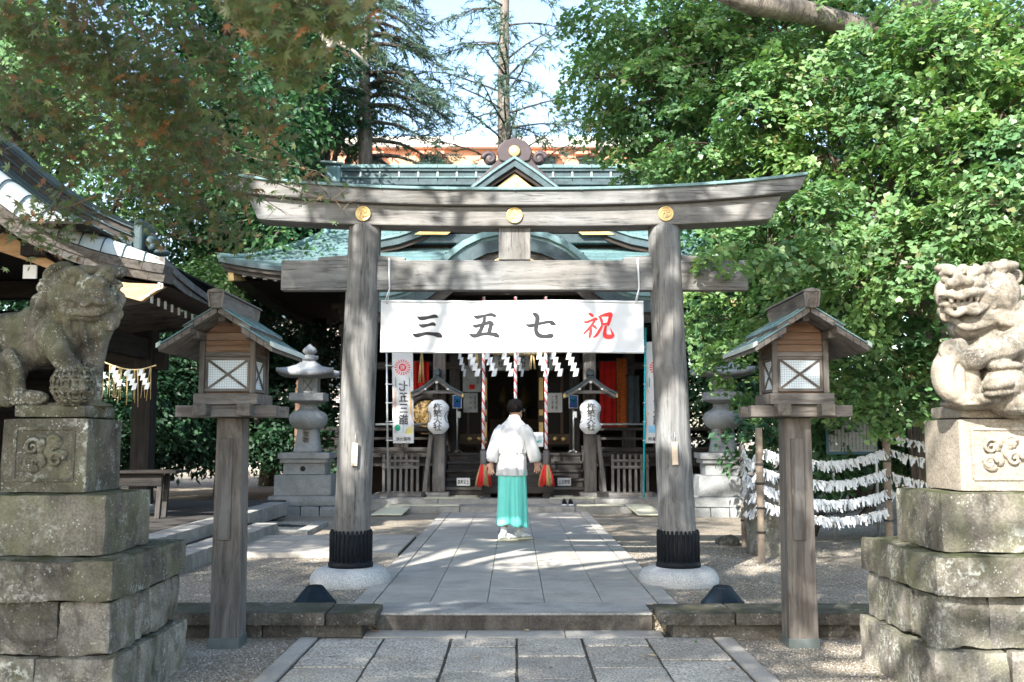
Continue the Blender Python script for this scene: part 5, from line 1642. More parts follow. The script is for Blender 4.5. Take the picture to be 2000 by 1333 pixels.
# roofed brackets with big paper lanterns on the porch columns
def canopy(x, label, llabel):
    Y = 18.22
    ax = at(x, 738, Y); X = ax.x
    t = thing('lantern_canopy', (X, 18.4, 2.3), label, 'canopy', 'little roofs over the big paper lanterns')
    z0 = ax.z
    prof = [(0, 0), (.12, -.10), (.22, -.18), (.34, -.255), (.47, -.315)]
    for (nm, d0, d1, ya, yb, mt) in (('roof_skin', 0, .04, -.26, .26, 'copper_dark'), ('barge_board', -.07, -.003, -.24, -.20, 'greywood_x'), ('barge_board', -.07, -.003, .20, .24, 'greywood_x'), ('ceiling_board', -.03, -.003, -.195, .195, 'greywood_y')):
        m = MB()
        P_ = [(-a, b_) for a, b_ in reversed(prof[1:])] + prof
        m.rings([[(X + a, Y + ya, z0 + b_ + d0), (X + a, Y + ya, z0 + b_ + d1), (X + a, Y + yb, z0 + b_ + d1), (X + a, Y + yb, z0 + b_ + d0)] for a, b_ in P_], smooth=False)
        m.build(nm, M[mt], t, .004)
    MB().box((X - .05, Y - .28, z0 + .03), (X + .05, Y + .28, z0 + .12)).build('ridge', M['copper_dark'], t, .012)
    MB().box((X - .04, Y - .30, z0 + .121), (X + .04, Y + .3, z0 + .17)).build('ridge_cap', M['greywood_y'], t, .012)
    MB().box((X - .30, Y - .19, z0 - .30), (X + .30, Y - .13, z0 - .245)).build('tie_bar', M['greywood_x'], t, .005)
    MB().box((X - .02, Y - .18, z0 - .244), (X + .02, Y - .14, z0 - .10)).build('king_post', M['greywood_z'], t, .003)
    MB().box((X - .03, Y - .12, z0 - .30), (X + .03, 18.52, z0 - .23)).build('bracket_arm', M['greywood_y'], t, .004)
    for (dx, dz, r) in ((0, -.10, .03), (-.20, -.225, .022), (.20, -.225, .022)):
        m = MB(); ell(m, (X + dx, Y - .245, z0 + dz), (r, .015, r * .8), 10, 6); m.build('white_boss', M['paper'], t)
    for sx in (-1, 1):
        MB().box((X + sx * .47 - .015, Y - .25, z0 - .37), (X + sx * .47 + .015, Y + .25, z0 - .30)).build('eave_end', M['gold_dull'], t, .003)
    # the lantern hanging from it
    c = at(x + 1, 815, Y - .05)
    l = thing('paper_lantern', (c.x, Y - .05, c.z), llabel, 'paper lantern', 'big white paper lanterns on the porch columns')
    H = .315
    def rad_(z):
        u = z / H
        return .198 - .035 * math.exp(-((z) / .10) ** 2) - .125 * max(0, abs(u) - .55) ** 1.6 / (.45 ** 1.6) * 1.0
    m = MB(); m.lathe([(rad_(z) + .0025 * (1 if k % 2 else -1), z) for k, z in enumerate(np.linspace(-H, H, 49))], (c.x, Y - .05, c.z), 36)
    m.build('paper_shade', M['paper'], l)
    def fn(u, v):
        r = rad_(v) + .006
        return (c.x + r * math.sin(u / .19), Y - .05 - r * math.cos(u / .19), c.z + v)
    write('lettering', '杵\n築\n大\n社', None, .50, .165, M['ink'], l, fn, lead=.9, fat=.014)
    for sx in (-1, 1):
        pts = []
        for k in range(25):
            a = 2 * math.pi * k / 24
            u, v_ = sx * 1.25 * .19 + .075 * math.cos(a), .0 + .10 * math.sin(a)
            pts.append(fn(u, v_))
        m = MB(); m.tube(pts, .006, 5); m.build('crest_ring', M['ink'], l)
    for z in (-H - .012, H - .012):
        m = MB(); m.lathe([(.05, 0), (.078, .002), (.078, .022), (.05, .024)], (c.x, Y - .05, c.z + z), 24); m.build('hoop', M['black'], l)
    m = MB(); m.tube([(c.x, Y - .05, c.z + H + .01), (c.x, Y - .05, z0 - .30)], .008, 6); m.build('hanger', M['black'], l)
canopy(855, 'small dark gabled roof on the left porch column', 'big white paper lantern lettered in black on the left porch column')
canopy(1152, 'small dark gabled roof on the right porch column', 'big white paper lantern lettered in black on the right porch column')

# drum on the balcony
dr = thing('drum', at(832, 808, 20.4), 'big gilt faced drum standing behind the left paper lantern', 'drum')
dc = at(832, 808, 20.4)
m = MB(); m.lathe([(.30, 0), (.40, .01), (.42, .05), (.44, .35), (.42, .65), (.40, .69), (.3, .70)], (0, 0, 0), 32); m.v = [(dc.x + p[0], dc.y + p[2], dc.z + p[1]) for p in m.v]; m.build('drum_barrel', M['hall_y'], dr)
m = MB(); m.lathe([(.001, -.005), (.27, -.005), (.28, .0)], (0, 0, 0), 32); m.v = [(dc.x + p[0], dc.y - .004 + p[2], dc.z + p[1]) for p in m.v]
mm, nt, b = new_mat('gilt_drum_face'); v = mapped(nt, rand=False); n_ = ramp(nt, noise(nt, v, 9, 4, .6, 2.5), [(.42, (.05, .03, .015)), (.5, (.55, .34, .10)), (.62, (.72, .56, .28))]); nt.links.new(n_, b.inputs['Base Color']); b.inputs['Roughness'].default_value = .5
m.build('drum_head', mm, dr)
m = MB(); pts = [(dc.x + .345 * math.cos(a), dc.y - .01, dc.z + .345 * math.sin(a)) for a in np.linspace(0, 2 * math.pi, 33)]; m.tube(pts, .065, 8); m.build('drum_rim', M['darkwood_x'], dr)
for k in range(7):
    a0 = k * .9
    m = MB(); m.tube([(dc.x + .41 * math.cos(a), dc.y - .02, dc.z + .41 * math.sin(a)) for a in np.linspace(a0, a0 + .45, 8)], .012, 6); m.build('gilt_fitting', M['gold'], dr)
for sx in (-1, 1):
    MB().bar((dc.x + sx * .45, dc.y + .3, 1.11), (dc.x + sx * .33, dc.y + .3, dc.z - .1), .08, .08, up=(0, 1, 0)).build('stand_leg', M['darkwood_z'], dr, .006)

# blue sign stands
def sign_stand(px, label, foot):
    Y = 19.98
    a, b_ = at(px - 9, 798, Y), at(px + 9, 772, Y)
    t = thing('sign_stand', ((a.x + b_.x) / 2, Y, 1.10), label, 'sign stand', 'blue sign stands by the stair')
    MB().box((a.x, Y, a.z), (b_.x, Y + .02, b_.z)).build('frame', M['steel'], t, .004)
    s_ = MB().box((a.x + .015, Y - .005, a.z + .015), (b_.x - .015, Y - .001, b_.z - .015)).build('blue_panel', M['blue'], t)
    cx = (a.x + b_.x) / 2
    m = MB(); m.lathe([(.001, 0), (.034, 0), (.034, .002), (.028, .002), (.028, .0)], (0, 0, 0), 16); m.v = [(cx + q[0], Y - .006 - q[2], (a.z + b_.z) / 2 + .01 + q[1]) for q in m.v]; m.build('ring_mark', M['teal'], s_)
    for k in range(2):
        MB().box((cx - .05, Y - .008, b_.z - .05 - .018 * k), (cx + .05, Y - .0055, b_.z - .043 - .018 * k)).build('print_line', M['teal'], s_)
    m = MB(); m.tube([(cx, Y + .03, 1.105), (cx, Y + .03, b_.z - .05)], .017, 8); m.build('stand_pole', M['steel'], t)
    MB().box((cx - .005, Y + .0, a.z - .19), (cx + .07, Y + .05, a.z - .06)).build('dispenser', M['steel'], t, .01)
    for q in range(3):
        m = MB(); a2 = foot + q * 2.09; m.tube([(cx, Y + .03, 1.16), (cx + .11 * math.cos(a2), Y + .03 + .11 * math.sin(a2), 1.112)], .008, 6); m.build('foot', M['steel'], t)
sign_stand(893, 'small blue sign on a pale metal stand, left of the doorway', .3)
sign_stand(1120, 'small blue sign on a pale metal stand, right of the doorway', 1.1)

# small boards on the stair that ask visitors to take their shoes off
for (px, nm) in ((905, 'left'), (1102, 'right')):
    a, b_ = at(px - 13, 946, 18.93), at(px + 13, 935, 18.93)
    t = thing('floor_sign', ((a.x + b_.x) / 2, 18.93, a.z), 'small white board with four black characters on the %s side of the stair' % nm, 'sign', 'small boards on the stair')
    MB().box((a.x, 18.92, a.z - .03), (b_.x, 18.94, b_.z + .01)).build('board', M['paper'], t, .002)
    write('lettering', '禁厳足土' if px < 1000 else '土足厳禁', ((a.x + b_.x) / 2, 18.92, (a.z + b_.z) / 2 - .01), .085, .21, M['ink'], t)

# picket fences beside the porch
def picket(x0, x1, label):
    Y = 18.45
    a, b_ = at(x0, 970, Y), at(x1, 888, Y)
    t = thing('picket_fence', ((a.x + b_.x) / 2, Y, .317), label, 'fence', 'low picket fences beside the porch')
    n = 7
    for k in range(n):
        x = a.x + (b_.x - a.x) * k / (n - 1)
        MB().hexa([(x - .026, Y - .02, .40), (x + .026, Y - .02, .40), (x + .026, Y + .02, .40), (x - .026, Y + .02, .40), (x - .022, Y - .018, b_.z), (x + .022, Y - .018, b_.z), (x + .022, Y + .018, b_.z), (x - .022, Y + .018, b_.z)]).build('picket', M['greywood_z'], t, .004)
    for z in (.86, .98):
        MB().box((a.x - .03, Y - .036, z - .025), (b_.x + .03, Y - .021, z + .025)).build('rail', M['greywood_x'], t, .003)
    MB().box((a.x - .08, Y - .06, .318), (b_.x + .08, Y + .06, .399)).build('foot_rail', M['greywood_x'], t, .006)
picket(749, 816, 'low grey picket fence panel left of the porch')
picket(1197, 1264, 'low grey picket fence panel right of the porch')

# tall cloth flags on poles
def flag(px_pole, x0, x1, label, mirror, pole_mat):
    Y = 18.15
    t = thing('tall_flag', (at(px_pole, 970, Y).x, Y, UP + .15), label, 'flag', 'tall printed flags beside the porch')
    p0 = at(px_pole, 975, Y); p1 = at(px_pole - 3 if mirror else px_pole + 4, 640, Y)
    m = MB(); m.tube([(p0.x, Y, .25), (p1.x, Y, p1.z)], .018, 8); m.build('pole', pole_mat, t)
    a, b_ = at(x0, 866, Y), at(x1, 668, Y)
    wv = lambda x, z: Y + .012 * math.sin(z * 7 + x * 9) + .01 * math.sin(x * 16)
    shear = -.06 if mirror else .07
    sx_f = lambda x, z: x + (z - b_.z) * shear * (1 if not mirror else 1) * .35
    m = MB(); m.grid([[(sx_f(x, z), wv(x, z), z) for x in np.linspace(a.x, b_.x, 12)] for z in np.linspace(a.z, b_.z, 26)]); m.build('cloth', M['cloth'], t)
    cw = b_.x - a.x; cx = (a.x + b_.x) / 2
    d = lambda x, z, lift_=.004: (sx_f(x, z), wv(x, z) - lift_, z)
    zc = at(785, 718, Y).z
    q = MB(); q.add([d(cx + .07 * math.cos(k * .3491), zc + .07 * math.sin(k * .3491)) for k in range(18)], [tuple(range(18))]); q.build('printed_sun', M['redink'], t)
    q = MB()
    for k in range(18):
        a0 = k * 2 * math.pi / 18
        q.add([d(cx + r * math.cos(a0 + e_), zc + r * math.sin(a0 + e_), .0045) for r, e_ in ((.085, -.06), (.145, -.085), (.145, .085), (.085, .06))], [(0, 1, 2, 3)])
    q.build('printed_rays', M['redink'], t)
    write('lettering', '祝', None, .085, .085, M['cloth'], t, lambda u, v: d(cx + u, zc + v, .006), mirror)
    z0 = at(785, 787, Y).z
    write('lettering', '七\n五\n三\n詣', None, .80, .165, M['ink'], t, lambda u, v: d(cx + .01 + u, z0 + v, .005), mirror, fat=.016)
    z0 = at(785, 858, Y).z
    write('lettering', '杵築大社', None, .075, cw * .70, M['ink'], t, lambda u, v: d(cx + u, z0 + v, .005), mirror)
    pk = m_flat('pink_print', (.70, .30, .38), .8); 
    for sg in (-1, 1):
        for (fx, za, zb, mt) in ((.36, 760, 812, m_flat('ochre_print', (.62, .42, .16), .8)), (.33, 735, 758, m_flat('green_print', (.12, .30, .24), .8))):
            x = cx + sg * cw * fx; q = MB(); z1, z2 = at(785, za, Y).z, at(785, zb, Y).z
            q.add([d(x - .012, z1, .0035), d(x + .012, z1 - .06, .0035), d(x + .012, z2, .0035), d(x - .012, z2 + .03, .0035)], [(0, 1, 2, 3)]); q.build('border_print', mt, t)
        q = MB(); z1, z2 = at(785, 725, Y).z, at(785, 848, Y).z; x = cx + sg * cw * .42
        q.add([d(x - .003, z, .003) for z in np.linspace(z1, z2, 12)] + [d(x + .003, z, .003) for z in np.linspace(z2, z1, 12)], [tuple(range(24))]); q.build('border_line', pk, t)
    s_ = -1 if mirror else 1
    zc2 = at(785, 836, Y).z
    q = MB(); q.add([d(cx - s_ * -.10 * 1 + .055 * math.cos(k * .524), zc2 + .06 * math.sin(k * .524), .005) for k in range(12)], [tuple(range(12))]); q.build('green_disc', m_flat('green_disc_print', (.02, .26, .16), .8), t)
    q = MB(); q.add([d(cx - .15 + .16 * u, zc2 - .09 + .14 * v, .0035) for u, v in ((0, 0), (1, 0), (1, 1), (0, .9))], [(0, 1, 2, 3)]); q.build('blue_patch', m_flat('blue_patch_print', (.22, .50, .72), .8), t)
    q = MB(); q.add([d(cx + .03 + .14 * u, zc2 - .11 + .17 * v, .0036) for u, v in ((0, 0), (1, 0), (1, .9), (.2, .5))], [(0, 1, 2, 3)]); q.build('yellow_patch', m_flat('yellow_patch_print', (.62, .55, .18), .8), t)
    for z in np.linspace(a.z + .05, b_.z - .1, 6):
        f = (z - p0.z) / (p1.z - p0.z); xp = p0.x + (p1.x - p0.x) * f
        m = MB(); m.tube([(xp - .03, Y - .02, z), (sx_f(a.x, z) + .03, Y - .012, z)], .010, 6); m.build('pole_loop', M['cloth'], t)
    return t
flag(758, 763, 806, 'tall white festival flag seen from behind with mirrored lettering, left of the porch', True, M['steel'])
flag(1257, 1264, 1308, 'tall white festival flag on a turquoise pole, half hidden by the right gate pillar', False, m_flat('turquoise_pole', (.02, .45, .50), .4))

# straw mats and shoes
def mat_thing(pts, label):
    c = Vector((sum(p[0] for p in pts) / 4, sum(p[1] for p in pts) / 4, min(p[2] for p in pts)))
    t = thing('straw_mat', c, label, 'mat', 'pale mats laid on the stone steps')
    m = MB()
    P_ = [Vector(p) for p in pts]
    G = []
    for i in range(9):
        G.append([P_[0].lerp(P_[1], j / 8).lerp(P_[3].lerp(P_[2], j / 8), i / 8) + Vector((0, 0, .012 + .008 * mnoise.noise(Vector((i * .7, j * .6, c.x))))) for j in range(9)])
    m.grid(G)
    o = m.build('weave', M['mat'], t)
    s_ = o.modifiers.new('thickness', 'SOLIDIFY'); s_.thickness = .012
    return t
L2, L1 = .320, .232
mat_thing([(-1.62, 17.92, L2), (-.62, 17.92, L2), (-.66, 18.35, L2), (-1.58, 18.35, L2)], 'pale mat on the upper stone step, left of the offering box')
mat_thing([(-1.1, 18.42, L2), (-.66, 18.42, L2), (-.66, 18.8, L2), (-1.1, 18.8, L2)], 'small pale mat at the foot of the stair, left side')
mat_thing([(-1.80, 17.26, L1), (-.94, 17.26, L1), (-.94, 17.66, L1), (-1.80, 17.66, L1)], 'pale mat on the lower stone step, left side')
mat_thing([(-2.36, 16.5, UP + .02), (-1.85, 16.5, UP + .02), (-1.75, 17.55, L1 + .01), (-2.2, 17.55, L1 + .01)], 'pale mat sloping from step to gravel, left end')
mat_thing([(.62, 17.92, L2), (1.52, 17.92, L2), (1.50, 18.35, L2), (.66, 18.35, L2)], 'pale mat on the upper stone step, beside the shoes')
mat_thing([(.72, 18.42, L2), (1.08, 18.42, L2), (1.08, 18.8, L2), (.72, 18.8, L2)], 'small pale mat at the foot of the stair, right side')
mat_thing([(1.08, 17.26, L1), (1.88, 17.26, L1), (1.88, 17.66, L1), (1.08, 17.66, L1)], 'pale mat on the lower stone step, right side')
mat_thing([(2.02, 16.45, UP + .02), (2.50, 16.45, UP + .02), (2.32, 17.55, L1 + .01), (1.92, 17.55, L1 + .01)], 'pale mat sloping from step to gravel, right end')
for k, sx in enumerate((-1, 1)):
    c = Vector((.925 + sx * .055, 17.55, L1))
    t = thing('shoe', c, 'black shoe with white sole on the stone step, %s of the pair' % ('left' if sx < 0 else 'right'), 'shoe', 'pair of shoes on the step')
    R = []
    for f, w, h in ((0, .030, .055), (.15, .040, .085), (.4, .040, .085), (.6, .046, .06), (.85, .044, .045), (1, .025, .03)):
        y = c.y + .13 - .26 * f
        R.append([(c.x + w * math.cos(a) , y, c.z + .02 + h * max(0, math.sin(a))) for a in np.linspace(0, math.pi, 9)] )
    m = MB(); m.rings(R); m.build('upper', M['black'], t)
    m = MB(); m.add([], []); pts = [(c.x + w * s_, c.y + .135 - .27 * f) for s_ in (1, -1) for f, w in (((0, .03), (.2, .043), (.5, .043), (.75, .048), (1, .028)) if s_ > 0 else ((1, .028), (.75, .048), (.5, .043), (.2, .043), (0, .03)))]
    n = len(pts); m.add([(x, y, c.z + .002) for x, y in pts] + [(x, y, c.z + .022) for x, y in pts], [tuple(range(n)), tuple(range(n, 2 * n))] + [(j, (j + 1) % n, (j + 1) % n + n, j + n) for j in range(n)]); m.build('sole', M['paper'], t)
# ------------------------------------------------------------------ pavilion on the left
pav = thing('pavilion', (-6.0, 12.5, .385), 'open timber pavilion on the left with pale sheet copper roof edge and dark ridge', 'pavilion')
LOW = [(-140, 300), (-60, 352), (0, 398), (40, 428), (80, 449), (120, 466), (160, 481), (200, 493), (240, 502), (281, 510), (322, 517)]
def lowp(k, n=44):
    f = k / n
    px = -140 + 462 * f
    py = float(np.interp(px, [p[0] for p in LOW], [p[1] for p in LOW]))
    return at(px, py, 9.75 + 1.25 * f)
N_ = 44
pts_low = [lowp(k) for k in range(N_ + 1)]
for _ in range(3):
    pts_low = [pts_low[0]] + [(pts_low[k - 1] + pts_low[k] * 2 + pts_low[k + 1]) / 4 for k in range(1, N_)] + [pts_low[-1]]
def upp(p, f):                         # top of the rolled gable edge
    w = .62 * (1 - .72 * max(0, (f - .35) / .65) ** 1.6)
    return p + Vector((-.05, w, .30 * w / .62))
def roll(p, q, t):
    return p.lerp(q, t) + Vector((0, -.03, .105)) * math.sin(math.pi * t) * ((q - p).length / .7)
pts_up = [upp(p, k / N_) for k, p in enumerate(pts_low)]
back = Vector((-.40, 4.0, .0))
M['sheet_pale'] = m_stone('pale_copper_sheet', (.50, .53, .49), var=.10, dirt=.22, grain=30, speck=.06, bumpd=.002, rough=.42, rndval=.08)
step = 4
for k in range(0, N_, step):
    m = MB()
    G = []
    for t in np.linspace(0, 1, 9):
        G.append([roll(pts_low[k + j], pts_up[k + j], t) for j in range(step + 1)])
    m.grid(G)
    m.build('roof_sheet', M['sheet_pale'], pav)
    m = MB(); m.tube([roll(pts_low[k], pts_up[k], t) + Vector((0, -.004, .006)) for t in np.linspace(0, 1, 9)], .0075, 6)
    m.build('standing_seam', M['copper_dark'], pav)
m = MB()
m.grid([[p + back * t for p in pts_up] for t in np.linspace(0, 1, 6)]); m.build('roof_slope', M['copper_dark'], pav)
m = MB()
mir = [Vector((2 * pts_up[0].x - p.x - .8, p.y, p.z)) for p in pts_up]
m.grid([[p + back * t for p in mir] for t in (0, .5, 1)]); m.build('roof_slope', M['copper_dark'], pav)
# thick layered gable edge under the sheets: two rows of boards
for row in range(2):
    d0, d1 = -.012 - row * .095, -.012 - (row + 1) * .095 + .004
    k = 1 if row else 0
    while k < N_:
        k1 = min(N_, k + 4)
        m = MB(); R = []
        for j in range(k, k1 + 1):
            p = pts_low[j]; ins = .028 * row
            if j == k and k > 0: p = p.lerp(pts_low[j + 1], .05)
            R.append([p + Vector((-.02, ins, d1)), p + Vector((0, ins - .004, d0)), p + Vector((0, ins + .3, d0 + .02)), p + Vector((-.02, ins + .3, d1 + .02))])
        m.rings(R, smooth=False)
        m.build('edge_board', M['lantern_x'], pav, .003)
        k = k1
# eave on the path side
E0 = pts_low[-1]
eb = Vector((-.37, 3.75, .02))
for row in range(2):
    d0, d1 = -.012 - row * .095, -.012 - (row + 1) * .095 + .004
    for j in range(5):
        a, b_ = E0 + eb * (j / 5), E0 + eb * ((j + 1) / 5 - .002)
        cv = lambda t: .10 * (1 - t) ** 4
        m = MB(); ins = Vector((-.028 * row, 0, 0))
        m.rings([[a + ins + Vector((0, 0, d1 + cv(j / 5))), a + ins + Vector((0, 0, d0 + cv(j / 5))), a + ins + Vector((-.3, 0, d0 + .1)), a + ins + Vector((-.3, 0, d1 + .1))],
                 [b_ + ins + Vector((0, 0, d1 + cv((j + 1) / 5))), b_ + ins + Vector((0, 0, d0 + cv((j + 1) / 5))), b_ + ins + Vector((-.3, 0, d0 + .1)), b_ + ins + Vector((-.3, 0, d1 + .1))]], smooth=False)
        m.build('eave_board', M['greywood_y'], pav, .003)
# heavy ridge running down behind the rolled edge
def ridge_band(nm, za, zb, dep, mt, k0=0, k1=36):
    m = MB(); R = []
    for k in range(k0, k1 + 1):
        f = k / N_
        p = pts_up[k] + Vector((-.03, .10, .0)); h = 1.0 - .25 * f
        R.append([p + Vector((0, -dep + .25, za * h)), p + Vector((0, -dep + .25, zb * h)), p + Vector((0, dep + .25, zb * h)), p + Vector((0, dep + .25, za * h))])
    m.rings(R, smooth=False)
    return m.build(nm, mt, pav, .003)
zz = 0.0
for (h, dep, mt) in ((.028, .25, 'copper_dark'), (.028, .235, 'copper'), (.028, .25, 'copper_dark'), (.028, .225, 'copper_dark'), (.085, .17, 'darkwood_x'), (.026, .20, 'copper_dark'), (.085, .16, 'darkwood_x'), (.028, .20, 'copper_dark'), (.06, .15, 'copper_dark')):
    ridge_band('ridge_course', zz, zz + h - .005, dep, M[mt]); zz += h
pe = pts_up[36] + Vector((.02, .35, 0))
m = MB(); m.box((pe.x - .05, pe.y - .22, pe.z - .02), (pe.x + .06, pe.y + .22, pe.z + .36)); m.build('ridge_end', M['copper_dark'], pav, .03)
m = MB(); ell(m, (pe.x + .10, pe.y, pe.z + .10), (.08, .16, .12)); ell(m, (pe.x + .20, pe.y, pe.z + .0), (.11, .12, .045)); ell(m, (pe.x + .13, pe.y - .1, pe.z + .05), (.05, .05, .05)); m.build('ridge_ornament', M['copper_dark'], pav)
# soffit, barge board, rafter ends
m = MB()
m.grid([[p + Vector((-.05, .32 + 3.6 * t, -.20 - .05 * t)) for p in pts_low] for t in (0, .5, 1)]); m.build('soffit', M['voidwood'], pav)
BU = [(-60, 408), (0, 447), (60, 486), (118, 520), (180, 543), (250, 553), (305, 555), (322, 560)]; BLo = [(-60, 458), (0, 492), (60, 512), (115, 534), (180, 562), (250, 582), (276, 589), (296, 575)]
m = MB(); U = [at(x, y, 10.75) for x, y in BU]; Lw = [at(x, y, 10.75) for x, y in BLo]
m.rings([[l, u, u + Vector((0, .07, 0)), l + Vector((0, .07, 0))] for u, l in zip(U, Lw)], smooth=False)
M['barge'] = m_wood('amber_barge_board', 'x', (.22, .13, .07), (.40, .25, .14), (.50, .34, .20), fine=12, bumpd=.002, stain=.25, crack=.25)
bo = m.build('barge_board', M['barge'], pav, .005)
m = MB(); m.tube([at(x, y, 10.72) for x, y in ((274, 587), (280, 580), (290, 578), (298, 568), (308, 566), (318, 562), (317, 556), (309, 554))], .011, 8); m.build('white_edge', M['paper'], bo)
for k in range(9):
    p = at(297 + 13.2 * k, 587 + 5.9 * k, 11.5 + .34 * k)
    raf_ = MB().box((p.x - 1.5, p.y - .028, p.z - .03), (p.x - .01, p.y + .028, p.z + .055), rot=(0, rad(-8), 0), pivot=p).build('rafter', M['darkwood_x'], pav)
    MB().box((p.x - .009, p.y - .030, p.z - .035), (p.x + .003, p.y + .030, p.z + .06)).build('white_end', M['paper'], raf_)
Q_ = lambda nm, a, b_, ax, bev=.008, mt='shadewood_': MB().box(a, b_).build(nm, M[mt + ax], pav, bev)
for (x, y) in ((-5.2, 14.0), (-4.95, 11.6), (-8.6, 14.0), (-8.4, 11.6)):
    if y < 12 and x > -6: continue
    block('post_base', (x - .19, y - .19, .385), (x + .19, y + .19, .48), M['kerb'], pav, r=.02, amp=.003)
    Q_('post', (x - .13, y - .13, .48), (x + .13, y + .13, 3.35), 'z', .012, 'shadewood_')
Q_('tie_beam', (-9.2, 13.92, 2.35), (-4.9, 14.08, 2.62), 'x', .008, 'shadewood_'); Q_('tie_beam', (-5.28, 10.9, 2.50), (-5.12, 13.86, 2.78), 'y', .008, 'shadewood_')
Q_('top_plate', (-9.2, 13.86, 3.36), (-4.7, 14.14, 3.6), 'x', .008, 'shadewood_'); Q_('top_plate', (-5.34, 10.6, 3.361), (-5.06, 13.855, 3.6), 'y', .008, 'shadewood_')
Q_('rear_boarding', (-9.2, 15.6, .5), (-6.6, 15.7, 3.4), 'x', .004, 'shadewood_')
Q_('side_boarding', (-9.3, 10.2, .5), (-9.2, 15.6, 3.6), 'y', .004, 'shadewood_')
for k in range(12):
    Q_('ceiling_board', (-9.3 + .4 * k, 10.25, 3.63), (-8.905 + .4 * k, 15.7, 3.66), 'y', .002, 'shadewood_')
p = at(58, 531, 10.9)
t = thing('white_board', p, 'small plain white board hanging under the pavilion barge board above the lion', 'board')
MB().box((p.x - .078, p.y, p.z - .078), (p.x + .078, p.y + .025, p.z + .078)).build('board_face', M['paper'], t, .006)
m = MB(); m.tube([(p.x, p.y + .012, p.z + .078), (p.x, p.y + .012, p.z + .3)], .006, 6); m.build('hanger', M['steel'], t)
# table in the pavilion
a, b_ = at(246, 925, 12.6), at(346, 918, 12.6)
t = thing('side_table', ((a.x + b_.x) / 2, 12.8, .385), 'narrow dark wooden table at the edge of the pavilion platform', 'table')
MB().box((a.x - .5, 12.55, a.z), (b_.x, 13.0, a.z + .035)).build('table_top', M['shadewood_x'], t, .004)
MB().box((a.x - .4, 12.62, a.z - .16), (b_.x - .2, 12.65, a.z - .001)).build('apron', M['shadewood_x'], t, .003)
for x in (a.x - .4, b_.x - .22):
    for y in (12.66, 12.9):
        MB().bar((x, y, a.z - .002), (x - .03, y, .39), .06, .06, up=(0, 1, 0)).build('leg', M['darkwood_z'], t, .004)
# straw rope with papers hung across the pavilion front
RY_ = 10.9
rp = [at(x, y, RY_) for x, y in ((150, 672), (178, 694), (200, 706), (225, 716), (250, 722), (275, 722), (305, 714))]
t = thing('straw_rope_garland', rp[3], 'thin straw rope with small white zigzag papers strung across the dark pavilion', 'straw rope')
m = MB(); m.tube([q[:3] for q in catmull([(*q, 0) for q in rp], 6)], .008, 6); m.build('rope', M['rope'], t)
for (px, py) in ((187, 702), (220, 716), (249, 723), (274, 722)):
    q = at(px + 4, py, RY_ - .02); shide('zigzag_paper', (q.x, q.y, q.z), .20, .045, t, .5, 1)
for (px, py, L) in ((180, 697, .25), (200, 706, .42), (214, 714, .38), (222, 716, .42), (233, 719, .4), (237, 719, .42), (248, 722, .42), (262, 722, .38), (268, 722, .42), (280, 722, .38), (293, 718, .38)):
    q = at(px, py, RY_); m = MB()
    for e in range(2):
        m.tube([(q.x + e * .01, q.y, q.z), (q.x + random.uniform(-.03, .03), q.y, q.z - L * random.uniform(.8, 1))], .004, 4)
    m.build('straw_strand', M['straw'], t)

# ------------------------------------------------------------------ far building, rubble
ora = thing('orange_building', (0, 46, UP), 'long low orange plastered building with pale parapet far behind the hall', 'building')
M['orange'] = m_flat('orange_plaster', (.60, .29, .18), .85, 0, .1, 1.5)
M['palewall'] = m_flat('pale_plaster', (.42, .38, .34), .85, 0, .06, 1.5)
a, b_ = at(560, 322, 46), at(1235, 292, 46)
MB().box((a.x, 46, 0), (b_.x, 54, b_.z)).build('wall', M['orange'], ora)
MB().box((a.x - .2, 45.6, b_.z), (b_.x + .2, 54.2, at(1000, 272, 46).z)).build('parapet', m_flat('parapet_plaster', (.66, .60, .54), .85, 0, .06, 1.5), ora, .03)
for (x0, x1) in ((705, 745), (820, 862), (1040, 1085), (1130, 1170)):
    p, q = at(x0, 345, 45.95), at(x1, 308, 45.95)
    w_ = MB().box((p.x, 45.93, p.z), (q.x, 45.99, q.z)).build('window', M['darkgrey'], ora, .01)
    MB().box((p.x - .15, 45.5, q.z + .05), (q.x + .15, 45.98, q.z + .18)).build('hood', M['orange'], w_)
pb = thing('pale_building', (-9, 44, UP), 'pale walled building glimpsed between the trees left of the hall', 'building')
MB().box((-12, 40, 0), (-4.6, 46, 6.2)).build('wall', M['palewall'], pb)
for k in range(4):
    MB().box((-11.4 + 1.7 * k, 39.94, 3.4), (-10.3 + 1.7 * k, 39.99, 4.9)).build('window', M['darkgrey'], pb, .01)
MB().prism([(-12.3, 6.2), (-4.3, 6.2), (-5.5, 7.4), (-11.1, 7.4)], 39.7, 46.3).build('roof', M['copper_dark'], pb)

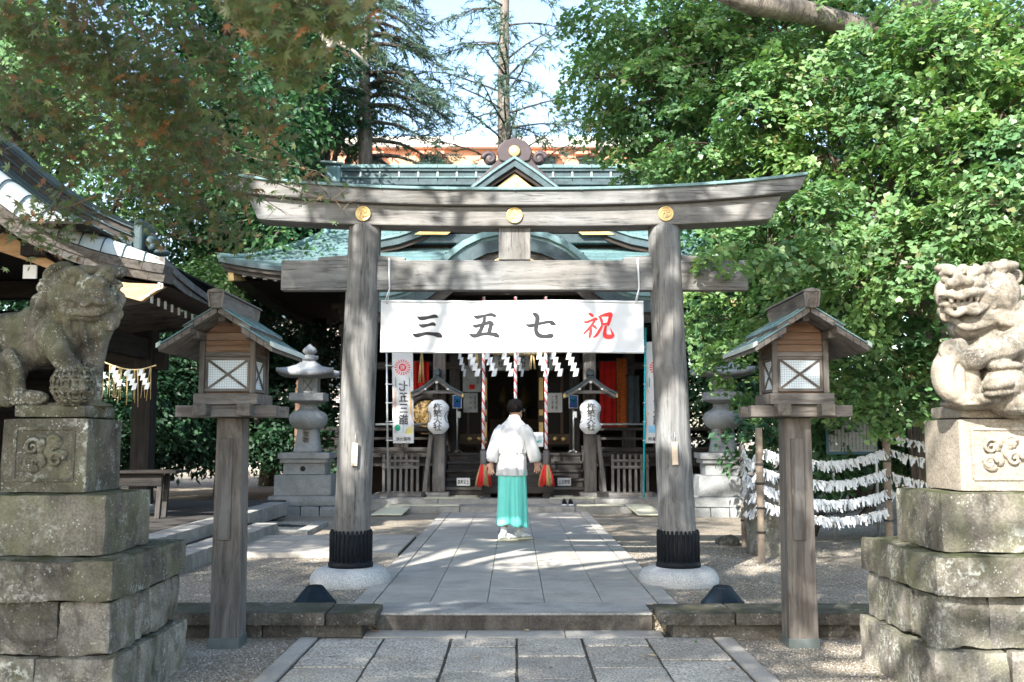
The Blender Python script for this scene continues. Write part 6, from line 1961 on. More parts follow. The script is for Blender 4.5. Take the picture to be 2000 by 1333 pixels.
# ------------------------------------------------------------------ paper fortune rack on the right
rack = thing('fortune_rack', (3.3, 11, UP), 'bamboo pole rack hung with rows of white folded paper fortunes, right of the gate', 'fortune rack')
PA, PB, PC, PD = Vector((2.55, 10.44, UP)), Vector((2.72, 11.95, UP)), Vector((4.42, 11.9, UP)), Vector((5.6, 11.0, UP))
TOPS = {0: at(1494, 836, PA.y).z, 1: at(1466, 870, PB.y).z, 2: at(1750, 823, PC.y).z, 3: 1.75}
def bamboo(base, ztop, r=.036):
    m = MB(); zs = []; prof = []
    z = 0
    H = ztop - base.z
    while z < H:
        L = random.uniform(.20, .27)
        prof += [(r * 1.12, z), (r, z + .012), (r * .97, min(H, z + L) - .012)]
        z += L
    prof.append((r * .95, H))
    m.lathe(prof, tuple(base), 12)
    o = m.build('bamboo_pole', M['bamboo'], rack)
    for z in (.3, .55, .8, 1.0):
        if z < H:
            q = MB(); q.lathe([(r, 0), (r + .010, .004), (r + .010, .02), (r, .024)], (base.x, base.y, base.z + z), 12); q.build('wire_lashing', M['darkwood_x'], o)
bamboo(PA, TOPS[0], .038); bamboo(PB, TOPS[1], .034); bamboo(PC, TOPS[2], .046); bamboo(PD, TOPS[3], .04)
strips = []
for v in range(6):
    m = MB()
    L = .082 + .014 * (v % 3); w = .0115
    tw_ = .5 * (v - 2.5) / 2.5
    pts = []
    for j in range(4):
        f = j / 3; a = tw_ * f * 1.6
        pts.append([(-w * math.cos(a), -w * math.sin(a) - .012 * f * (v % 2), -L * f), (w * math.cos(a), w * math.sin(a) - .012 * f * (v % 2), -L * f - .006 * (v % 3))])
    m.grid(pts, smooth=False)
    ell(m, (0, 0, .004), (.012, .012, .010), 6, 4)
    # second tail
    m.grid([[(-.008 + .010 * j, -.012, -.05 * j * .8), (.010 + .012 * j, -.014, -.05 * j * .8)] for j in range(2)], smooth=False)
    me = m.mesh('paper_strip'); me.materials.append(M['paper']); strips.append(me)
extra = MB(); COUNT = [0]
def rope_row(a, b_, sag, n, seed):
    r = random.Random(seed)
    P_ = [a.lerp(b_, f) - Vector((0, 0, sag * 4 * f * (1 - f))) for f in np.linspace(0, 1, 14)]
    m = MB(); m.tube(P_, .006, 6); m.build('cord', M['rope'], rack)
    w0 = W(rack)
    for k in range(n):
        f = (k + r.uniform(.1, .9)) / n
        p = a.lerp(b_, f) - Vector((0, 0, sag * 4 * f * (1 - f)))
        rot = Euler((r.uniform(-.6, .4), r.uniform(-.5, .5), math.atan2(b_.y - a.y, b_.x - a.x) + r.uniform(-.8, .8)))
        p = p + Vector((0, r.uniform(-.016, .016), r.uniform(-.014, .008)))
        sm_ = strips[r.randrange(6)]
        if COUNT[0] < 296 and k % 2 == 0:
            COUNT[0] += 1
            link('paper_strip', sm_, None, rack, p - w0, rot=rot)
        else:
            Rm = rot.to_matrix()
            extra.add([p + Rm @ v_.co for v_ in sm_.vertices], [tuple(f_.vertices) for f_ in sm_.polygons])
for k, (ya, yc) in enumerate(((876, 877), (914, 917), (947, 958), (977, 993))):
    za, zc = at(1494, ya, PA.y).z, at(1750, yc, PC.y).z
    rope_row(Vector((PA.x, PA.y, za)), Vector((PC.x, PC.y, zc)), .15, 150, k)
    rope_row(Vector((PB.x, PB.y, za + .02)), Vector((PA.x, PA.y, za)), .16, 56, 20 + k)
    yd = (846, 877, 921, 958)[k]
    zc2 = at(1750, yd, PC.y).z
    rope_row(Vector((PC.x, PC.y, zc2)), Vector((PD.x, PD.y, zc2 - .04)), .13, 60, 40 + k)
extra.build('tied_papers', M['paper'], rack)['kind'] = 'stuff'
# stone marker behind the rack
rk = thing('rough_stone', (2.86, 11.2, UP), 'rough upright grey stone behind the bamboo poles of the fortune rack', 'stone')
block('boulder', (2.66, 11.05, UP - .05), (3.02, 11.45, UP + .86), M['ped_rubble'], rk, r=.09, amp=.06, res=.06, freq=4, taper=-.25)
rk = thing('rough_stone', (2.5, 12.2, UP), 'low dark stone at the foot of the fortune rack', 'stone')
block('boulder', (2.42, 12.05, UP - .05), (2.70, 12.3, UP + .10), M['coping'], rk, r=.07, amp=.04, res=.06)
# notice board on steel posts
a, b_ = at(1615, 888, 12.5), at(1712, 806, 12.5)
t = thing('notice_board', ((a.x + b_.x) / 2, 12.5, UP), 'faded grey notice board in a blue frame on steel posts under the ginkgo', 'notice board')
MB().box((a.x, 12.5, a.z), (b_.x, 12.53, b_.z)).build('frame', m_flat('blue_frame', (.06, .14, .20), .5), t, .004)
pn = MB().box((a.x + .03, 12.492, a.z + .035), (b_.x - .012, 12.499, b_.z - .02)).build('panel', M['panelgrey'], t)
txt = ['当社の由来は古く', '伝わる所によれば', '御祭神は大国主命', '須佐之男命ほか二', '柱をお祀りする社', '例祭は九月の第三', '土曜と日曜に行う', '境内の大銀杏は樹', '齢四百年と伝わり', '市の天然記念物に', '指定されています', '大切に守り伝えて', 'いきたいものです']
wdt = b_.x - a.x
for k, s_ in enumerate(txt):
    write('lettering', '\n'.join(s_ + s_[:6]), (b_.x - .045 - (wdt - .09) * k / (len(txt) - 1), 12.491, (a.z + b_.z) / 2 + .01), (b_.z - a.z) * .80, .018, M['ink'], pn)
for px in (1624, 1708):
    p = at(px, 800, 12.56)
    m = MB(); m.tube([(p.x, 12.56, UP - .02), (p.x, 12.56, p.z + .06)], .022, 8); m.build('steel_post', M['steel'], t)
# chain barrier
t = thing('chain', at(1640, 1040, 12.3), 'sagging black chain between the posts behind the fortune rack', 'chain')
for k in range(40):
    f = k / 39
    p = Vector((3.0 + 1.45 * f, 12.2, .62 - .14 * 4 * f * (1 - f)))
    m = MB(); R_ = Matrix.Rotation(k * math.pi / 2, 3, 'X')
    pts = [p + R_ @ Vector((.026 * math.cos(q), .012 * math.sin(q), 0)) for q in np.linspace(0, 2 * math.pi, 9)]
    m.tube(pts, .0045, 5); m.build('chain_link', M['black'], t)

# ------------------------------------------------------------------ priest
PX = Vector((at(1000, 1060, 12.44).x, 12.44, UP + .024))
pr = thing('person', PX, 'person in white jacket and turquoise pleated trousers walking away on the stone path', 'person')
skin = m_flat('skin', (.56, .33, .24), .55, 0, .06, 12)
hairm = m_flat('black_hair', (.004, .0035, .0035), .7, 0, .3, 60, .06)
T = lambda x, y, z: Vector((PX.x + x, PX.y + y, PX.z + z))
m = MB()
fd = Vector((.66, .75, 0)).normalized()                 # where the face looks
sd = Vector((.75, -.66, 0))
hc = T(.045, .03, 1.60)
ell(m, hc + Vector((0, 0, .02)), (.078, .092, .105), 18, 12)
ell(m, hc + fd * .035 + Vector((0, 0, -.055)), (.058, .062, .065), 14, 9)
ell(m, hc + fd * .098 + Vector((0, 0, -.02)), (.013, .016, .024), 8, 6)
ell(m, hc + fd * .085 + Vector((0, 0, -.068)), (.026, .016, .012), 8, 6)
for s_ in (-1, 1):
    ell(m, hc + sd * s_ * .078 + Vector((0, 0, -.01)) - fd * .008, (.014, .022, .033), 8, 6)
m.tube([T(.02, .0, 1.42), T(.028, .01, 1.48), T(.04, .025, 1.56)], [.052, .050, .052], 12)
m.tube([T(0, 0, .86), T(0, 0, 1.0), T(.005, 0, 1.2), T(.01, 0, 1.34), T(.02, 0, 1.42)], [.11, .10, .11, .09, .05], 14)
for s_, sh_, el, wr_ in ((-1, T(-.15, 0, 1.38), T(-.245, -.03, 1.16), T(-.262, .01, .965)), (1, T(.185, 0, 1.38), T(.275, -.02, 1.16), T(.305, .05, .985))):
    m.tube([T(0, 0, 1.38), sh_, sh_.lerp(el, .5), el, el.lerp(wr_, .35), wr_], [.05, .048, .044, .038, .036, .026], 10)
    d = (Vector((-.02, .02, -1)) if s_ < 0 else Vector((.12, .1, -1))).normalized()
    pal = wr_ + d * .055
    a_ = Vector((1, .35, 0)).normalized(); n_ = a_.cross(d)
    R_ = Matrix((a_, n_, -d)).transposed()
    ell(m, pal, (.040, .018, .052), 12, 8, R_)
    for q, (off, L) in enumerate(((-.030, .066), (-.010, .078), (.010, .074), (.029, .058))):
        b0 = pal + a_ * off + d * .036
        b1 = b0 + d * L * .5 + a_ * off * .18 + n_ * .006 * s_; b2 = b0 + d * L * .95 + a_ * off * .25 + n_ * .024 * s_
        m.tube([b0, b1, b2], [.0098, .0092, .0070], 6); ell(m, b2, (.0072,) * 3, 6, 5)
    th = pal - a_ * s_ * (-.036) * (1 if s_ < 0 else 1) - d * .025
    t1 = th + a_ * s_ * .022 + d * .034; t2 = t1 + d * .03 + a_ * s_ * .006
    m.tube([th, t1, t2], [.012, .011, .008], 6); ell(m, t2, (.008,) * 3, 6, 5)
for (hip, knee, ank) in ((T(-.085, 0, .88), T(-.09, .02, .5), T(-.095, -.03, .10)), (T(.085, 0, .88), T(.095, .06, .5), T(.085, .10, .13))):
    m.tube([hip, hip.lerp(knee, .5), knee, knee.lerp(ank, .35), ank], [.09, .08, .055, .054, .037], 12)
body = m.build('body', skin, pr)
rm = body.modifiers.new('remesh', 'REMESH'); rm.mode = 'VOXEL'; rm.voxel_size = .0058; rm.use_smooth_shade = True
# eyes and glasses on the turned face
for s_ in (-1, 1):
    q = MB(); ell(q, hc + fd * .086 + sd * s_ * .032 + Vector((0, 0, .008)), (.011, .008, .006), 8, 6); q.build('eye', M['ink'], pr)
q = MB()
for s_ in (-1, 1):
    c = hc + fd * .108 + sd * s_ * .034 + Vector((0, 0, .006))
    q.tube([c + sd * .024 * math.cos(k) + Vector((0, 0, .017 * math.sin(k))) for k in np.linspace(0, 6.283, 15)], .002, 5)
    q.tube([c + sd * s_ * .024, hc + sd * s_ * .086 + Vector((0, 0, .006))], .002, 5)
q.build('glasses', M['steel'], pr)
# hair: a cap swept over the back of the head with an uneven edge
m = MB()
R = []
for i in range(13):
    a = math.pi * (.02 + .62 * i / 12)
    ring = []
    for k in range(40):
        t = 2 * math.pi * k / 40
        d = Vector((math.cos(t), math.sin(t), 0))
        front = d.dot(fd)
        aa = a if front < .2 else a * (1 - .42 * (front - .2) / .8)
        side = abs(d.dot(sd))
        if front > -.2 and side > .5: aa = min(aa, math.pi * .56)
        j = 1 + .035 * mnoise.noise(Vector((t * 5, i * .9, 1))) + .03 * mnoise.noise(Vector((t * 14, i * 1.5, 5)))
        ring.append(hc + Vector((0, 0, .026)) - fd * .008 + Vector((d.x * math.sin(aa) * .100 * j, d.y * math.sin(aa) * .108 * j, math.cos(aa) * .122 * j)))
    R.append(ring)
m.rings(R)
hair = m.build('hair', hairm, pr)
m = MB()
for k in range(130):
    t = random.uniform(0, 6.283); d = Vector((math.cos(t), math.sin(t), 0))
    fr = d.dot(fd)
    a0 = math.pi * random.uniform(.15, .45) * (1 if fr < .2 else .7); a1 = a0 + math.pi * random.uniform(.12, .2)
    P_ = [hc + Vector((0, 0, .026)) - fd * .008 + Vector((d.x * math.sin(q) * r_, d.y * math.sin(q) * (r_ + .008), math.cos(q) * (r_ + .022))) for q, r_ in ((a0, .099), ((a0 + a1) / 2, .106), (a1, .103))]
    m.tube(P_, [.006, .007, .002], 4)
m.build('hair_locks', hairm, hair)
# jacket
def ring_at(cx, cy_, z, hw, hd, n=40, wob=0.0, sd_=0.0, p=2.4):
    out = []
    for k in range(n):
        t = 2 * math.pi * k / n
        c, s_ = math.cos(t), math.sin(t)
        r = (abs(c) ** p + abs(s_) ** p) ** (-1 / p)
        w = 1 + wob * (mnoise.noise(Vector((c * 2.1, s_ * 2.1, z * 5 + sd_))) + .6 * mnoise.noise(Vector((c * 5, s_ * 5, z * 9 + sd_))))
        out.append(T(cx + hw * r * c * w, cy_ + hd * r * s_ * w, z))
    return out
jk = m_flat('white_linen', (.57, .57, .575), .9, 0, .04, 8)
m = MB()
secs = [(.0, 0, .795, .186, .15), (.0, 0, .86, .182, .148), (.0, 0, .96, .176, .142), (.0, 0, 1.035, .170, .136), (.0, -.004, 1.058, .166, .132), (.0, -.008, 1.075, .176, .143), (.0, -.012, 1.12, .184, .150), (.004, -.01, 1.2, .188, .150), (.008, -.005, 1.3, .188, .14), (.012, 0, 1.37, .180, .12), (.018, 0, 1.42, .150, .095), (.022, .002, 1.46, .115, .083), (.026, .008, 1.49, .085, .078), (.028, .014, 1.515, .072, .072), (.028, .016, 1.525, .066, .066)]
fine_ = catmull(secs, 4)
RR = []
for q_ in fine_:
    ring = ring_at(*[float(e) for e in q_], n=72, wob=.05 if q_[2] < 1.4 else .012)
    for k in range(72):                                           # hanging creases of the cloth
        t_ = 2 * math.pi * k / 72
        f_ = max(0, min(1, (1.36 - q_[2]) / .3))
        cr = f_ * .011 * mnoise.noise(Vector((math.cos(t_) * 6 + .3 * q_[2], math.sin(t_) * 6, q_[2] * 1.6))) + .006 * mnoise.noise(Vector((math.cos(t_) * 3, math.sin(t_) * 3, q_[2] * 16)))
        if q_[2] < 1.06: cr += .006 * math.cos(t_ * 9 + 2 * mnoise.noise(Vector((t_, 0, 0))))
        ring[k] = ring[k] + Vector((math.cos(t_), math.sin(t_), 0)) * cr * 1.5
    RR.append(ring)
m.rings(RR, cap=False)
jo = m.build('white_jacket', jk, pr)
so = jo.modifiers.new('thickness', 'SOLIDIFY'); so.thickness = .006
m = MB(); m.rings([ring_at(.03, .016, z, w, w, 24) for z, w in ((1.49, .078), (1.535, .066), (1.545, .064), (1.535, .058))], cap=False); m.build('collar', M['cloth'], jo)
for s_, P_ in ((-1, [(-.085, 0, 1.40, .070, .090), (-.140, -.005, 1.33, .078, .105), (-.180, -.01, 1.24, .076, .12), (-.216, -.01, 1.14, .074, .14), (-.243, -.005, 1.06, .072, .15), (-.248, .0, 1.005, .066, .15), (-.246, .0, .965, .055, .14)]),
               (1, [(.115, 0, 1.40, .070, .090), (.165, -.005, 1.34, .078, .105), (.205, -.01, 1.25, .078, .12), (.242, -.005, 1.15, .075, .14), (.276, .005, 1.06, .074, .15), (.288, .02, 1.0, .068, .15), (.286, .025, .965, .058, .14)])):
    m = MB(); R = []
    for i, (x, y, z, hw, hd) in enumerate(P_):
        R.append([p + Vector((0, 0, -s_ * 0 + .35 * (p.x - (PX.x + x)) * -s_ * -1 * (.9 if i < 2 else .5))) for p in ring_at(x, y, z, hw, hd, 28, .10, 7 * s_)])
    m.rings(R, cap=False); sl2 = m.build('sleeve', jk, jo)
    so = sl2.modifiers.new('thickness', 'SOLIDIFY'); so.thickness = .006
for k in range(3):
    z = 1.052 + .006 * k
    pass
# hakama with pressed pleats
hk = m_flat('turquoise_cloth', (.17, .66, .58), .7, 0, .05, 6)
m = MB(); R = []
nz = 26; nn = 150
for i in range(nz + 1):
    f = i / nz
    z = .86 - .665 * f
    ring = []
    for k in range(nn):
        t = 2 * math.pi * k / nn
        c, s_ = math.cos(t), math.sin(t)
        r = (abs(c) ** 2.6 + abs(s_) ** 2.6) ** (-1 / 2.6)
        hw = .160 + .022 * f; hd = .125 + .075 * f
        saw = ((t * 10 / (2 * math.pi)) % 1.0)
        fold = (.5 - saw) * .046 * (0.3 + .7 * f) * (1 if abs(c) < .95 else .5)
        fold += .008 * mnoise.noise(Vector((c * 3, s_ * 3, z * 3)))
        gap = -.035 * f * math.exp(-((t - 4.62) / .16) ** 2)
        x = .002 + (hw + fold + gap) * r * c + (.03 * f if c > 0 else 0) * max(0, s_ * .2 + .2)
        y = .01 + (hd + fold + gap) * r * s_ + .02 * f
        zz_ = z - .035 * f * max(0, c) * 1.0 + (.02 * f * mnoise.noise(Vector((c * 2, s_ * 2, 0))))
        ring.append(T(x, y, zz_))
    R.append(ring)
m.rings(R, cap=False)
ho = m.build('hakama', hk, pr)
so = ho.modifiers.new('thickness', 'SOLIDIFY'); so.thickness = .005
# socks and sandals
def foot(ank, ang, nm):
    d = Vector((math.cos(ang), math.sin(ang), 0)); s2 = Vector((-d.y, d.x, 0))
    m = MB(); R = []
    base = PX.z + .022 + max(0, ank[2])
    for f, w, h in ((-.075, .018, .05), (-.06, .032, .07), (-.03, .036, .10), (.0, .037, .105), (.05, .040, .075), (.10, .044, .052), (.14, .042, .040), (.17, .030, .032), (.185, .012, .022)):
        c = T(ank[0], ank[1], 0) + d * f
        R.append([Vector((c.x, c.y, base)) + s2 * w * math.cos(q) + Vector((0, 0, h * .5 + h * .5 * math.sin(q))) for q in np.linspace(0, 2 * math.pi, 17)[:-1]])
    m.rings(R)
    c = T(ank[0], ank[1], 0)
    m.tube([Vector((c.x, c.y, base + .04)), Vector((c.x, c.y, base + .10)), Vector((c.x + .002, c.y, base + .155))], [.042, .043, .046], 14)
    so_ = m.build('white_sock', M['cloth'], pr)
    m = MB()
    pl = [(f, w) for f, w in ((-.09, .028), (-.06, .040), (.02, .042), (.10, .050), (.16, .046), (.20, .022))]
    loop = [T(ank[0], ank[1], 0) + d * f + s2 * w for f, w in pl] + [T(ank[0], ank[1], 0) + d * f - s2 * w for f, w in reversed(pl)]
    n = len(loop); zb = PX.z + max(0, ank[2])
    m.add([(p.x, p.y, zb) for p in loop] + [(p.x, p.y, zb + .022) for p in loop], [tuple(reversed(range(n))), tuple(range(n, 2 * n))] + [(j, (j + 1) % n, (j + 1) % n + n, j + n) for j in range(n)])
    sa = m.build('sandal', M['mat'], pr, .003)
    m = MB()
    for e in (-1, 1):
        m.tube([T(ank[0], ank[1], 0) + d * .14 + Vector((0, 0, .055 + max(0, ank[2]))), T(ank[0], ank[1], 0) + d * .09 + s2 * e * .034 + Vector((0, 0, .072 + max(0, ank[2]))), T(ank[0], ank[1], 0) + d * .03 + s2 * e * .046 + Vector((0, 0, .024 + max(0, ank[2])))], .007, 6)
    m.build('strap', M['paper'], sa)
foot((-.095, -.03, 0.0), rad(28), 'left')
foot((.080, .10, .006), rad(30), 'right')
# ------------------------------------------------------------------ foliage
TPL = {
 'fan': (np.array([(0, 0, 0), (-.50, .52, .05), (-.30, .80, -.02), (0, .70, .04), (.30, .80, -.02), (.50, .52, .05)], float), np.array([(0, 2, 1), (0, 3, 2), (0, 4, 3), (0, 5, 4)])),
 'oval': (np.array([(0, 0, 0), (-.26, .45, .06), (0, 1.0, -.04), (.26, .45, .06)], float), np.array([(0, 2, 1), (0, 3, 2)])),
 'maple': (None, None),
 'needle': (np.array([(-.075, 0, 0), (.075, 0, 0), (0, 1.0, -.12)], float), np.array([(0, 1, 2)])),
}
_o = []
for k in range(7):                                               # seven pointed lobes
    a = rad(-135 + 45 * k)
    L = (.36, .78, .95, 1.0, .95, .78, .36)[k]
    _o.append((L * math.sin(a), .28 + L * math.cos(a) * .72, -.06))
    if k < 6:
        a2 = a + rad(22.5); _o.append((.30 * math.sin(a2), .28 + .30 * math.cos(a2) * .8, .02))
TPL['maple'] = (np.array([(0, .1, .03)] + _o, float), np.array([(0, i + 1, i) for i in range(1, len(_o))]))
def unit(a): return a / (np.linalg.norm(a, axis=-1, keepdims=True) + 1e-9)
def leaf_mesh(name, C, Nn, size, tpl, mat, parent, heading=None):
    V0, F0 = TPL[tpl]
    n = len(C)
    Nn = unit(Nn)
    if heading is None:
        heading = RNG.normal(size=(n, 3))
    Tt = unit(heading - Nn * np.sum(heading * Nn, 1, keepdims=True))
    Bt = np.cross(Tt, Nn)
    s = np.asarray(size).reshape(-1, 1, 1) if np.ndim(size) else np.full((n, 1, 1), size)
    P = C[:, None, :] + s * (V0[None, :, 0:1] * Bt[:, None, :] + V0[None, :, 1:2] * Tt[:, None, :] + V0[None, :, 2:3] * Nn[:, None, :])
    F = (F0[None] + (np.arange(n) * len(V0))[:, None, None]).reshape(-1, 3)
    me = np_mesh(name, P.reshape(-1, 3) - np.array(W(parent)), F, np.full(len(F), 3))
    o = link(name, me, mat, parent)
    o['kind'] = 'stuff'
    return o
def pad_points(blobs, n_pads, per, pr, flat=.22, shell=.55, droop=.25, outw=.6):
    """leaf pads spread through the outer part of the crown's blobs"""
    B = np.array([(b[0], b[1], b[2]) for b in blobs], float); Rr = np.array([b[3] for b in blobs], float)
    pw = Rr ** 2; pw /= pw.sum()
    bi = RNG.choice(len(B), n_pads, p=pw)
    d = unit(RNG.normal(size=(n_pads, 3)))
    rr = Rr[bi] * (shell + (1 - shell) * RNG.random(n_pads) ** .7)
    pc = B[bi] + d * rr[:, None] * np.array([1, 1, .85])
    nrm = unit(np.array([0, 0, 1.0]) + d * outw + RNG.normal(size=(n_pads, 3)) * .28)
    rad_ = pr * RNG.uniform(.6, 1.3, n_pads)
    k = np.repeat(np.arange(n_pads), per)
    m = len(k)
    u = unit(np.cross(nrm, RNG.normal(size=(n_pads, 3)))); v = np.cross(nrm, u)
    r = np.sqrt(RNG.random(m)); a = RNG.random(m) * 2 * np.pi
    lu = r * np.cos(a) * rad_[k] * 1.25; lv = r * np.sin(a) * rad_[k] * .8
    C = pc[k] + u[k] * lu[:, None] + v[k] * lv[:, None] + nrm[k] * (RNG.normal(size=m) * flat * rad_[k] - droop * r * r * rad_[k])[:, None]
    Nn = nrm[k] + RNG.normal(size=(m, 3)) * .42
    hd = unit(u[k] * lu[:, None] + v[k] * lv[:, None]) + RNG.normal(size=(m, 3)) * .5 + np.array([0, 0, -.35])
    return C, Nn, hd, pc, bi, B
def limb(p0, p1, r0, r1, bend=.1, n=7, sides=8, seed=0):
    p0, p1 = Vector(p0), Vector(p1)
    L = (p1 - p0).length
    P_, rs = [], []
    for i in range(n + 1):
        f = i / n
        w = math.sin(math.pi * f) * bend * L
        P_.append(p0.lerp(p1, f) + Vector((mnoise.noise(Vector((seed, f * 2.3, 1))), mnoise.noise(Vector((seed, f * 2.3, 5))), .4 * mnoise.noise(Vector((seed, f * 2.3, 9))))) * w * 1.6)
        rs.append(r0 + (r1 - r0) * f ** .8)
    return P_, rs
M['bark'] = m_wood('grey_bark', 'z', (.055, .045, .038), (.14, .12, .10), (.24, .21, .18), fine=12, bumpd=.03, stain=.5, crack=.9)
M['bark_dark'] = m_wood('dark_bark', 'z', (.03, .026, .022), (.07, .06, .05), (.12, .10, .085), fine=9, bumpd=.03, stain=.5, crack=.9)
M['twig'] = m_flat('brown_twig', (.10, .075, .055), .9, 0, .3, 8)
M['maple_twig'] = m_flat('maple_twig', (.17, .125, .085), .8, 0, .3, 8)
M['ginkgo'] = m_leaf('ginkgo_leaf', [(.105, .21, .08), (.14, .26, .105), (.18, .305, .13), (.115, .225, .085), (.22, .335, .15), (.155, .275, .115), (.215, .295, .105), (.125, .245, .095), (.15, .27, .11), (.115, .23, .085), (.18, .285, .12), (.135, .25, .095), (.26, .22, .10)], .40, .42, .5)
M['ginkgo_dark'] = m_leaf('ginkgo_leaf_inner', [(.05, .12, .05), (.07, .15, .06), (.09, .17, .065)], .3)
M['evergreen'] = m_leaf('evergreen_leaf', [(.025, .075, .035), (.04, .105, .045), (.055, .13, .05), (.03, .09, .04), (.085, .165, .06)], .25, .4)
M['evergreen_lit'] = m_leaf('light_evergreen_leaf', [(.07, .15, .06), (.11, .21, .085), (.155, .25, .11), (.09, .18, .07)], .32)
M['shade_leaf'] = m_leaf('shade_darkened_leaf', [(.010, .032, .017), (.018, .05, .024), (.026, .066, .03)], .15, .5, .25)  # near-black leaf colour stands in for deep shade
M['cedar'] = m_leaf('cedar_needles', [(.022, .06, .05), (.035, .085, .065), (.05, .105, .075), (.028, .07, .055)], .15, .6, .2)
M['cedar_pale'] = m_leaf('pale_needles', [(.05, .095, .075), (.075, .125, .095), (.10, .15, .11)], .2, .6, .2)
M['maple'] = m_leaf('maple_leaf', [(.08, .125, .055), (.11, .155, .065), (.125, .165, .07), (.10, .14, .065), (.15, .16, .075), (.11, .15, .065), (.17, .145, .075), (.12, .135, .065), (.095, .145, .06), (.20, .13, .07), (.32, .14, .07)], .45)

def P3(px, py, Y, r=None):
    p = at(px, py, Y)
    return (p.x, p.y, p.z) if r is None else (p.x, p.y, p.z, r)

# ------------------------------------------------------------------ ginkgo on the right
gk = thing('ginkgo_tree', (5.3, 12.5, UP), 'large ginkgo tree with dense fan shaped green leaves filling the right side', 'tree')
blobs = [P3(1195, 40, 12.3, .62), P3(1175, 150, 12.2, .50), P3(1200, 235, 12.3, .45), P3(1290, 60, 12, .75), P3(1290, 190, 11.9, .7), P3(1300, 300, 12.2, .62), P3(1400, 120, 11.5, .8), P3(1390, 280, 11.3, .75),
         P3(1420, 20, 11.8, .8), P3(1250, 330, 12.6, .42), P3(1500, 220, 10.8, .7), P3(1520, 60, 11.2, .8), P3(1600, 150, 10.6, .75), P3(1620, 300, 10.3, .6), P3(1500, 360, 11, .7), P3(1700, 60, 10.3, .75),
         P3(1740, 230, 10, .65), P3(1850, 130, 9.8, .8), P3(1950, 40, 9.5, .8), P3(1960, 220, 9.3, .7), P3(1850, 310, 9.5, .6), P3(1720, 400, 10, .65), P3(1600, 440, 10, .6), P3(1500, 480, 10.6, .6),
         P3(1420, 540, 11.6, .55), P3(1400, 620, 12, .5), P3(1470, 680, 12, .5), P3(1530, 610, 10.6, .6), P3(1650, 560, 9.8, .6), P3(1750, 520, 9.6, .6), P3(1850, 460, 9.3, .6), P3(1960, 400, 9, .6),
         P3(1950, 560, 9.4, .6), P3(1800, 620, 9.8, .55), P3(1700, 680, 10.2, .5), P3(1620, 720, 10.8, .5), P3(1760, 740, 10.4, .45), P3(1680, 770, 11, .4), P3(1810, 740, 10.4, .4), P3(1900, 690, 10, .5), P3(2060, 300, 9.2, .9), P3(2080, 600, 9.6, .9), P3(2100, 100, 9.2, .9), P3(1560, 760, 11.8, .4)]
C, Nn, hd, pc, bi, B = pad_points(blobs, 820, 70, .25, .09, .62, .5, .7)
kz_ = C[:, 2] > .9
C, Nn, hd = C[kz_], Nn[kz_], hd[kz_]
leaf_mesh('crown', C, Nn, RNG.uniform(.055, .088, len(C)), 'fan', M['ginkgo'], gk, hd)
# the sprays that reach in front of the tie beam and hang before the stone lantern
fr = [P3(1385, 505, 8.75, .12), P3(1425, 500, 8.7, .15), P3(1465, 515, 8.7, .15), P3(1510, 510, 9.0, .2), P3(1430, 535, 8.65, .1), P3(1560, 500, 9.2, .25), P3(1600, 470, 9.4, .25), P3(1405, 745, 13.2, .16), P3(1445, 775, 13, .12), P3(1385, 700, 13.4, .25), P3(1370, 640, 13.6, .3), P3(1690, 800, 11.2, .22), P3(1640, 835, 11.8, .12), P3(1740, 835, 10.8, .16), P3(1790, 800, 10.9, .2), P3(1470, 800, 12.5, .2)]
C2, N2, h2, _, _, _ = pad_points(fr, 80, 34, .13, .25, .2, .3, .6)
leaf_mesh('hanging_sprays', C2, N2, RNG.uniform(.055, .085, len(C2)), 'fan', M['ginkgo'], gk, h2)
# the leaves that show largest, one by one
m_, nt, b = new_mat('single_ginkgo_leaf')
oi = nt.nodes.new('ShaderNodeObjectInfo')
nt.links.new(ramp(nt, oi.outputs['Random'], [(0, (.085, .17, .065)), (.5, (.145, .25, .105)), (1, (.19, .26, .11))]), b.inputs['Base Color'])
b.inputs['Roughness'].default_value = .42
M['ginkgo_single'] = m_
fan = bpy.data.meshes.new('leaf'); fan.from_pydata([tuple(v) for v in TPL['fan'][0]], [], [tuple(f) for f in TPL['fan'][1]]); fan.materials.append(M['ginkgo_single'])
C3, N3, h3, _, _, _ = pad_points([P3(1425, 505, 8.6, .2), P3(1500, 520, 8.8, .22), P3(1600, 480, 8.8, .3), P3(1760, 500, 8.6, .4), P3(1900, 450, 8.4, .45), P3(1960, 330, 8.4, .4), P3(1850, 250, 8.8, .5), P3(1700, 180, 9.3, .5)], 30, 10, .16, .15, .5, .3, .75)
for c_, n_, h_ in zip(C3, unit(N3), h3):
    t_ = h_ - n_ * np.dot(h_, n_); t_ /= np.linalg.norm(t_) + 1e-9
    b_ = np.cross(t_, n_); s_ = RNG.uniform(.06, .09)
    o = link('leaf', fan, None, gk)
    o.matrix_local = Matrix(((b_[0] * s_, t_[0] * s_, n_[0] * s_, c_[0] - W(gk).x), (b_[1] * s_, t_[1] * s_, n_[1] * s_, c_[1] - W(gk).y), (b_[2] * s_, t_[2] * s_, n_[2] * s_, c_[2] - W(gk).z), (0, 0, 0, 1)))
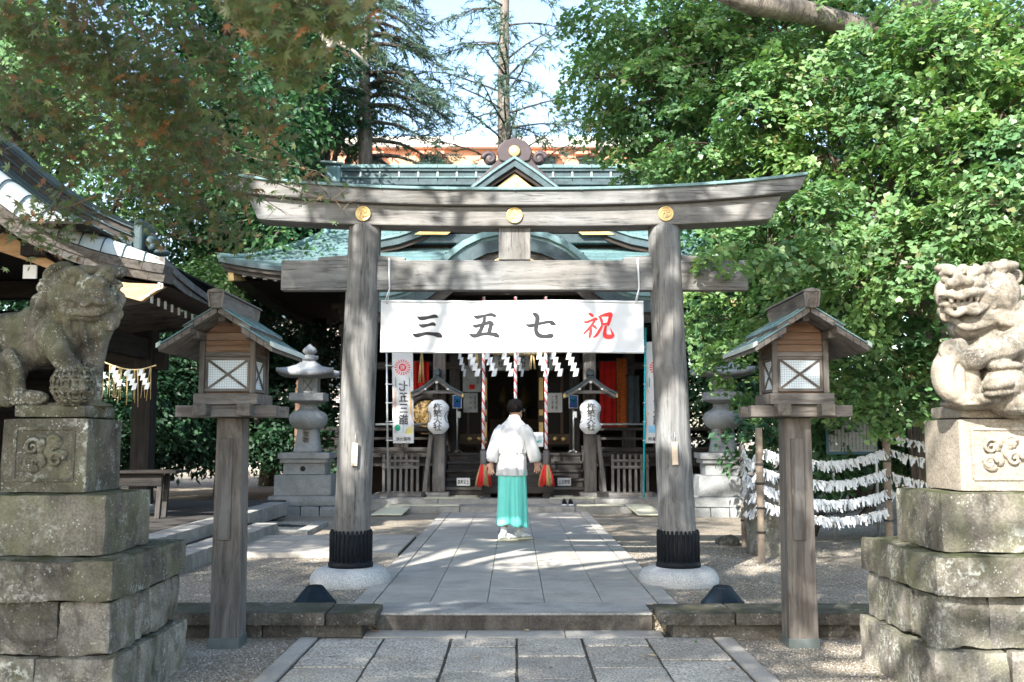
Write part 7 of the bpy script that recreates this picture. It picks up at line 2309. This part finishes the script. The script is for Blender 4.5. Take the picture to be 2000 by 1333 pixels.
# inner leaves that close the crown in depth
Ci, Ni, hi_, _, _, _ = pad_points([(b[0] + .25, b[1] + .7, b[2] + .05, b[3] * 1.05) for b in blobs], 260, 36, .3, .3, .3)
kz_ = Ci[:, 2] > .9
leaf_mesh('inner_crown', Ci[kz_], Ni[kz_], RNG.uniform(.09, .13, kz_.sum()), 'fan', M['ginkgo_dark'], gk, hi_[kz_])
m = MB()
tb = Vector((5.35, 12.6, 0)); tt = Vector(P3(1790, 60, 11.2))
P_, rs = limb(tb, tt, .34, .24, .04, 10, 16, 3); m.tube(P_, rs, 16)
P_, rs = limb(tt, tt + Vector((.6, .4, 4.5)), .25, .12, .05, 6, 10, 4); m.tube(P_, rs, 10)
m.build('trunk', M['bark'], gk)
m = MB()
Lp = [P3(1400, -25, 9.9), P3(1470, 8, 10.1), P3(1560, 22, 10.3), P3(1650, 48, 10.6), P3(1730, 72, 10.9), P3(1790, 110, 11.2)]
m.tube(Lp, [.12, .125, .125, .13, .15, .2], 12); m.tube([P3(1400, -25, 9.9), P3(1300, -80, 9.7)], [.12, .09], 10)
m.build('main_limb', M['bark'], gk)
m = MB()
for k in range(30):
    b = blobs[k % len(blobs)]
    s0 = tb.lerp(tt, random.uniform(.35, .98))
    P_, rs = limb(s0, b[:3], random.uniform(.03, .06), .012, .08, 6, 6, k); m.tube(P_, rs, 6)
for k in range(26):                                               # upright suckers round the trunk
    a = random.uniform(-2.8, .4); r = random.uniform(.3, .75)
    p = tb + Vector((r * math.cos(a), r * math.sin(a), random.uniform(0, 1.6)))
    m.tube([p, p + Vector((random.uniform(-.12, .12), random.uniform(-.12, .12), random.uniform(.8, 1.8)))], [.018, .008], 5)
m.build('branches', M['twig'], gk)['kind'] = 'stuff'
m = MB()
for k in range(0, len(pc), 2):
    c0 = Vector(B[bi[k]]); p = Vector(pc[k])
    if p.z < .9: continue
    m.tube([c0.lerp(p, .1), c0.lerp(p, .6) + Vector((0, 0, .04)), p], [.010, .006, .003], 3)
m.build('twigs', M['twig'], gk)['kind'] = 'stuff'

# ------------------------------------------------------------------ broadleaf trees round the hall
def broadleaf(name, base, trunk_r, blobs, n_pads, per, pr, leaf, mat, label, group, tpl='oval', bark='bark_dark', carve=None, inner=None, trunk_top=None, zmin=.15):
    t = thing(name, base, label, 'tree', group)
    C, Nn, hd, pc, bi, B = pad_points(blobs, n_pads, per, pr, .3, .5, .25, .8)
    keep = C[:, 2] > zmin
    if carve is not None: keep &= carve(C)
    C, Nn, hd = C[keep], Nn[keep], hd[keep]
    leaf_mesh('crown', C, Nn, RNG.uniform(leaf * .75, leaf * 1.25, len(C)), tpl, mat, t, hd)
    top = Vector(trunk_top) if trunk_top else Vector((sum(b[0] for b in blobs) / len(blobs), sum(b[1] for b in blobs) / len(blobs), max(b[2] for b in blobs)))
    m = MB(); P_, rs = limb(base, top, trunk_r, trunk_r * .3, .04, 9, 12, base[0]); m.tube(P_, rs, 12); m.build('trunk', M[bark], t)
    m = MB()
    for k, b in enumerate(blobs):
        s0 = Vector(base).lerp(top, min(.95, max(.25, (b[2] * .75) / max(.1, top.z))))
        P_, rs = limb(s0, b[:3], trunk_r * .3, trunk_r * .08, .08, 5, 6, k + base[0]); m.tube(P_, rs, 6)
    m.build('limbs', M[bark], t)['kind'] = 'stuff'
    return t
BGG = 'dark evergreen trees behind the pavilion'
def blobfield(px0, px1, py0, py1, Y0, Y1, r0, r1, n, seed):
    r = random.Random(seed); out = []
    for _ in range(n):
        out.append(P3(r.uniform(px0, px1), r.uniform(py0, py1), r.uniform(Y0, Y1), r.uniform(r0, r1)))
    return out
broadleaf('camphor_tree', (-9.2, 21, UP), .35, blobfield(-120, 260, -120, 420, 18, 22, 1.1, 1.7, 20, 1), 620, 40, .5, .16, M['evergreen_lit'], 'sunny light green tree high above the pavilion roof, at the left edge', BGG)
broadleaf('evergreen_tree', (-6.4, 22.5, UP), .35, blobfield(240, 560, -80, 480, 19.5, 23, 1.0, 1.5, 22, 2), 700, 40, .45, .15, M['evergreen'], 'dense dark evergreen behind the maple sprays, left of the gate lintel', BGG)
broadleaf('evergreen_tree', (-4.6, 25.5, UP), .28, blobfield(500, 690, 60, 440, 24, 26.5, .8, 1.3, 16, 3), 560, 38, .42, .14, M['evergreen'], 'dark evergreen directly left of the hall roof ridge', BGG)
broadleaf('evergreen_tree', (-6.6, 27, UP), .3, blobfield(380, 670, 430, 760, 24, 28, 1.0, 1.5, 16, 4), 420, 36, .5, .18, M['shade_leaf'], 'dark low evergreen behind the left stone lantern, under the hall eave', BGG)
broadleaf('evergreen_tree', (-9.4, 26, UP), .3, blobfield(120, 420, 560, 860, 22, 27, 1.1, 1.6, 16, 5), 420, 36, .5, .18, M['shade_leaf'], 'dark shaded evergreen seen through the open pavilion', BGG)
broadleaf('evergreen_tree', (-14, 24, UP), .3, blobfield(-250, 120, 420, 860, 22, 27, 1.2, 1.8, 12, 6), 300, 36, .55, .2, M['evergreen'], 'dark evergreen behind the pavilion, at the far left edge', BGG)
broadleaf('sunlit_shrub', (-4.9, 21.5, UP), .10, blobfield(395, 470, 520, 640, 19.5, 21, .35, .55, 8, 7), 150, 34, .22, .10, M['evergreen_lit'], 'yellow green sunlit shrub between the pavilion eave and the hall eave', 'shrubs by the hall')
RG = 'trees behind the ginkgo'
broadleaf('evergreen_tree', (7.0, 20, UP), .3, blobfield(1400, 1640, 330, 760, 18.5, 21, .8, 1.2, 20, 8), 520, 38, .45, .15, M['evergreen'], 'dark evergreen behind the ginkgo, right of the hall', RG)
broadleaf('evergreen_tree', (10.0, 17, UP), .3, blobfield(1640, 2200, 200, 840, 14.5, 18, 1.1, 1.6, 20, 9), 520, 38, .5, .16, M['evergreen'], 'dark evergreen behind the ginkgo, at the right edge', RG)
broadleaf('evergreen_tree', (5.6, 28, UP), .3, blobfield(1180, 1480, 40, 420, 25, 29, 1.1, 1.6, 16, 10), 420, 36, .5, .17, M['evergreen_lit'], 'lighter tree behind the right end of the hall ridge', RG)
broadleaf('evergreen_tree', (13, 24, UP), .35, blobfield(1500, 2200, -80, 300, 18, 24, 1.4, 2.0, 18, 11), 420, 36, .6, .2, M['evergreen_lit'], 'tall light green tree far behind the ginkgo top', RG)
broadleaf('ginkgo_sapling', (3.9, 13.2, UP), .05, blobfield(1590, 1860, 720, 960, 12.6, 13.6, .3, .45, 14, 12), 240, 30, .2, .085, M['ginkgo_dark'], 'dark shaded ginkgo undergrowth behind the fortune rack', 'shrubs under the ginkgo', 'fan')
hed4 = [P3(1340 + 50 * k, 760 + 50 * (k % 2), 22.5 + .5 * (k % 3), .9) for k in range(7)] + [P3(1330 + 60 * k, 640, 23.5, 1.0) for k in range(6)]  # hedges added so the gaps round the hall stay dark
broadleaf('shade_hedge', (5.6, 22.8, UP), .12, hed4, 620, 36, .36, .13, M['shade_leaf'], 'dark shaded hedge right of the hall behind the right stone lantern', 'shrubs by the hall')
hed = [P3(1500 + 70 * k, 850 + 10 * (k % 2), 15.5, .75) for k in range(9)]
hed2 = [P3(300 + 45 * k, 800 + 30 * (k % 2), 21.5 + .5 * (k % 3), .9) for k in range(8)] + [P3(300 + 50 * k, 690 + 20 * (k % 2), 22.5, .9) for k in range(7)] + [P3(290 + 38 * k, 868, 20.0 + .4 * (k % 3), .55) for k in range(10)]
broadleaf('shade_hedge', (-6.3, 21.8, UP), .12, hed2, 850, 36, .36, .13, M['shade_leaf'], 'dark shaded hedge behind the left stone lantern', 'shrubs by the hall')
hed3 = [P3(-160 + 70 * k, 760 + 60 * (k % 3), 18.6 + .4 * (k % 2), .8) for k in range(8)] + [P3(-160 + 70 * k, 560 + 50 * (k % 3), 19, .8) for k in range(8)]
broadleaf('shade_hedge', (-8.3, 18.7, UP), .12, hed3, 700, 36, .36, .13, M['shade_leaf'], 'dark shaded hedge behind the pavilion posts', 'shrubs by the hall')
broadleaf('shade_hedge', (5.4, 15.6, UP), .12, hed, 220, 36, .35, .14, M['evergreen'], 'dark shaded hedge behind the notice board', 'shrubs under the ginkgo')

# ------------------------------------------------------------------ conifers
def conifer(name, base, height, r0, z_first, whorl, blen, up, droop, spray, per_m, mat, label, sparse=1.0, side=None, bark='bark', group='tall conifers behind the hall', seed=1, bt=.22):
    r = random.Random(seed)
    t = thing(name, base, label, 'tree', group)
    m = MB(); m.tube([(base[0] + .1 * math.sin(z * .4), base[1], base[2] + z) for z in np.linspace(0, height, 14)], [r0 * (1 - .92 * (z / height)) + .01 for z in np.linspace(0, height, 14)], 10)
    m.build('trunk', M[bark], t)
    mb = MB(); C, H, S = [], [], []
    z = z_first
    while z < height - .3:
        for _ in range(r.randint(2, 4)):
            a = r.uniform(0, 6.283)
            if side is not None and r.random() < .5: a = side + r.uniform(-.7, .7)
            L = blen * (1 - .75 * (z - z_first) / max(.1, height - z_first)) * r.uniform(.7, 1.15)
            P_ = []
            d = Vector((math.cos(a), math.sin(a), 0))
            for i in range(7):
                f = i / 6
                P_.append(Vector((base[0], base[1], base[2] + z)) + d * L * f + Vector((0, 0, L * (up * f - droop * f * f))) + Vector((r.uniform(-1, 1), r.uniform(-1, 1), r.uniform(-.5, .5))) * .05 * L * f)
            mb.tube(P_, [max(.008, r0 * bt * (1 - f / 6.5)) for f in range(7)], 5)
            for i in range(1, 7):
                p, q = P_[i - 1], P_[i]
                n = max(1, int(per_m * (q - p).length * sparse * (.4 + i / 6)))
                for _k in range(n):
                    b0 = p.lerp(q, r.random())
                    sdir = (d + Vector((r.uniform(-1, 1), r.uniform(-1, 1), r.uniform(-.55, .35))) * .9).normalized()
                    bl = spray * r.uniform(.5, 1.6)
                    e = b0 + sdir * bl + Vector((0, 0, -.35 * bl * (droop + .3)))
                    if r.random() < .5: mb.tube([b0, e], [.008, .003], 3)
                    for _j in range(12):
                        f = r.random()
                        C.append(b0.lerp(e, f)); H.append((e - b0).normalized() + Vector((r.uniform(-1, 1), r.uniform(-1, 1), r.uniform(-1, .6))) * .8); S.append(r.uniform(.13, .30))
        z += whorl * r.uniform(.7, 1.3)
    mb.build('branches', M['bark_dark'], t)['kind'] = 'stuff'
    C = np.array(C); H = np.array(H); S = np.array(S)
    o = leaf_mesh('needles', C, RNG.normal(size=(len(C), 3)), S, 'needle', mat, t, H)
    return t
b0 = at(990, 330, 28)
conifer('conifer', (b0.x, 28, UP), 20, .34, 8.0, .55, 4.2, .34, .25, .55, 8.0, M['cedar_pale'], 'tall thin conifer with bare trunk and sparse branches, directly above the gable', .75, seed=3, bt=.11)
b0 = at(864, 330, 31)
conifer('conifer', (b0.x, 31, UP), 11.0, .11, 7.2, .40, 1.25, .25, .35, .3, 13.0, M['cedar'], 'small slender dark conifer left of the tall bare trunk', seed=5)
b0 = at(716, 330, 25.5)
conifer('cedar_tree', (b0.x, 25.5, UP), 17, .34, 5.8, .36, 3.0, .18, .55, .42, 12.0, M['cedar_pale'], 'dense blue green cedar with drooping branches, upper left of the gable', 1.0, side=-.1, seed=8)
b0 = at(600, 330, 30)
conifer('cedar_tree', (b0.x, 30, UP), 20, .4, 7.0, .40, 4.0, .15, .5, .45, 9.0, M['cedar'], 'dark cedar standing behind the denser one, farther left', 1.0, seed=9)
b0 = at(1180, 330, 33)
conifer('conifer', (b0.x, 33, UP), 15, .16, 8.5, .5, 2.4, .3, .3, .4, 4.5, M['cedar_pale'], 'thin pale conifer half hidden behind the ginkgo', .8, seed=12)
# pale bleached limb among the cedar
m = MB(); P_ = [P3(618, 110, 22.5), P3(640, 92, 22.4), P3(655, 78, 22.3), P3(670, 50, 22.2)]
bl = thing('bleached_limb', P_[0], 'pale bleached bare limb poking out among the cedar branches', 'branch')
m.tube(P_, [.12, .13, .10, .04], 10); m.tube([P_[1], P3(625, 60, 22.2)], [.09, .04], 8); m.tube([P_[2], P3(690, 100, 22.4), P3(720, 130, 22.6)], [.08, .05, .03], 8)
m.build('wood', m_flat('bleached_wood', (.46, .40, .34), .85, 0, .25, 6), bl)

# ------------------------------------------------------------------ maple in the upper left foreground
mp = thing('maple_tree', (-5.6, 3.2, 0), 'maple tree whose thin green and russet sprays hang into the upper left foreground', 'tree')
m = MB(); P_, rs = limb((-5.6, 3.2, 0), (-4.4, 3.6, 3.6), .16, .10, .05, 8, 10, 2); m.tube(P_, rs, 10); P_, rs = limb((-4.4, 3.6, 3.6), (-1.5, 4.2, 4.6), .10, .03, .06, 8, 8, 6); m.tube(P_, rs, 8)
m.build('trunk', M['bark'], mp)
tw_ = MB(); LC, LN, LH = [], [], []
r = random.Random(21)
def spray(p0, p1, Y0, Y1, n, rpx=30, side=1.0):
    """one hanging twig in front of the lens with its leaves"""
    A = Vector(P3(p0[0], p0[1], Y0)); Bv = Vector(P3(p1[0], p1[1], Y1))
    P_, rs = limb(A, Bv, .0075, .0022, .10, 9, 5, r.random() * 90)
    tw_.tube(P_, rs, 5)
    for _ in range(int(n * 1.7)):
        f = r.random() ** .75
        i = min(8, int(f * 9)); q = P_[i].lerp(P_[i + 1], f * 9 - i)
        s_ = rpx * .00055 * Y0 * side
        off = Vector((r.gauss(0, 1) * s_, r.gauss(0, 1) * s_ * 1.6, r.gauss(-.3, .7) * s_))
        if r.random() < .22: tw_.tube([q, q + off * .95], [.0022, .0012], 3)
        LC.append(q + off); LN.append(Vector((r.gauss(0, .55), r.gauss(-.95, .45), r.gauss(.55, .4)))); LH.append(Vector((off.x, off.y, off.z - .03)) + Vector((r.gauss(0, .03), r.gauss(0, .03), -.02)))
for (a, b_, y0, y1, n) in [
    ((-60, -40), (250, 170), 3.4, 3.6, 150), ((60, -60), (330, 260), 3.2, 3.6, 170), ((150, -60), (420, 330), 3.4, 3.9, 200), ((280, -80), (520, 250), 3.0, 3.4, 190),
    ((380, -80), (600, 150), 2.9, 3.1, 170), ((430, -60), (690, 40), 2.7, 2.8, 130), ((-60, 60), (140, 330), 3.8, 4.2, 130), ((-60, 160), (200, 300), 4.0, 4.2, 130), ((100, 60), (300, 380), 4.0, 4.5, 150),
    ((200, 100), (470, 380), 3.8, 4.4, 170), ((230, 160), (420, 430), 4.2, 4.8, 140), ((330, 200), (560, 340), 4.0, 4.6, 95), ((420, 150), (640, 380), 4.2, 5.0, 40), ((360, 260), (690, 365), 4.6, 5.4, 45),
    ((160, 250), (350, 470), 4.6, 5.0, 90), ((300, 300), (470, 480), 4.6, 5.0, 80), ((130, 330), (60, 480), 4.4, 4.6, 60), ((200, 380), (30, 430), 4.4, 4.5, 45), ((420, 330), (700, 400), 5.0, 5.6, 34), ((450, 340), (560, 420), 5.2, 5.6, 12),
    ((-60, -60), (120, 120), 2.9, 3.1, 130), ((120, -80), (230, 120), 2.9, 3.1, 130), ((500, -60), (560, 120), 2.6, 2.7, 90), ((600, -60), (660, 60), 2.6, 2.7, 60), ((240, 20), (360, 200), 3.3, 3.6, 120), ((40, 150), (170, 250), 3.6, 3.8, 100), ((250, 220), (440, 300), 4.1, 4.4, 100)]:
    spray(a, b_, y0 * 1.3, y1 * 1.3, n)
tw_.build('twigs', M['maple_twig'], mp)['kind'] = 'stuff'
LC, LN, LH = np.array(LC), np.array(LN), np.array(LH)
kp = np.ones(len(LC), bool)
for p_, r_ in (((-.7, 10.8, .1), .42), ((.1, 11.0, .1), .42), ((.9, 10.8, .1), .42), ((-5.2, 10.1, 3.9), .3)):
    dd = np.array(p_)[None] - LC; sl3 = dd @ LDIR
    kp &= ~((np.linalg.norm(dd - sl3[:, None] * LDIR[None], axis=1) < r_) & (sl3 > 0))
leaf_mesh('crown', LC[kp], LN[kp], RNG.uniform(.036, .060, kp.sum()), 'maple', M['maple'], mp, LH[kp])

# ------------------------------------------------------------------ unseen tall trees around the viewer, crowns placed and carved to dapple the court
LIT = [(at(960, 625, 8.9), .20), (at(1050, 650, 8.9), .24), (at(1000, 560, 8.9), .15), ((3.0, 5.5, 2.05), .55), ((2.75, 5.4, 1.35), .5), ((2.85, 5.3, .42), .42), ((-2.72, 5.2, .40), .16), ((-.7, 10.7, .1), .55), ((.1, 10.95, .1), .5), ((.9, 10.6, .1), .55), ((-1.9, 11.2, .1), .4), ((2.0, 12.4, .1), .35), ((2.4, 10.0, .1), .2),
       ((.95, 12.6, .1), .28), ((-.10, 12.3, 1.2), .2), ((-5.5, 10.0, 4.0), .6), ((-4.7, 10.4, 3.7), .85), ((-4.1, 10.9, 3.4), .5), ((.1, 6.25, 0), .17), ((1.9, 11.4, .1), .28), ((2.3, 6.4, 0), .35), ((1.42, 8.8, 1.6), .20), ((1.40, 8.8, 2.4), .16),
       ((-2.1, 8.75, 3.5), .3), ((.9, 8.75, 3.55), .35), ((2.0, 8.75, 3.65), .25), ((-1.6, 9.0, .3), .10), ((4.4, 9.3, 4.6), 2.0), ((2.9, 10.6, 4.4), 1.1), ((4.3, 9.2, 2.9), .8), ((5.5, 9, 3.6), 1.5), ((2.6, 11, 3.2), .5), ((-2.9, 10.8, .1), .2), ((1.2, 14.5, .1), .25), ((-3.5, 16.6, 1.0), .22), ((-3.3, 16.6, .5), .2), ((2.2, 13.2, .1), .3), ((1.0, 16.0, .1), .2), ((0, 19, 6.0), .5), ((-2.0, 19, 4.9), .5), ((1.9, 19.2, 4.8), .6), ((-3.5, 19, 4.8), .4), ((-.8, 17.3, 4.8), .3)]
LITP = np.array([tuple(p) for p, _ in LIT]); LITR = np.array([r_ for _, r_ in LIT])
def carve(C):  # drops leaves whose shadow would fall on the chosen sunny spots
    keep = np.ones(len(C), bool)
    for p, r_ in zip(LITP, LITR):
        d = p[None] - C
        s_ = d @ LDIR
        perp = np.linalg.norm(d - s_[:, None] * LDIR[None], axis=1)
        keep &= ~((perp < r_) & (s_ > 0))
    return keep
r = random.Random(4)
fill = []  # extra leaf clumps added up-sun to shade chosen spots
for (x, y, z, q) in ((1.96, 6.87, .5, .6), (1.96, 6.87, 1.2, .6), (1.96, 6.87, 2.1, .6), (1.4, 8.9, .9, .4), (0, 8.4, .1, .8), (-1.0, 8.9, .1, .6), (1.2, 8.6, .1, .6), (-.6, 6.2, 0, .6), (1.2, 6.4, 0, .6), (0, 14, .1, .8), (-.05, 12.4, .5, .4), (-1.6, 8.9, 2.9, .5), (1.6, 8.9, 2.9, .5), (1.4, 8.85, 2.1, .5), (-.9, 8.9, 2.35, .4), (.95, 8.9, 2.4, .45), (-.4, 8.9, 3.5, .4), (1.6, 8.9, 3.5, .4)):
    f_ = 7.6 / .602 - z / .602
    fill.append((x - LDIR[0] * f_, y - LDIR[1] * f_, z - LDIR[2] * f_, q))
bl1 = [(r.uniform(-9.0, 1.2), r.uniform(-5.0, 5.2), r.uniform(6.6, 9.0), r.uniform(.9, 1.5)) for _ in range(34)] + fill
bl2 = [(r.uniform(-11, 1.0), r.uniform(2.0, 9.5), r.uniform(10.5, 14), r.uniform(1.1, 1.7)) for _ in range(30)]
broadleaf('shade_tree', (-8.2, -2.5, 0), .4, bl1, 1180, 34, .5, .17, M['evergreen_lit'], 'tall unseen broadleaf tree beside the viewer, its crown shaped to shade the court', 'tall shade trees of the court', carve=carve, trunk_top=(-5, .5, 8))
broadleaf('shade_tree', (-10.8, 6.5, 0), .45, bl2, 800, 34, .55, .20, M['evergreen_lit'], 'taller unseen broadleaf tree left of the pavilion, its crown shaped to shade the hall', 'tall shade trees of the court', carve=carve, trunk_top=(-6.5, 6.0, 12))

# ------------------------------------------------------------------ fallen leaves
fl = {'orange': m_leaf('fallen_orange', [(.42, .17, .05)], .1), 'green': m_leaf('fallen_green', [(.10, .20, .05)], .1), 'tan': m_leaf('fallen_tan', [(.50, .36, .22)], .1)}
spots = [(735, 1234, .02, 'orange', 'russet fallen leaf at the left foot of the step'), (837, 1234, .02, 'green', 'green fallen leaf at the foot of the step'), (1035, 1234, .02, 'tan', 'tan fallen leaf at the foot of the step, near the middle'),
         (940, 1286, .02, 'tan', 'small tan fallen leaf on the rough paving, left of the middle joint'), (1278, 1282, .02, 'tan', 'small tan fallen leaf on the rough paving, right side'), (1360, 1258, .02, 'green', 'green fallen leaf near the right edging stone'),
         (1355, 1162, UP + .01, 'orange', 'russet fallen leaf on the gravel behind the right cone light')]
for (px, py, z, kind, lab) in spots:
    p = gz(px, py, z)
    m = MB(); V0 = TPL['maple' if kind != 'green' else 'oval'][0]; F0 = TPL['maple' if kind != 'green' else 'oval'][1]
    a = random.uniform(0, 6.28); s_ = .055
    m.add([(p.x + s_ * (v[0] * math.cos(a) - v[1] * math.sin(a)), p.y + s_ * (v[0] * math.sin(a) + v[1] * math.cos(a)), z + .008 + s_ * abs(v[2]) * 1.8) for v in V0], [tuple(f) for f in F0])
    o = m.build('fallen_leaf', fl[kind]); tagit(o, lab, 'leaf', 'fallen leaves on the paving')

# dry leaf litter too small to tell one by one
n = 260
xs = RNG.uniform(-3.2, 4.4, n); ys = np.where(RNG.random(n) < .35, RNG.uniform(4.8, 7.0, n), RNG.uniform(7.6, 14, n))
keep = ~((np.abs(xs) < 1.3) & (ys > 7.3)) | (RNG.random(n) < .10)
xs, ys = xs[keep], ys[keep]; n = len(xs)
zs = np.where(ys < 7.3, .016, UP + .02)
M['litter'] = m_leaf('dry_litter', [(.22, .11, .04), (.34, .20, .08), (.16, .09, .045), (.40, .28, .12), (.14, .17, .05)], .1)
lit_ = leaf_mesh('leaf_litter', np.stack([xs, ys, zs], 1), np.array([0, 0, 1.0]) + RNG.normal(size=(n, 3)) * .22, RNG.uniform(.022, .045, n), 'oval', M['litter'], None)
tagit(lit_, 'small dry brown leaves scattered over the gravel and paving', 'leaf litter')
